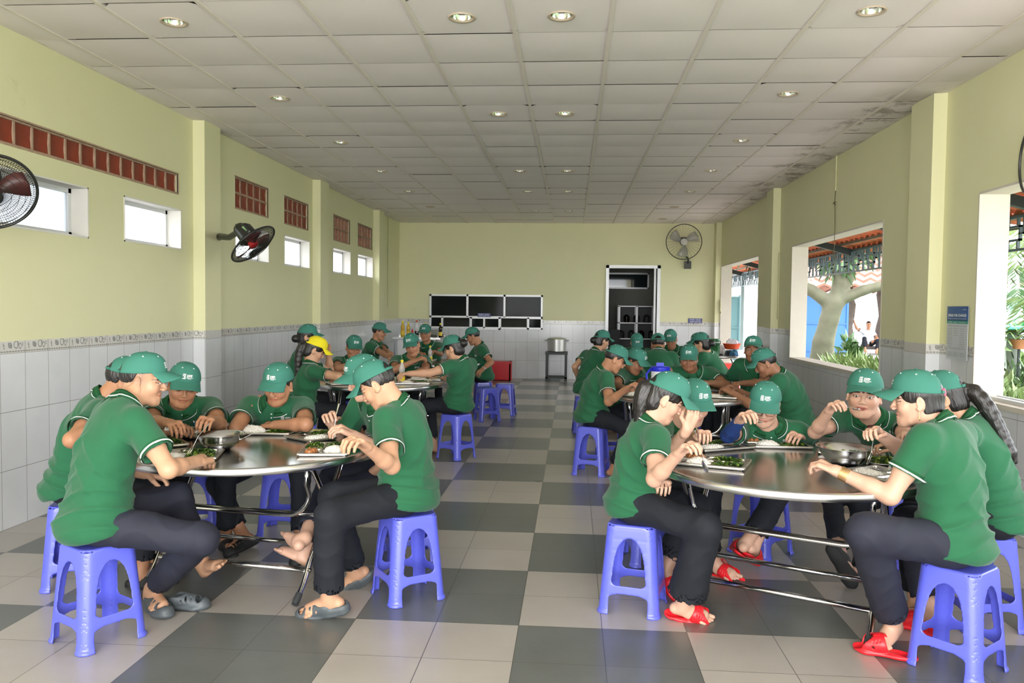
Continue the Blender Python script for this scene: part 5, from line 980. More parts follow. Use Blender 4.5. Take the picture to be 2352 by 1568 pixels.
# ---------------------------------------------------------------- placing tables, stools, meals
T1, T2, T3, T4, T5, T6, T7 = (-1.76, 4.30), (1.10, 4.14), (-1.97, 8.13), (.98, 7.42), (-1.92, 11.25), (1.0, 10.45), (2.62, 14.3)
table(*T1, -9, .665, 'round steel table nearest the camera on the left, tiled wall behind it')
table(*T2, -27, .665, 'round steel table nearest the camera on the right, below the large opening')
table(*T3, 5, .66, 'round steel table behind the front left one, tall sauce bottle standing on it')
table(*T4, -12, .63, 'round steel table behind the front right one, blue jug standing on it')
table(*T5, 0, .64, 'far left round steel table with a stack of plates on its right edge')
table(*T6, 10, .62, 'far right round steel table mostly hidden by the diners around it')
table(*T7, 20, .50, 'small steel table by the far doorway with a green jug on it')
SG = 'blue plastic stools in the canteen'
for a in ((-2.14, 3.45, 60, 'blue stool nearest the camera at the left, under the man seen from behind'),
          (-2.68, 4.14, 20, 'blue stool by the left wall, partly hidden behind the nearest left stool'),
          (-.85, 4.14, 36, 'blue stool under the man in profile at the right side of the front left table'),
          (-.98, 4.78, 25, 'blue stool just behind the one right of the front left table'),
          (-1.92, 5.24, 4, 'blue stool under the man facing the camera, with a small sticker on its edge'),
          (-2.44, 5.06, 15, 'blue stool at the far left corner behind the front left table'),
          (.335, 4.10, -15, 'blue stool under the ponytailed woman at the left of the front right table'),
          (.50, 4.88, 10, 'blue stool behind the ponytailed woman, seen through stool legs'),
          (1.21, 5.12, 42, 'blue stool under the diner with glasses behind the front right table'),
          (2.00, 5.03, 20, 'blue stool under the woman lifting a spoon near the right wall'),
          (1.685, 3.545, 41, 'blue stool nearest the camera at the bottom right corner'),
          (2.02, 4.06, 10, 'blue stool at the right edge behind the nearest right one'),
          (.20, 7.43, -15, 'blue stool at the left of the second right table by the aisle'),
          (.42, 8.2, 5, 'blue stool hidden under the second diner left of the second right table'),
          (-1.16, 8.05, 57, 'blue stool under the woman reaching over the second left table'),
          (-1.13, 10.75, 25, 'blue stool beside the aisle with a glossy worn side, far left table'),
          (-.94, 11.36, -3, 'empty blue stool standing farthest into the aisle'),
          (-1.28, 11.62, 10, 'blue stool under the man by the red crate'),
          (-2.55, 7.42, 20, 'blue stool under the woman in the yellow cap'), (-3.02, 8.45, 0, 'blue stool under the woman by the wall behind the yellow cap'),
          (-2.62, 9.05, 0, 'blue stool under the woman with the bowed head at the second left table'), (-1.87, 9.12, 0, 'blue stool under the man tilting his head at the second left table'),
          (1.28, 8.42, 0, 'blue stool under the heavy man behind the second right table'), (1.98, 7.27, 10, 'blue stool under the man in profile right of the second right table'), (1.82, 8.15, 20, 'blue stool under the man looking at the camera'),
          (.18, 9.95, 5, 'blue stool under the woman with a hand on her hip'), (1.0, 9.55, 0, 'blue stool under the diner seen from behind at the far right table')):
    stool(*a, SG)
# meals
tray(-1.86, 4.76, 3, 'steel tray heaped with rice before the man facing the camera', 'heaped high on the tray of the man facing the camera', 2, parts='rgmh')
tray(-2.14, 4.56, -25, 'steel tray left of the man holding rice on a spoon', 'on the tray of the man holding up a spoon', 0, parts='rh')
tray(-2.10, 4.78, 20, 'steel tray half hidden behind the big bowl', 'on the tray behind the big bowl', 1, parts='gm', z=.7505)
tray(-2.30, 4.28, -50, 'steel tray at the left rim of the front left table', 'on the tray at the left rim of the front left table', 2, parts='gh')
tray(-1.97, 3.93, 15, 'steel tray with a leaning spoon under the arm of the nearest man', 'on the tray under the nearest man’s arm', 1, parts='rgh')
tray(-1.47, 4.62, 55, 'steel tray full of greens in front of the pale man behind the profile man', 'on the tray before the pale man', 1, parts='gr')
tray(-1.31, 4.20, 100, 'steel tray with a fried piece by the right rim of the front left table', 'on the tray by the right rim of the front left table', 0, parts='rhgm')
bowl(-1.885, 4.16, .125, .085, 'large steel bowl on the front left table')
tray(.72, 4.10, -20, 'steel tray before the ponytailed woman at the left rim of the front right table', 'on the ponytailed woman’s tray', 0, parts='rgmh')
tray(.83, 4.60, 28, 'steel tray before the woman covering her mouth', 'on the tray of the woman covering her mouth', 1, parts='rgm')
tray(1.19, 4.72, 0, 'steel tray before the diner with glasses', 'on the tray of the diner with glasses', 0, parts='rgmh')
tray(1.56, 4.52, -18, 'steel tray before the woman lifting a spoon', 'on the tray of the woman lifting a spoon', 0, parts='rm')
tray(1.50, 3.88, -60, 'nearly empty steel tray under the forearm with gold bangles', 'left on the tray beside the gold bangles', 1, parts='r')
bowl(1.39, 4.15, .135, .095, 'large steel soup bowl with a ladle on the front right table')
ob('serving_plate', MB().lathe([(.001, .004), (.07, .0), (.10, .012), (.13, .022), (.13, .024), (.098, .015), (.07, .005), (.001, .006)], 40, capb=False, capt=False).mesh('plate', smooth=True), M_edge, None, (1.60, 4.20, .7505), None, 'steel plate of dark greens right of the soup bowl', 'plate')
ob('greens_portion', greens(9, .075, .07, 170, .045), None, None, (1.60, 4.20, .757), None, 'dark green vegetables piled on the steel plate by the soup bowl', 'vegetables', None, 'stuff')
ob('soup_greens', greens(12, .07, .06, 110, .03), None, None, (1.42, 4.15, .800), None, 'leafy greens in the soup bowl', 'vegetables', None, 'stuff')
ob('soup', MB().lathe([(.001, .0), (.112, .0)], 40, capb=False, capt=False).mesh('soup', smooth=True), mat('clear_broth', (.30, .30, .16), .05), None, (1.39, 4.15, .804), None, 'pale broth in the large soup bowl', 'soup', None, 'stuff')
ob('soup', MB().lathe([(.001, .0), (.100, .0)], 40, capb=False, capt=False).mesh('soup', smooth=True), mat('clear_broth', 0), None, (-1.885, 4.16, .785), None, 'thin broth in the bowl on the front left table', 'soup', None, 'stuff')
for x, y, a, l, w_, r_ in ((1.30, 7.85, 10, 'steel tray with a rice heap behind the second right table’s front tray', 'heaped on the rear tray of the second right table', 2), (1.36, 7.28, -20, 'steel tray at the right of the second right table', 'on the front tray of the second right table', 1), (.55, 7.32, 60, 'steel tray before the man in profile at the second right table', 'on the tray of the profile man at the second right table', 0), (.72, 7.72, 20, 'steel tray before the shaded man at the second right table', 'on the shaded man’s tray', 1),
                          (-1.60, 8.02, 5, 'steel tray at the right front of the second left table', 'on the right front tray of the second left table', 0), (-2.26, 7.86, 30, 'steel tray below the yellow capped woman’s elbow', 'on the yellow capped woman’s tray', 1), (-1.55, 8.45, 0, 'steel tray behind the reaching woman’s forearm', 'on the rear right tray of the second left table', 2), (-2.25, 8.50, -20, 'steel tray before the woman with the bowed head', 'before the woman with the bowed head', 0),
                          (-2.15, 11.5, 0, 'steel tray on the far left table behind the bottle', 'on the far left table', 0), (1.1, 10.75, 0, 'steel tray on the far right table', 'on the far right table', 0)):
    tray(x, y, a, l, w_, r_, group='steel meal trays', parts='rgm')
for i in range(5):
    ob('metal_plate', MB().lathe([(.001, .002), (.07, 0), (.10, .010), (.10, .012), (.07, .003)], 28, capb=False, capt=False).mesh('p', smooth=True), M_edge, None, (-1.47, 11.42, .7505+.013*i), None, 'pale plate in the stack on the far left table, number %s up' % ('first', 'second', 'third', 'fourth', 'fifth')[i] if 0 else 'pale plate, %s of its stack on the far left table' % ('lowest', 'second lowest', 'middle', 'second highest', 'topmost')[i], 'plate', 'stacked plates on the far left table')
bottle(-1.71, 7.98, .7505, 1.0, 'clear sauce bottle with yellow cap and label on the second left table', M_clear, M_ylab, M_ycap, .6)
bottle(-1.96, 11.0, .7505, 1.0, 'clear sauce bottle with yellow cap on the far left table', M_clear, M_ylab, M_ycap, .6)
# blue and white jug
t = thing('water_jug', (.84, 7.62, .7505), 'blue and white water jug with a spout lid on the second right table', 'jug'); Mb = mat('royal_blue_plastic', (.02, .03, .55), .3); Mw = mat('white_plastic', (.75, .75, .76), .4)
ob('jug_body', MB().lathe([(.07, 0), (.085, .01), (.088, .19), (.085, .2)], 32), Mw, t); ob('jug_base', MB().lathe([(.088, .0), (.091, .005), (.091, .06), (.088, .065)], 32), Mb, t); ob('jug_lid', MB().lathe([(.09, .20), (.092, .205), (.092, .235), (.08, .245), (.02, .25)], 32), Mb, t)
m = MB().box(-.04, .03, -.02, .02, .245, .28); ob('spout', m, Mb, t); ob('jug_handle', MB().tube([(-.09, 0, .22), (-.13, 0, .17), (-.12, 0, .10), (-.09, 0, .06)], .011, 8), Mb, t)
# far doorway table items
zt = .7505
t = thing('cooler_jug', (2.47, 14.05, zt), 'green insulated jug with grey handle band on the small table by the far doorway', 'jug'); Mg = mat('green_jug_plastic', (.02, .16, .045), .35)
ob('jug_body', MB().lathe([(.075, 0), (.082, .01), (.088, .22), (.088, .25)], 32), Mg, t); ob('jug_lid', MB().lathe([(.0885, .235), (.09, .24), (.09, .275), (.085, .285)], 32), Mg, t); ob('handle', MB().tube([(-.09, 0, .245), (-.085, -.07, .20), (0, -.10, .16), (.085, -.07, .20), (.10, 0, .245)], .006, 6), M_rub, t); ob('band', MB().lathe([(.0895, .215), (.091, .217), (.091, .235), (.0895, .237)], 32, capb=False, capt=False), mat('grey_band', (.5, .52, .54), .4), t)
t = thing('fruit_basket', (2.80, 14.25, zt+.10), 'red plastic basket filled with plastic bags on the small table', 'basket'); ob('basket_body', MB().lathe([(.10, 0), (.12, .01), (.15, .09), (.165, .095), (.165, .10), (.145, .095), (.115, .015), (.001, .012)], 32, capb=True, capt=False), mat('orange_red_plastic', (.90, .10, .03), .35), t)
def bag(loc, s, col, label, sd_, nm='plastic_bag'):
    P, F = lump('bag', .10*s, .07*s, .10*s, .006, sd_, .005, 14); return ob(nm, np_mesh('bag', P, F), col, None, loc, None, label, 'bag', 'plastic bags on the doorway table')
M_bag = mat('translucent_bag', (.80, .80, .84), .25, alpha=.75, var=.1)
bag((2.80, 14.22, zt+.19), 1.0, M_bag, 'white plastic bag lying in the red basket', 21); bag((2.86, 14.30, zt+.20), .6, mat('pink_bag', (.85, .35, .42), .4, var=.3, vscale=30), 'pink printed bag on top of the red basket', 22); bag((2.62, 14.52, zt), 1.7, M_bag, 'big white plastic bag standing behind the green jug', 23)
bag((2.80, 14.10, zt+.002), 1.0, mat('blue_cloth', (.04, .14, .26), .8), 'dark blue bag lying under the basket on the small table', 24)
ob('metal_tray', MB().box(-.2, .2, -.14, .14, 0, .02).box(-.2, .2, -.14, -.13, .02, .09), M_edge, None, (2.78, 14.32, zt), (0, 0, .3), 'shallow metal tray under the basket by the doorway', 'tray')
ob('enamel_basin', MB().lathe([(.12, 0), (.2, .05), (.24, .14), (.25, .145), (.235, .14), (.19, .05), (.11, .01)], 40), mat('basin_steel', (.6, .6, .6), .3, metal=1), None, (2.35, 14.55, .7505), None, 'pale metal basin left of the green jug', 'basin')
t = thing('cooler_box', (2.95, 15.5, 0), 'red cooler box with a white band standing beneath the doorway table', 'cooler'); Mr = mat('cooler_red', (.85, .05, .03), .4)
ob('box_body', MB().box(-.22, .22, -.18, .18, 0, .42), Mr, t); ob('box_lid', MB().box(-.23, .23, -.19, .19, .42, .52), Mr, t); ob('box_band', MB().box(-.235, .235, -.195, .195, .39, .42), Mw, t); ob('box_label', MB().box(-.14, .14, -.186, -.18, .2, .26), Mw, t)
# ---------------------------------------------------------------- spoons lying around
spoon((-1.935, 3.90, .772), (-.55, .55, -.35) if 0 else (.35, .35, .62), 'spoon leaning on the tray under the nearest man’s arm')
spoon((-1.80, 4.18, .80), (.9, .2, .25), 'spoon resting inside the bowl on the front left table')
spoon((1.55, 3.97, .775), (.45, .2, .7), 'bent spoon standing at the tray beside the gold bangles')
# ---------------------------------------------------------------- ceiling lights
row = ['first', 'second', 'third', 'fourth', 'fifth', 'sixth', 'seventh']
dl = {nm_: [(cx0+(i_+.5)*T, y_) for y_ in LX[i_]] for nm_, i_ in (('left column', -4), ('centre left column', -1), ('centre right column', 0), ('right column', 3))}
for cn_, L_ in dl.items():
    for i, (x, y) in enumerate(L_):
        t = thing('downlight', (x, y, ZC-.006), 'round recessed ceiling light, %s from the camera in the %s' % (row[i], cn_), 'ceiling light', 'recessed ceiling lights')
        ob('trim_ring', DL, None, t)
        if i < 5: ob('reflector', DR, None, t); ob('bulb', DB, None, t)
# ---------------------------------------------------------------- wall fans
t, B, dk = fan('wall_fan', (-3.10, 7.60, 2.12), math.radians(-97), math.radians(-47), .245, 'black wall fan with red hub beside the left pillar', 'black')
def plain(nm, mb, ma, par, off=(0, 0, 0)): o = ob(nm, mb.mesh(nm, ang=45), ma, par); o.location = (-off[0], -off[1], -off[2]); return o
L0 = (-3.10, 7.60, 2.12); plain('bracket', MB().tube([(-3.76, 8.22, 2.22), (-3.62, 8.02, 2.23), (-3.42, 7.78, 2.20), (-3.26, 7.62, 2.24)], [.035, .036, .03, .03], 10).box(-3.775, -3.745, 8.14, 8.30, 2.12, 2.36), dk, t, L0)
o_ = ob('control_panel', MB().box(.060, .064, -.175, -.115, .0, .065), mat('fan_label_green', (.18, .32, .14), .4), t); o_.matrix_local = B
plain('cord', MB().tube([(-3.74, 8.19, 2.12), (-3.70, 8.16, 1.95), (-3.70, 8.16, 1.74)], .003, 5).tube([(-3.74, 8.21, 2.12), (-3.71, 8.2, 1.9), (-3.71, 8.2, 1.70)], .003, 5).tube([(-3.70+.012*math.sin(a), 8.16, 1.715+.025*math.cos(a)) for a in np.linspace(0, 2*PI, 13)[:-1]], .003, 5, closed=True).tube([(-3.71+.012*math.sin(a), 8.2, 1.675+.025*math.cos(a)) for a in np.linspace(0, 2*PI, 13)[:-1]], .003, 5, closed=True).tube([(-3.75, 8.2, 2.3), (-3.72, 8.19, 2.42), (-3.735, 8.2, 2.46), (-3.75, 8.21, 2.42), (-3.745, 8.2, 2.28)], .006, 6), dk, t, L0)
t, B, dk = fan('wall_fan', (-3.36, 4.42, 2.165), math.radians(-132), math.radians(-33), .235, 'dark wire wall fan cut off by the left edge of the photo', 'black')
L0 = (-3.36, 4.42, 2.165); plain('bracket', MB().tube([(-3.77, 4.78, 2.2), (-3.6, 4.66, 2.2), (-3.52, 4.58, 2.19)], .03, 10), dk, t, L0)
t, B, dk = fan('wall_fan', (2.28, 16.78, 2.93), math.radians(176), math.radians(-6), .36, 'large round industrial fan above the doorway on the back wall', 'grey')
L0 = (2.28, 16.78, 2.93); plain('bracket', MB().tube([(2.33, 17.0, 2.88), (2.32, 17.03, 2.72), (2.42, 17.10, 2.60), (2.43, 17.2, 2.52)], .018, 8).box(2.36, 2.50, 17.20, 17.29, 2.40, 2.56), dk, t, L0)
t = thing('wall_fan', (3.0, 5.6, 2.55), 'black fan rim just peeking in at the right edge of the photo', 'fan'); 
ob('grille_ring', MB().tube([(.02+.05*math.cos(a), .22*math.cos(a), .22*math.sin(a)) for a in np.linspace(0, 2*PI, 49)[:-1]], .009, 8, closed=True), dk, t); ob('bracket', MB().tube([(.08, 0, 0), (.02, 0, 0)], .03, 8), dk, t)
# ---------------------------------------------------------------- back of the room
t = thing('cooking_pot', (-.315, 17.0, .615), 'large aluminium pot on the dark stand by the back wall', 'pot'); Mp = mat('aluminium_pot', (.62, .62, .60), .35, metal=1)
ob('pot_body', MB().lathe([(.17, 0), (.19, .01), (.20, .25), (.212, .255), (.212, .262), (.19, .258)], 40), Mp, t); ob('pot_lid', MB().lathe([(.205, .262), (.18, .285), (.08, .300), (.001, .303)], 40, capb=False, capt=False), Mp, t)
for s in (-1, 1): ob('handle', MB().tube([(s*.20, -.05, .22), (s*.25, -.04, .235), (s*.25, .04, .235), (s*.20, .05, .22)], .009, 6), Mp, t)
t = thing('pot_stand', (-.315, 17.0, 0), 'dark square metal stand under the aluminium pot', 'stand'); Ms = mat('dark_green_paint', (.035, .045, .042), .5, var=.2); q = MB()
for sx in (-1, 1):
    for sy in (-1, 1): ob('leg', MB().box(sx*.20-.025, sx*.20+.025, sy*.18-.025, sy*.18+.025, 0, .6), Ms, t)
ob('top_frame', MB().box(-.235, .235, -.21, .21, .56, .612), Ms, t); [ob('bottom_rail', MB().box(-.225, .225, a_, a_+.035, .05, .09), Ms, t) for a_ in (-.205, .17)]
t = thing('bottle_crate', (-1.72, 16.85, 0), 'red plastic bottle crate on the floor by the back wall', 'crate'); q = MB()
for x0, x1, y0, y1 in ((-.45, -.42, -.17, .17), (.42, .45, -.17, .17), (-.45, .45, -.17, -.14), (-.45, .45, .14, .17)): q.box(x0, x1, y0, y1, 0, .40)
q.box(-.45, .45, -.17, .17, 0, .02); 
for i in range(10): q.box(-.40+.2*(i % 5)*.95-.012, -.40+.2*(i % 5)*.95+.012, -.178, -.168, 0, .40) if i < 5 else q.box(.448, .458, -.12+.06*(i-5)-.01, -.12+.06*(i-5)+.01, 0, .40)
q.box(-.46, .46, -.18, .18, .36, .40); ob('crate_body', q, M_redp, t); q = MB()
for k in range(5): q.box(-.38, -.20, -.1725, -.17, .08+.045*k, .09+.045*k)
ob('crate_slots', q, mat('pale_print', (.6, .35, .35), .5), t)
t = thing('steel_counter', (-3.05, 15.6, 0), 'stainless steel counter in the back left corner with bottles on it', 'counter'); q = MB()
ob('worktop', MB().box(-.42, .52, -.30, .30, .90, .94), M_steel, t)
for sx in (-.38, -.02, .44): ob('leg', MB().tube([(sx, -.28, 0), (sx, -.28, .90)], .016, 8), M_tube, t)
ob('side_panel', MB().box(-.34, .42, -.2, -.19, .12, .88), mat('steel_panel', (.5, .5, .5), .45, metal=.8), t); ob('upstand', MB().box(-.42, .52, .28, .30, .94, .99), M_steel, t)
for i, (x, y, s, bd, lb, cp_, l) in enumerate(((-3.30, 15.45, 1.3, M_oil, M_ylab, M_ycap, 'leftmost amber oil bottle on the steel counter'), (-3.19, 15.46, 1.2, M_oil, M_ylab, M_ycap, 'amber oil bottle second from the left on the steel counter'), (-3.02, 15.45, 1.35, M_clear, M_soyb, M_rcap, 'tall sauce bottle with a red cap on the steel counter'), (-2.86, 15.50, 1.15, M_soyb, M_ylab, M_ycap, 'black soy bottle left of the steel bowls on the counter'), (-2.555, 15.45, 1.15, M_soyb, M_ylab, M_ycap, 'black soy bottle at the right end of the steel counter'))):
    bottle(x, y, .94, s, l, bd, lb, cp_, 0, 'bottles on the steel counter')
ob('sauce_bottle', MB().lathe([(.018, 0), (.02, .01), (.02, .12), (.008, .15), (.004, .17)], 16), M_redp, None, (-3.09, 15.36, .94), None, 'small red squeeze bottle on the steel counter', 'bottle')
for x, l in ((-2.83, 'left steel bowl on the counter'), (-2.66, 'right steel bowl on the counter')): b = bowl(x, 15.34, .07, .05, l, .94); b['group'] = 'bowls on the counter'
ob('storage_box', MB().box(-.09, .09, -.07, .07, 0, .13).box(-.1, .1, -.08, .08, .13, .145), mat('smoky_box', (.16, .17, .13), .3), None, (-2.70, 15.50, .94), None, 'smoky plastic box behind the steel bowls', 'box')
def sign(x, z, w_, h_, lines, label, yy=YB-.012):
    t = thing('wall_sign', (x, yy, z), label, 'sign', 'small blue notices'); ob('board', MB().box(-w_/2, w_/2, -.004, .004, -h_/2, h_/2), mat('navy_sign', (.045, .05, .20), .4), t); m = MB()
    for i, s in enumerate(lines): text_into(m, s, h_*.42, (0, -.006, h_*(.08-.44*i)), (1, 0, 0), (0, 0, 1), .001, w_*.8, center=True)
    ob('lettering', m, mat('sign_letters', (.55, .58, .72), .5), t)
sign(-1.90, 1.365, .28, .085, ['KHU VỰC', 'NHẬN THỨC ĂN'], 'small blue notice on the serving window', YB-.04); sign(2.62, 1.30, .29, .10, ['KHU VỰC', 'NHẬN THỨC ĂN'], 'small blue notice above the dado right of the doorway')
# socket boxes
for x, y, z, l in ((XL+.012, 8.17, 1.97, 'small white cord switch hanging below the black wall fan'), (XL+.012, 12.12, 1.93, 'little socket box by the second left pillar')): ob('wall_switch', MB().box(-.012, .012, -.025, .025, -.035, .035), mat('aged_plastic', srgb(190, 186, 150), .5), None, (x, y, z), None, l, 'switch', 'little wall switches')
ob('junction_box', MB().box(-.02, .0, -.06, .02, -.10, .12).box(-.035, -.02, -.17, -.10, -.03, .05).box(-.01, 0, -.11, .03, -.16, -.12), mat('aged_plastic', 0), None, (XR-.0, 17.0, 1.62), None, 'beige electric box in the back right corner', 'electric box')
m = MB(); m.tube([(0, 0, 0), (.0, .02, -.12), (-.015, -.01, -.2), (0, .01, -.28), (0, 0, -.55), (0, .005, -.82)], .004, 5); m.tube([(0, -.02, -.18), (-.02, .03, -.2), (0, .05, -.17), (0, .0, -.22)], .004, 5); m.tube([(0, 0, -.72), (-.01, .03, -.78), (0, -.03, -.84), (0, .0, -.95)], .004, 5); ob('loose_cable', m, mat('old_cable', srgb(92, 86, 54), .7), None, (XR-.01, 9.75, 3.0), None, 'loose cable dangling over the middle right opening', 'cable')
# poster
t = thing('poster', (XR-.015, 6.64, 1.37), 'blue and white SPEAK FOR CHANGE poster on the right wall', 'poster'); W_, H_ = .345, .425*1.0
def pq(nm, y0, y1, z0, z1, ma, th_=0): return ob(nm, MB().box(-.004-th_, -.0-th_, -y1, -y0, z0, z1), ma, t)
pq('sheet', -W_/2, W_/2, -H_/2, H_/2, mat('poster_paper', (.52, .55, .58), .35)); pq('banner', -W_/2, W_/2, H_/2-.115, H_/2, mat('poster_blue', (.018, .085, .27), .35, var=.35, vscale=12), .002); pq('stripe', -W_/2, W_/2, H_/2-.138, H_/2-.112, mat('poster_teal', (.03, .27, .22), .35), .002)
m = MB(); U_ = v3((0, -1, 0)); Z_ = v3((0, 0, 1))
def tx(s, size, y, z, width, b=0, ctr=True): text_into(m, s, size, (-.0075, -y if ctr else -y, z), U_, Z_, b, width, center=ctr)
tx('SPEAK FOR CHANGE', .028, 0, H_/2-.082, .30, .0008); tx('Please let us know if you see something', .012, 0, H_/2-.102, .30); tx('amfori', .014, .12, H_/2-.03, .06); tx('Ethical     Legal     Transparent', .011, 0, H_/2-.130, .27); ob('title', m, mat('poster_white', (.8, .82, .84), .5), t)
m = MB(); tx('Gửi thông tin thông qua bất kỳ cách nào sau đây', .012, 0, H_/2-.160, .30)
for c_, yy in ((0, -.15), (1, -.05), (2, .05)):
    for r_ in range(9 if c_ != 1 else 4): tx(('Hotline', 'Email', 'Website')[c_] if r_ == 0 else ('0 28 3 9', 'speak for change', 'information')[(c_+r_) % 3], .009, yy, H_/2-.182-.0175*r_, .075, ctr=False)
tx('Mọi thông tin sẽ được bảo mật hoàn toàn', .011, 0, -H_/2+.085, .28)
for c_, yy in ((0, -.15), (1, -.05), (2, .06)):
    for r_ in range(3): tx('thông tin liên hệ', .008, yy, -H_/2+.052-.013*r_, .08, ctr=False)
ob('small_print', m, mat('poster_ink', (.07, .08, .09), .5), t)
# kitchen behind the doorway: shelf unit with glass, chairs
t = thing('shelf_cabinet', (1.55, 19.6, 0), 'white framed glass cabinet in the dim room behind the doorway', 'cabinet'); q = MB()
for x in (-.42, 0, .42): q.box(x-.025, x+.025, -.25, -.2, 0, 1.62).box(x-.02, x+.02, .2, .25, 0, 1.62)
for z in (.05, .45, .82, 1.2, 1.6): q.box(-.44, .44, -.25, .25, z-.012, z+.012)
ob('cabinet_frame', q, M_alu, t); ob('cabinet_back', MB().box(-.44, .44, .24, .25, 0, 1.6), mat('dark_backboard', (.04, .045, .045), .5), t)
rgk = random.Random(5)
for i in range(7):
    x = 1.2+.12*i; z = (.832, 1.212)[i % 2]; ob('kitchen_pot', MB().lathe([(.05, 0), (.07, .01), (.075, .14), (.05, .17), (.02, .19)], 18), (M_rub, M_soyb, M_ylab if i == 3 else M_rub)[i % 3], None, (x, 19.55, z), None, 'dark container in the glass cabinet, %s shelf, %s' % (('middle', 'upper')[i % 2], ('leftmost', 'leftmost', 'second', 'second', 'third', 'third', 'fourth')[i]), 'pot', 'containers in the dim cabinet')
t = thing('stacked_chair', (.92, 18.6, 0), 'dark chair standing just inside the doorway', 'chair'); q = MB(); ob('seat', MB().box(-.2, .2, -.2, .2, .42, .47), M_rub, t); ob('backrest', MB().box(-.2, .2, .17, .2, .6, 1.05), M_rub, t)
for sx in (-.18, .18):
    for sy in (-.18, .18): ob('leg', MB().tube([(sx, sy, 0), (sx, sy, .45 if sy < 0 else .95)], .012, 6), M_rub, t)
e = bpy.data.objects.new('window_11', None); COL.objects.link(e); e['kind'] = 'structure'
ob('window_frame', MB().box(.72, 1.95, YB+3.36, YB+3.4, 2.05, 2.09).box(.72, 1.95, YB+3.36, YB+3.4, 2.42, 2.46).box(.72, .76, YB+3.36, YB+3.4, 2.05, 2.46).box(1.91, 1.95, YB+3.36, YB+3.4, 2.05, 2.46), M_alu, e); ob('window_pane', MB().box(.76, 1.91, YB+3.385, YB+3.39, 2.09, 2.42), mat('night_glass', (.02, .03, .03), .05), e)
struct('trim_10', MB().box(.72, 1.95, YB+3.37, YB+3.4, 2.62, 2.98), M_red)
# ---------------------------------------------------------------- outside: covered walkway, garden, gates, pavilion, tree
M_conc = mat('sunlit_concrete', srgb(176, 170, 166), .8, var=.12, vscale=1.5, bump=.2, bscale=30); M_lawn = mat('lawn', (.06, .12, .03), .9, var=.4, vscale=8, bump=.6, bscale=60)
ob('ground', MB().box(-30, XL-.2, YF, 50, -.15, -.02).box(-40, 40, -50, YF, -.15, -.02)  .box(XR+.2, 5.1, YF, 60, -.15, -.01).box(5.1, 60, 23, 60, -.15, -.01), M_conc, kind='structure')
ob('ground_lawn', MB().box(5.1, 60, YF, 23, -.15, .0), M_lawn, kind='structure')
M_tile = mat('roof_tile', (.46, .13, .055), .75, var=.25, vscale=5); M_beam = mat('dark_green_beam', (.020, .030, .030), .5); M_rafter = mat('rafter_paint', (.10, .085, .055), .6)
# awning over the walkway: corrugated tiles on purlins and beams
aw = MB(); x0, x1, za, zb = XR+.2, 5.3, 3.15, 2.62; nx = 7
for yy in np.arange(1.0, 27.0, .24):
    for i in range(nx):
        xa, xb = x0+(x1-x0)*i/nx, x0+(x1-x0)*(i+1)/nx; z_a = za+(zb-za)*i/nx-.03; z_b = za+(zb-za)*(i+1)/nx-.03; V = []
        for q in range(9): t_ = q/8; h_ = .035*math.sin(2*PI*t_); V += [(xa-.02, yy+.24*t_, z_a+h_+.02), (xb+.01, yy+.24*t_, z_b+h_+.045)]
        aw.add(V, [(2*q, 2*q+1, 2*q+3, 2*q+2) for q in range(8)])
t = thing('walkway_awning', (4.2, 12, 0), 'red tiled awning roof over the walkway outside the openings', 'awning'); o = ob('roof_tiles', aw, M_tile, t); o.location = (-4.2, -12, 0); md = o.modifiers.new('t', 'SOLIDIFY'); md.thickness = .012
q = MB()
for i in range(nx+1): x = x0+(x1-x0)*i/nx; q.box(x-.02, x+.02, 1, 27, za+(zb-za)*i/nx-.085, za+(zb-za)*i/nx-.045)
o = ob('purlins', q, M_rafter, t); o.location = (-4.2, -12, 0); q = MB()
for yy in (2.6, 5.6, 8.6, 11.6, 14.6, 17.6, 20.6, 23.6): q = MB().bar((x0, yy, za-.14), (5.1, yy, zb-.10), .07, .11); o = ob('beam', q, M_beam, t); o.location = (-4.2, -12, 0)
for yy in (2.6, 8.6, 17.6, 23.6):
    q = MB().box(4.86, 4.95, yy-.045, yy+.045, 0, 2.6); o = ob('awning_post', q, mat('grey_green_paint', srgb(120, 134, 136), .5), t); o.location = (-4.2, -12, 0)
# fretwork valance
q = MB(); y = 1.2; zt_, zb_ = 2.58, 2.24; q.box(4.88, 4.92, 1, 27, zt_, zt_+.03).box(4.88, 4.92, 1, 27, zb_-.02, zb_+.005)
while y < 26.5:
    bx_ = lambda a_, b_, c_, d_: q.box(4.885, 4.915, y+a_, y+b_, c_, d_)
    bx_(-.014, .014, zb_, zt_); bx_(.12, .145, zb_+.16, zt_); bx_(.24, .265, zb_, zb_+.09); bx_(.45, .475, zb_, zb_+.09); bx_(.24, .265, zb_+.26, zt_); bx_(.45, .475, zb_+.26, zt_); bx_(.56, .585, zb_+.16, zt_)
    bx_(.20, .51, zb_+.09, zb_+.115); bx_(.20, .51, zb_+.24, zb_+.265); bx_(.20, .225, zb_+.09, zb_+.26); bx_(.485, .51, zb_+.09, zb_+.26); bx_(.12, .22, zb_+.16, zb_+.18); bx_(.49, .585, zb_+.16, zb_+.18); y += .71
o = ob('fretwork_valance', q, mat('fretwork_paint', (.045, .075, .085), .45), t); o.location = (-4.2, -12, 0)
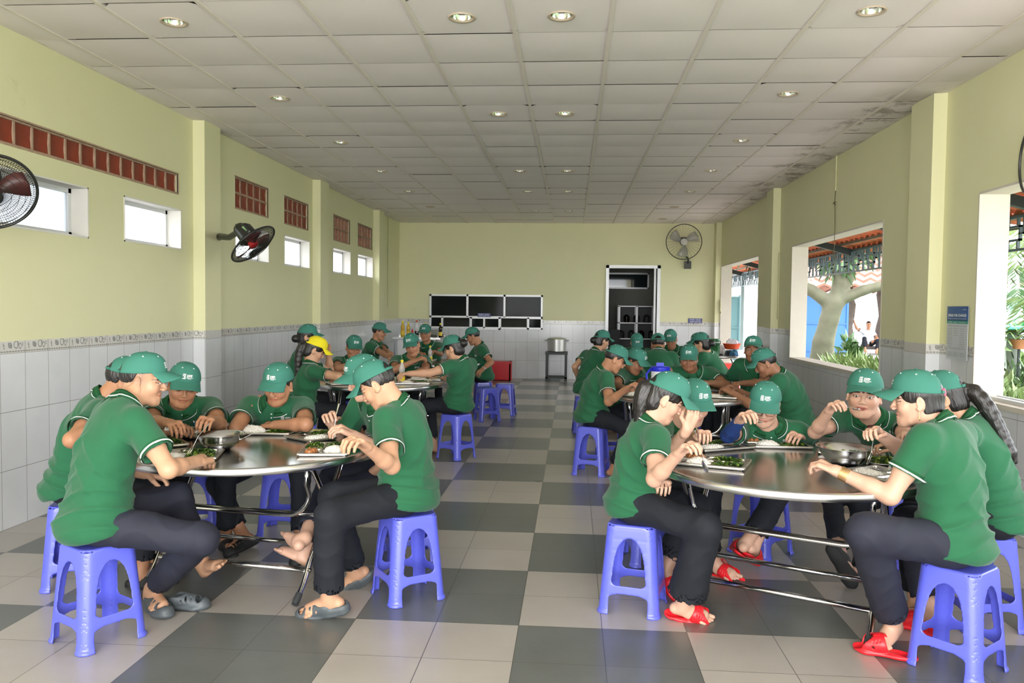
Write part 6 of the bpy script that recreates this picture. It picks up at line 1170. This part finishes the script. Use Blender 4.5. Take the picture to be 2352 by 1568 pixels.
# gates and walls beyond
M_teal = mat('teal_gate_paint', srgb(84, 118, 122), .5, var=.06); M_bgate = mat('blue_gate_paint', (.035, .13, .36), .45, var=.12, vscale=1); M_wwall = mat('white_garden_wall', srgb(232, 234, 236), .7, var=.05)
t = thing('steel_gate', (4.4, 25.0, 0), 'teal steel gate at the far end of the walkway', 'gate'); ob('gate_panel', MB().box(-1.1, .75, -.02, .02, 0, 1.95), M_teal, t); q = MB()
for x in (-1.1, -.12, .72): q.box(x-.03, x+.03, -.05, .0, 0, 2.0)
for z in (.1, 1.0, 1.93): q.box(-1.1, .75, -.04, 0, z-.025, z+.025)
ob('gate_frame', q, M_teal, t)
ob('green_post', MB().box(-.42, .42, -.05, .05, 0, 3.0), M_teal, None, (3.85, 23.2, 0), None, 'tall teal metal panel at the end of the walkway', 'panel')
t = thing('blue_gate', (7.75, 25.5, 0), 'bright blue sheet metal gate behind the tree', 'gate'); ob('gate_panel', MB().box(-.75, .75, -.02, .02, 0, 2.05), M_bgate, t); q = MB()
for x in (-.75, 0, .75): q.box(x-.03, x+.03, -.05, 0, 0, 2.1)
for z in (.3, 1.15, 2.02): q.box(-.75, .75, -.045, 0, z-.02, z+.02)
ob('gate_frame', q, M_bgate, t)
struct('wall_garden', MB().box(9.4, 9.6, 8, 21, 0, 2.1).box(5.1, 40, 40, 40.3, 0, 2.6).box(24, 24.3, 5, 40, 0, 2.6).box(XR+.2, 5.2, 27.5, 27.7, 0, 4.0), M_wwall)
# pavilion
t = thing('garden_pavilion', (9.8, 28.5, 0), 'open pavilion with pink tiled roof and log posts beyond the tree', 'pavilion'); q = MB()
for i, (dx, dy) in enumerate(((-.75, -1.5), (.47, -1.1), (3.1, -1.1), (2.8, 2.0), (-1.45, 2.0))):
    pts = [(dx+.05*math.sin(k*1.7+i), dy+.04*math.cos(k*2+i), .35*k) for k in range(8)]; ob('log_post', MB().tube(pts, [.21-.01*k+.015*math.sin(k*3+i) for k in range(8)], 14).mesh('p', smooth=True), mat('log_bark', (.12, .095, .08), .9, var=.4, vscale=9, bump=.6, bscale=18), t)
def roof(m, x0, x1, y0, y1, z0, h):
    cx_, cy_ = (x0+x1)/2, (y0+y1)/2; rl_ = .6
    for (a, b, c, d) in (((x0, y0), (x1, y0), (cx_+rl_, cy_), (cx_-rl_, cy_)), ((x1, y1), (x0, y1), (cx_-rl_, cy_), (cx_+rl_, cy_)), ((x0, y1), (x0, y0), (cx_-rl_, cy_), (cx_-rl_, cy_)), ((x1, y0), (x1, y1), (cx_+rl_, cy_), (cx_+rl_, cy_))):
        n = 11; cols = 15
        for i in range(n):
            for s_ in range(cols*2):
                def P_(u, v, lift=0): A = v3((a[0]+(b[0]-a[0])*u, a[1]+(b[1]-a[1])*u, z0)); B = v3((d[0]+(c[0]-d[0])*u, d[1]+(c[1]-d[1])*u, z0+h)); q_ = A*(1-v)+B*v; q_[2] += lift; return q_
                u0, u1 = s_/cols/2, (s_+1)/cols/2; w0, w1 = .05*math.cos(u0*cols*2*PI), .05*math.cos(u1*cols*2*PI); m.add([P_(u0, i/n, .07+w0), P_(u1, i/n, .07+w1), P_(u1, (i+1)/n, .0+w1), P_(u0, (i+1)/n, .0+w0)], [(0, 1, 2, 3)]); m.add([P_(u0, i/n, .07+w0), P_(u1, i/n, .07+w1), P_(u1, i/n, .0+w1), P_(u0, i/n, .0+w0)], [(0, 1, 2, 3)])
m = MB(); roof(m, -2.6, 4.2, -3.4, 3.2, 2.28, 2.1); ob('roof_tiles', m.mesh('roof', smooth=False), mat('pink_roof_tile', (.27, .12, .085), .8, var=.2, vscale=2), t); ob('floor_deck', MB().box(-2.0, 3.4, -2.9, 2.8, 0, .14), M_conc, t)
ob('bench', MB().box(-.75, 2.8, -1.5, -.9, .30, .40), mat('dark_wood', (.06, .05, .045), .7), t)
# frangipani tree
M_bark = mat('pale_bark', (.095, .09, .055), .8, var=.3, vscale=4, bump=.4, bscale=12)
t = thing('frangipani_tree', (6.75, 22.0, 0), 'pale forked garden tree seen through the middle opening', 'tree'); X = Vox((-3.1, -.8, 0), (3.4, .8, 3.9), .035)
def br(pts, rs):
    for a, b, ra, rb in zip(pts, pts[1:], rs, rs[1:]): X.cone(a, b, ra, rb, .06)
br([(-.05, 0, -.1), (-.02, 0, .7), (.12, 0, 1.3), (.22, 0, 1.75)], [.36, .27, .24, .26]); br([(.2, 0, 1.7), (-.35, .1, 2.1), (-.95, .1, 2.45), (-1.7, .2, 3.1)], [.2, .15, .12, .09]); br([(.25, 0, 1.75), (.35, 0, 2.3), (.2, .1, 3.0), (.1, .2, 3.7)], [.2, .16, .13, .09]); br([(.3, 0, 1.75), (.62, .1, 2.4), (.8, .2, 3.2)], [.18, .13, .09]); br([(.3, -.0, 1.8), (.95, -.1, 2.1), (1.8, -.15, 2.35), (2.6, -.1, 2.9)], [.17, .13, .12, .08])
P, F = X.net(); P = relax(P, F, 2); ob('trunk', np_mesh('trunk', P, F), M_bark, t)
def leaves(centers, n, L_, W_, seed, spread, droop=.2, up_=.0, fold=.15):
    rg = np.random.default_rng(seed); V = []; F = []
    for c in centers:
        for _ in range(n):
            d = nrm(rg.normal(size=3)+v3((0, 0, up_))); p_ = v3(c)+d*rg.uniform(0, 1)*v3(spread); dd = nrm(d+rg.normal(size=3)*.4+v3((0, 0, -droop))); s_ = perp(rg.normal(size=3), dd)*W_*rg.uniform(.7, 1.2); l = L_*rg.uniform(.6, 1.2); o_ = len(V); nn_ = np.cross(dd, s_)
            V += [p_, p_+dd*l*.45+s_+nn_*fold, p_+dd*l+v3((0, 0, -droop*l*.3)), p_+dd*l*.45-s_+nn_*fold]; F.append((o_, o_+1, o_+2, o_+3))
    return np.array(V), np.array(F)
M_leaf = mat('tree_leaf', (.05, .10, .03), .45, var=.35, vscale=2); M_leafy = mat('bright_leaf', (.15, .22, .07), .45, var=.3, vscale=6)
V, F = leaves([(-1.7, .2, 3.2), (.1, .2, 3.8), (.8, .2, 3.3), (2.6, 0, 3.0), (-.6, .2, 3.6), (1.6, 0, 3.6), (-1.2, 0, 2.9), (.3, 0, 2.9)], 150, .34, .055, 31, (.7, .6, .5), .5); ob('foliage', np_mesh('foliage', V, F, smooth=False), M_leaf, t)
# bushes under the openings and in the garden
def bush(name, x, y, r, hgt, seed, label, ma, L_=.22, W_=.035, n=420, cat='bush'):
    rg = np.random.default_rng(seed); V, F = leaves([(rg.uniform(-.6, .6)*r, rg.uniform(-.6, .6)*r, rg.uniform(.2, .75)*hgt) for _ in range(max(6, n//30))], 34, L_, W_, seed, (r*.5, r*.5, hgt*.4), -.25, .6); V[:, 2] = np.clip(V[:, 2], .0, None)
    return ob(name, np_mesh(name, V, F, smooth=False), ma, None, (x, y, 0), None, label, cat, 'garden bushes')
bush('garden_bush', 5.45, 15.4, .7, .62, 41, 'bright green bush under the middle opening, right half', M_leafy, .2, .022, 1100); bush('garden_bush', 5.5, 17.0, .5, .5, 42, 'bright green bush left of the brightest one, at the tree foot', M_leafy, .26, .028, 500); bush('garden_bush', 5.6, 14.0, .6, .66, 46, 'bright green bush at the right edge of the middle opening', M_leafy, .28, .03, 700)
bush('garden_fern', 6.95, 20.4, .28, .8, 43, 'broad leaved plant rising beside the tree trunk', M_leaf, .26, .05, 60)
for i, (x, y, r_, h_, l) in enumerate(((5.3, 9.6, .7, .75, 'pale leafy ground cover right below the near opening'), (6.3, 11.4, .9, .8, 'leafy bush behind the ground cover at the near opening'), (5.9, 10.4, .8, .55, 'low hedge clump at the near opening'), (7.4, 13.4, 1.0, .7, 'round bush at the middle of the garden'), (7.9, 15.4, .8, .8, 'far garden bush by the white wall'), (5.2, 8.6, .6, .6, 'leafy clump nearest the sill of the near opening'))): bush('garden_bush', x, y, r_, h_, 50+i, l, (M_leafy, M_leaf)[i % 2] if i else M_leafy, .17, .03, 600)
# palm with long drooping leaves
def palm(x, y, h_, label, seed, ma):
    t = thing('bamboo_palm', (x, y, 0), label, 'palm', 'garden palms'); ob('stem', MB().tube([(0, 0, 0), (.05, 0, h_*.5), (0, .05, h_)], [.12, .10, .07], 10).mesh('s', smooth=True), mat('grey_palm_bark', (.38, .38, .36), .8, var=.2), t); rg = np.random.default_rng(seed); V = []; F = []
    for f_ in range(20):
        a = rg.uniform(0, 2*PI); r0 = rg.uniform(.8, 1.3); z0 = h_*rg.uniform(.62, 1.02)
        for k in range(16):
            t_ = k/15; c = v3((math.cos(a)*r0*t_, math.sin(a)*r0*t_, z0+.25*math.sin(t_*2.2)-.75*t_*t_))
            for s_ in (-1, 1): d = nrm(v3((math.cos(a+s_*.9), math.sin(a+s_*.9), -.7))); l = .30*(1-.4*t_); w_ = perp((0, 0, 1), d)*.014; o_ = len(V); V += [c, c+d*l*.5+w_, c+d*l, c+d*l*.5-w_]; F.append((o_, o_+1, o_+2, o_+3))
    ob('fronds', np_mesh('fronds', np.array(V), np.array(F), smooth=False), ma, t)
palm(7.3, 13.9, 2.6, 'tall drooping palm seen through the near opening', 61, M_leaf); palm(6.2, 10.9, 2.7, 'drooping palm at the right of the near opening', 62, M_leafy); palm(7.9, 16.6, 2.9, 'farther palm behind the near opening', 63, M_leaf)
t = thing('plant_shelf', (6.9, 13.6, 0), 'turquoise round shade shelf on a pale trunk in the garden', 'shelf'); ob('shelf_disc', MB().lathe([(.9, 1.28), (.95, 1.30), (.95, 1.33), (.2, 1.36)], 32), mat('turquoise_paint', (.10, .55, .48), .5), t); ob('shelf_trunk', MB().tube([(0, 0, 0), (.04, 0, .6), (0, 0, 1.3)], [.16, .14, .12], 12), mat('white_trunk', (.6, .62, .6), .8, var=.2), t)
for i, (x, y, z, l) in enumerate(((6.45, 12.9, .78, 'left hanging clay pot with leaves'), (6.95, 13.0, .98, 'middle clay pot with leaves near the pale trunk'), (7.3, 12.9, .80, 'right clay pot with leaves'))):
    t = thing('plant_pot', (x, y, z), l, 'plant pot', 'clay pots in the garden'); ob('pot', MB().lathe([(.08, 0), (.13, .14), (.14, .15), (.12, .145)], 18), mat('clay', (.5, .2, .1), .8), t); V, F = leaves([(0, 0, .22)], 60, .22, .03, 70+i, (.15, .15, .12), -.1, .5); ob('leaves', np_mesh('leaves', V, F, smooth=False), M_leafy, t)
    ob('plant_stand', MB().tube([(0, 0, 0), (0, 0, z)], .02, 6), M_beam, None, (x, y, 0), None, 'thin stand carrying the ' + l, 'stand', 'pot stands')
# neighbouring buildings seen through the small left windows
struct('wall_neighbour', MB().box(-6.3, -6.0, 2, 9.0, -.1, 4.2), mat('rough_concrete', srgb(200, 206, 214), .9, var=.2, vscale=1.3)); 
ob('distant_building', MB().box(-16, -12, 14, 34, 0, 3.2).box(-11.95, -11.9, 14, 34, 1.2, 1.5), mat('pale_building', srgb(190, 205, 220), .7, var=.08), None, None, None, 'pale building far beyond the small left windows', 'building')
A_SIDE = {}
def mk(key, label, **o):
    g = o.pop('grp', None); A_SIDE[key] = person(key, label, group='canteen diners in green polo shirts', **o)
mk('A', 'person seen from behind on the nearest left stool, fist on the table', skin='light', fade=True, trouser='navy', shoes={1: ('clog', 'grey')}, eyes=True, knee=.074, flare=.066, hemc=-.02, cuff=.16)
mk('B', 'person hunched against the left wall, almost hidden behind the nearest seated man', skin='tan', shoes=('clog', 'black'))
mk('C', 'person holding up a spoon of rice with both hands at the left table', skin='tan', shoes=('shoe', 'black'))
mk('D', 'person facing the camera, head bowed, one forearm across the table, pen in his pocket', skin='tan', fat=1.05, shoes=('clog', 'black'))
mk('E', 'person with pale arms half hidden behind the profile man, bare feet crossed under the table', skin='fair', lip=(.6, .2, .18), trouser='navy', shoes=None)
mk('F', 'person in profile facing left at the left table, elbow bent, hand on his thigh', skin='light', shoes=('clog', 'grey'), cuff=.10, flare=.076, knee=.072)
mk('G', 'person with a black ponytail in profile facing right, spoon over her tray, red sandals', skin='fair', hair='pony', female=True, shoes=('slide', 'red'), flare=.098, knee=.078, cuff=.12, earring=1)
mk('H', 'person covering her mouth with one hand behind the ponytailed woman', skin='fair', hair='bun', female=True, shoes=('slide', 'red'), eyes=True)
mk('I', 'person with glasses and a blue arm sleeve bringing food to the mouth', skin='fair', hair='short', glasses=True, mouth=True, sleeve_arm=1, shoes=('slide', 'red'), lip=(.62, .22, .2), f=False) if 0 else mk('I', 'person with glasses and a blue arm sleeve bringing food to the mouth', skin='fair', glasses=True, mouth=True, sleeve_arm=1, shoes=('slide', 'red'))
mk('J', 'person with a reddish ponytail lifting a spoon to her open mouth by the right wall', skin='fair', hair='pony', brown=True, female=True, mouth=True, eyes=True, hs=1.05, pside=-1.6, shoes=('shoe', 'black'))
mk('K', 'person seen from behind on the nearest right stool, gold bangles on one wrist', skin='fair', hair='up', female=True, fat=1.12, trouser='navy', shoes={-1: None}, earring=-1, drop=True, tie=True, cuff=.12, knee=.080, flare=.076)
mk('L', 'person with a very long ponytail at the right edge behind the nearest right woman', skin='light', hair='longpony', female=True, pback=.26, shoes=('slide', 'lgrey'))
mk('M', 'person in a yellow cap with a long black ponytail', skin='light', hair='longpony', female=True, cap='yellow', lod=1, shoes=('slide', 'red'))
mk('N', 'person with a low bun behind the yellow cap, by the left wall', skin='light', hair='bun', bunz=-.04, female=True, lod=1)
mk('O', 'person bowing her head between the yellow cap and the big pillar, arm on the table', skin='tan', hair='bun', female=True, lod=1)
mk('Q', 'person tilting his head and looking down behind the sauce bottle', skin='tan', lod=1)
mk('S', 'person with a messy bun reaching left over the second left table', skin='light', hair='bun', bunz=.01, female=True, lod=1, earring=-1, fat=1.08, shoes=('slide', 'red'))
mk('P', 'person in profile facing right in front of the steel counter', skin='tan', lod=1)
mk('R', 'person facing the camera at the far left table behind the distant bottle', skin='tan', lod=0)
mk('T', 'person in profile facing left beside the red crate, hand hanging at his knee', skin='tan', lod=0)
mk('U', 'person in profile facing right at the second right table, bringing rice to his mouth', skin='tan', lod=1)
mk('V', 'person with a darker face just behind the profile eater at the second right table', skin='dark', lod=1)
mk('W', 'heavily built person facing the camera behind the blue jug', skin='dark', fat=1.2, lod=1, fw=1.1)
mk('X', 'broad person in profile facing left at the right side of the second right table', skin='dark', fat=1.15, lod=1)
mk('Y', 'person glancing at the camera from behind the broad man', skin='dark', eyes=True, lod=1)
mk('Z', 'person with a bun and a hand on her hip left of the dark doorway', skin='light', hair='bun', female=True, lod=1)
mk('a', 'person with his head bowed in front of the dark doorway', skin='tan', lod=0)
mk('b', 'person seen from straight behind at the far right table', skin='dark', lod=0, fat=1.05)
mk('c', 'person looking down, facing the camera, right of the dark doorway', skin='tan', hair='bun', female=True, lod=0)
mk('d', 'person with a low black bun facing away behind the heavy man', skin='light', hair='bun', bunz=-.03, female=True, lod=0, fat=1.05)
mk('e', 'person with reddish hair hidden behind the woman with the low bun', skin='light', hair='bun', brown=True, female=True, lod=0)
# ---- the man resting in the pavilion
POSE['out'] = dict(k=1.0, H=(9.72, 27.2, .46), N=(9.77, 27.25, .92), C=(9.77, 27.22, 1.11), hy=190, hp=5, hr=0, ch=185, bh=200, aR=((9.60, 27.2, .87), (9.36, 27.12, .98), (9.24, 27.05, 1.20)), aL=((9.94, 27.3, .87), (10.02, 27.1, .66), (9.86, 26.95, .60)), gR=((9.64, 27.15, .45), (9.52, 26.85, .66), (9.52, 26.75, .30), (9.50, 26.6, .24)), gL=((9.80, 27.15, .45), (9.95, 26.85, .60), (9.88, 26.75, .26), (9.84, 26.6, .20)), hR=None, hL=None)
M_sv = M_shirt; M_shirt = mat('pale_grey_shirt', (.55, .58, .62), .8); M_rv = M_rib; M_rib = M_shirt
person('out', 'person in a pale shirt leaning in the garden pavilion, one arm raised on the post', skin='tan', lod=0, cap=None, logo=0, zlow=1)
M_shirt, M_rib = M_sv, M_rv
# ---- things in hands and pockets
def grip(key, s): return A_SIDE[key][1][s]
def held(key, s, d, label, back=.10, up_=(0, 0, 1)):
    g = grip(key, s)[0]; d = nrm(d); return spoon(g-d*(.178-back) if 1 else g, d*-1, label, up_=up_) if 0 else place_dir(ob('spoon', SPOON, None, None, label=label, cat='spoon', group='steel spoons'), g-(-1)*d*back, -d, up_)
held('C', -1, (-1, -.1, .02), 'spoon holding a lump of rice in front of the man’s chest', .15); held('D', 1, (.45, -.25, -.75), 'spoon in the right hand of the man facing the camera', .10); held('E', 1, (-.1, -.3, -.9), 'spoon in the pale hands over the greens tray', .09)
held('G', 1, (.3, .15, -.8), 'spoon held over the ponytailed woman’s tray', .08); 
def to_mouth(key, s, label):
    R = head_frame(POSE[key]); mth = v3(POSE[key]['C'])+R@v3((0, .098, -.064)); g = grip(key, s)[0]; d = mth-g; held(key, s, d, label, min(np.linalg.norm(d)-.012, .15))
to_mouth('I', 1, 'spoon at the mouth of the diner with glasses'); to_mouth('J', 1, 'spoon at the open mouth of the woman by the right wall')
held('K', 1, (-.25, .15, -.9), 'long ladle spoon dipped in the soup bowl', .115)
held('U', 1, (-.6, .3, .1), 'spoon with rice before the profile eater’s face', .10); held('Y', -1, (-.1, -.2, -.9), 'dark fork in the hand of the man looking at the camera', .12)
g = grip('C', -1)[0]; ob('rice_lump', RICE[2], None, None, tuple(g+v3((-.155, -.015, -.004))), None, 'lump of rice on the raised spoon', 'rice', None, 'stuff').scale = (.2, .28, .45)
def pen(key, side, drop, label):
    p = POSE[key]; Nn = v3(p['N']); tg = nrm(Nn-v3(p['H'])); cf = hdg(p['ch']); cr = v3((cf[1], -cf[0], 0)); hit = A_SIDE[key][2].ray_cast(Vector(Nn-tg*drop+cf*.3-cr*side), Vector(-cf), .45)
    if hit[0] is None: return
    q = v3(hit[0])+v3(hit[1])*.006; t = thing('pen', tuple(q), label, 'pen', 'blue pens in shirt pockets'); ob('pen_body', MB().tube([tuple(-tg*.05), tuple(tg*.02)], .0045, 8), M_pen, t); ob('pen_button', MB().tube([tuple(tg*.02), tuple(tg*.032)], .0042, 8), M_str, t)
pen('C', .05, .20, 'blue pen in the pocket of the man holding up rice'); pen('D', .05, .22, 'blue pen in the pocket of the man facing the camera'); pen('E', .05, .22, 'blue pen in the pocket of the man with pale arms')
# bangles, bracelet, watch (worn: parts of the person)
def wrist(key, s, n, rad, ma, nm, wd=.02, r=.0014):
    root = A_SIDE[key][0]; p = POSE[key]; S, E, W = (v3(q) for q in p['aR' if s == 1 else 'aL']); d = nrm(W-E); u = perp((0, 0, 1), d); w_ = np.cross(d, u); m = MB(); O = v3(root.location)
    for i in range(n): c = W-d*(.022+wd*i/max(n, 1))-O; m.tube([c+(u*math.cos(a)+w_*math.sin(a))*rad for a in np.linspace(0, 2*PI, 25)[:-1]], r, 5, closed=True)
    ob(nm, m.mesh(nm, smooth=True), ma, root)
wrist('K', -1, 9, .031, M_gold, 'gold_bangles', .038, .0016); wrist('H', -1, 1, .030, M_gold, 'bracelet'); wrist('T', -1, 3, .031, M_tube, 'wrist_watch', .012, .004); wrist('Z', -1, 2, .029, M_tube, 'wrist_watch', .01, .004)
# empty clog left on the floor in front of the nearest man
o = ob('clog', shoe('clog', 'grey', 1), None, None, (-1.99, 3.84, .012), (0, 0, math.radians(-92)), 'empty grey clog lying just behind the nearest man’s foot', 'clog')
o = ob('sandal', shoe('slide', 'red', -1), None, None, (1.36+.1, 3.60, .014), (0, 0, math.radians(68)), 'red sandal half under the raised foot of the nearest right woman', 'sandal', 'loose red sandals')
o = ob('sandal', shoe('slide', 'red', 1), None, None, (1.72, 3.88, .014), (0, 0, math.radians(40)), 'red sandal behind the nearest right stool', 'sandal', 'loose red sandals')
ob('red_cloth', np_mesh('c', *lump('c', .08, .05, .05, .006, 5, .004, 12)), M_redp, None, (-2.28, 4.45, 0), None, 'small red object on the floor behind the nearest left stool', 'cloth')
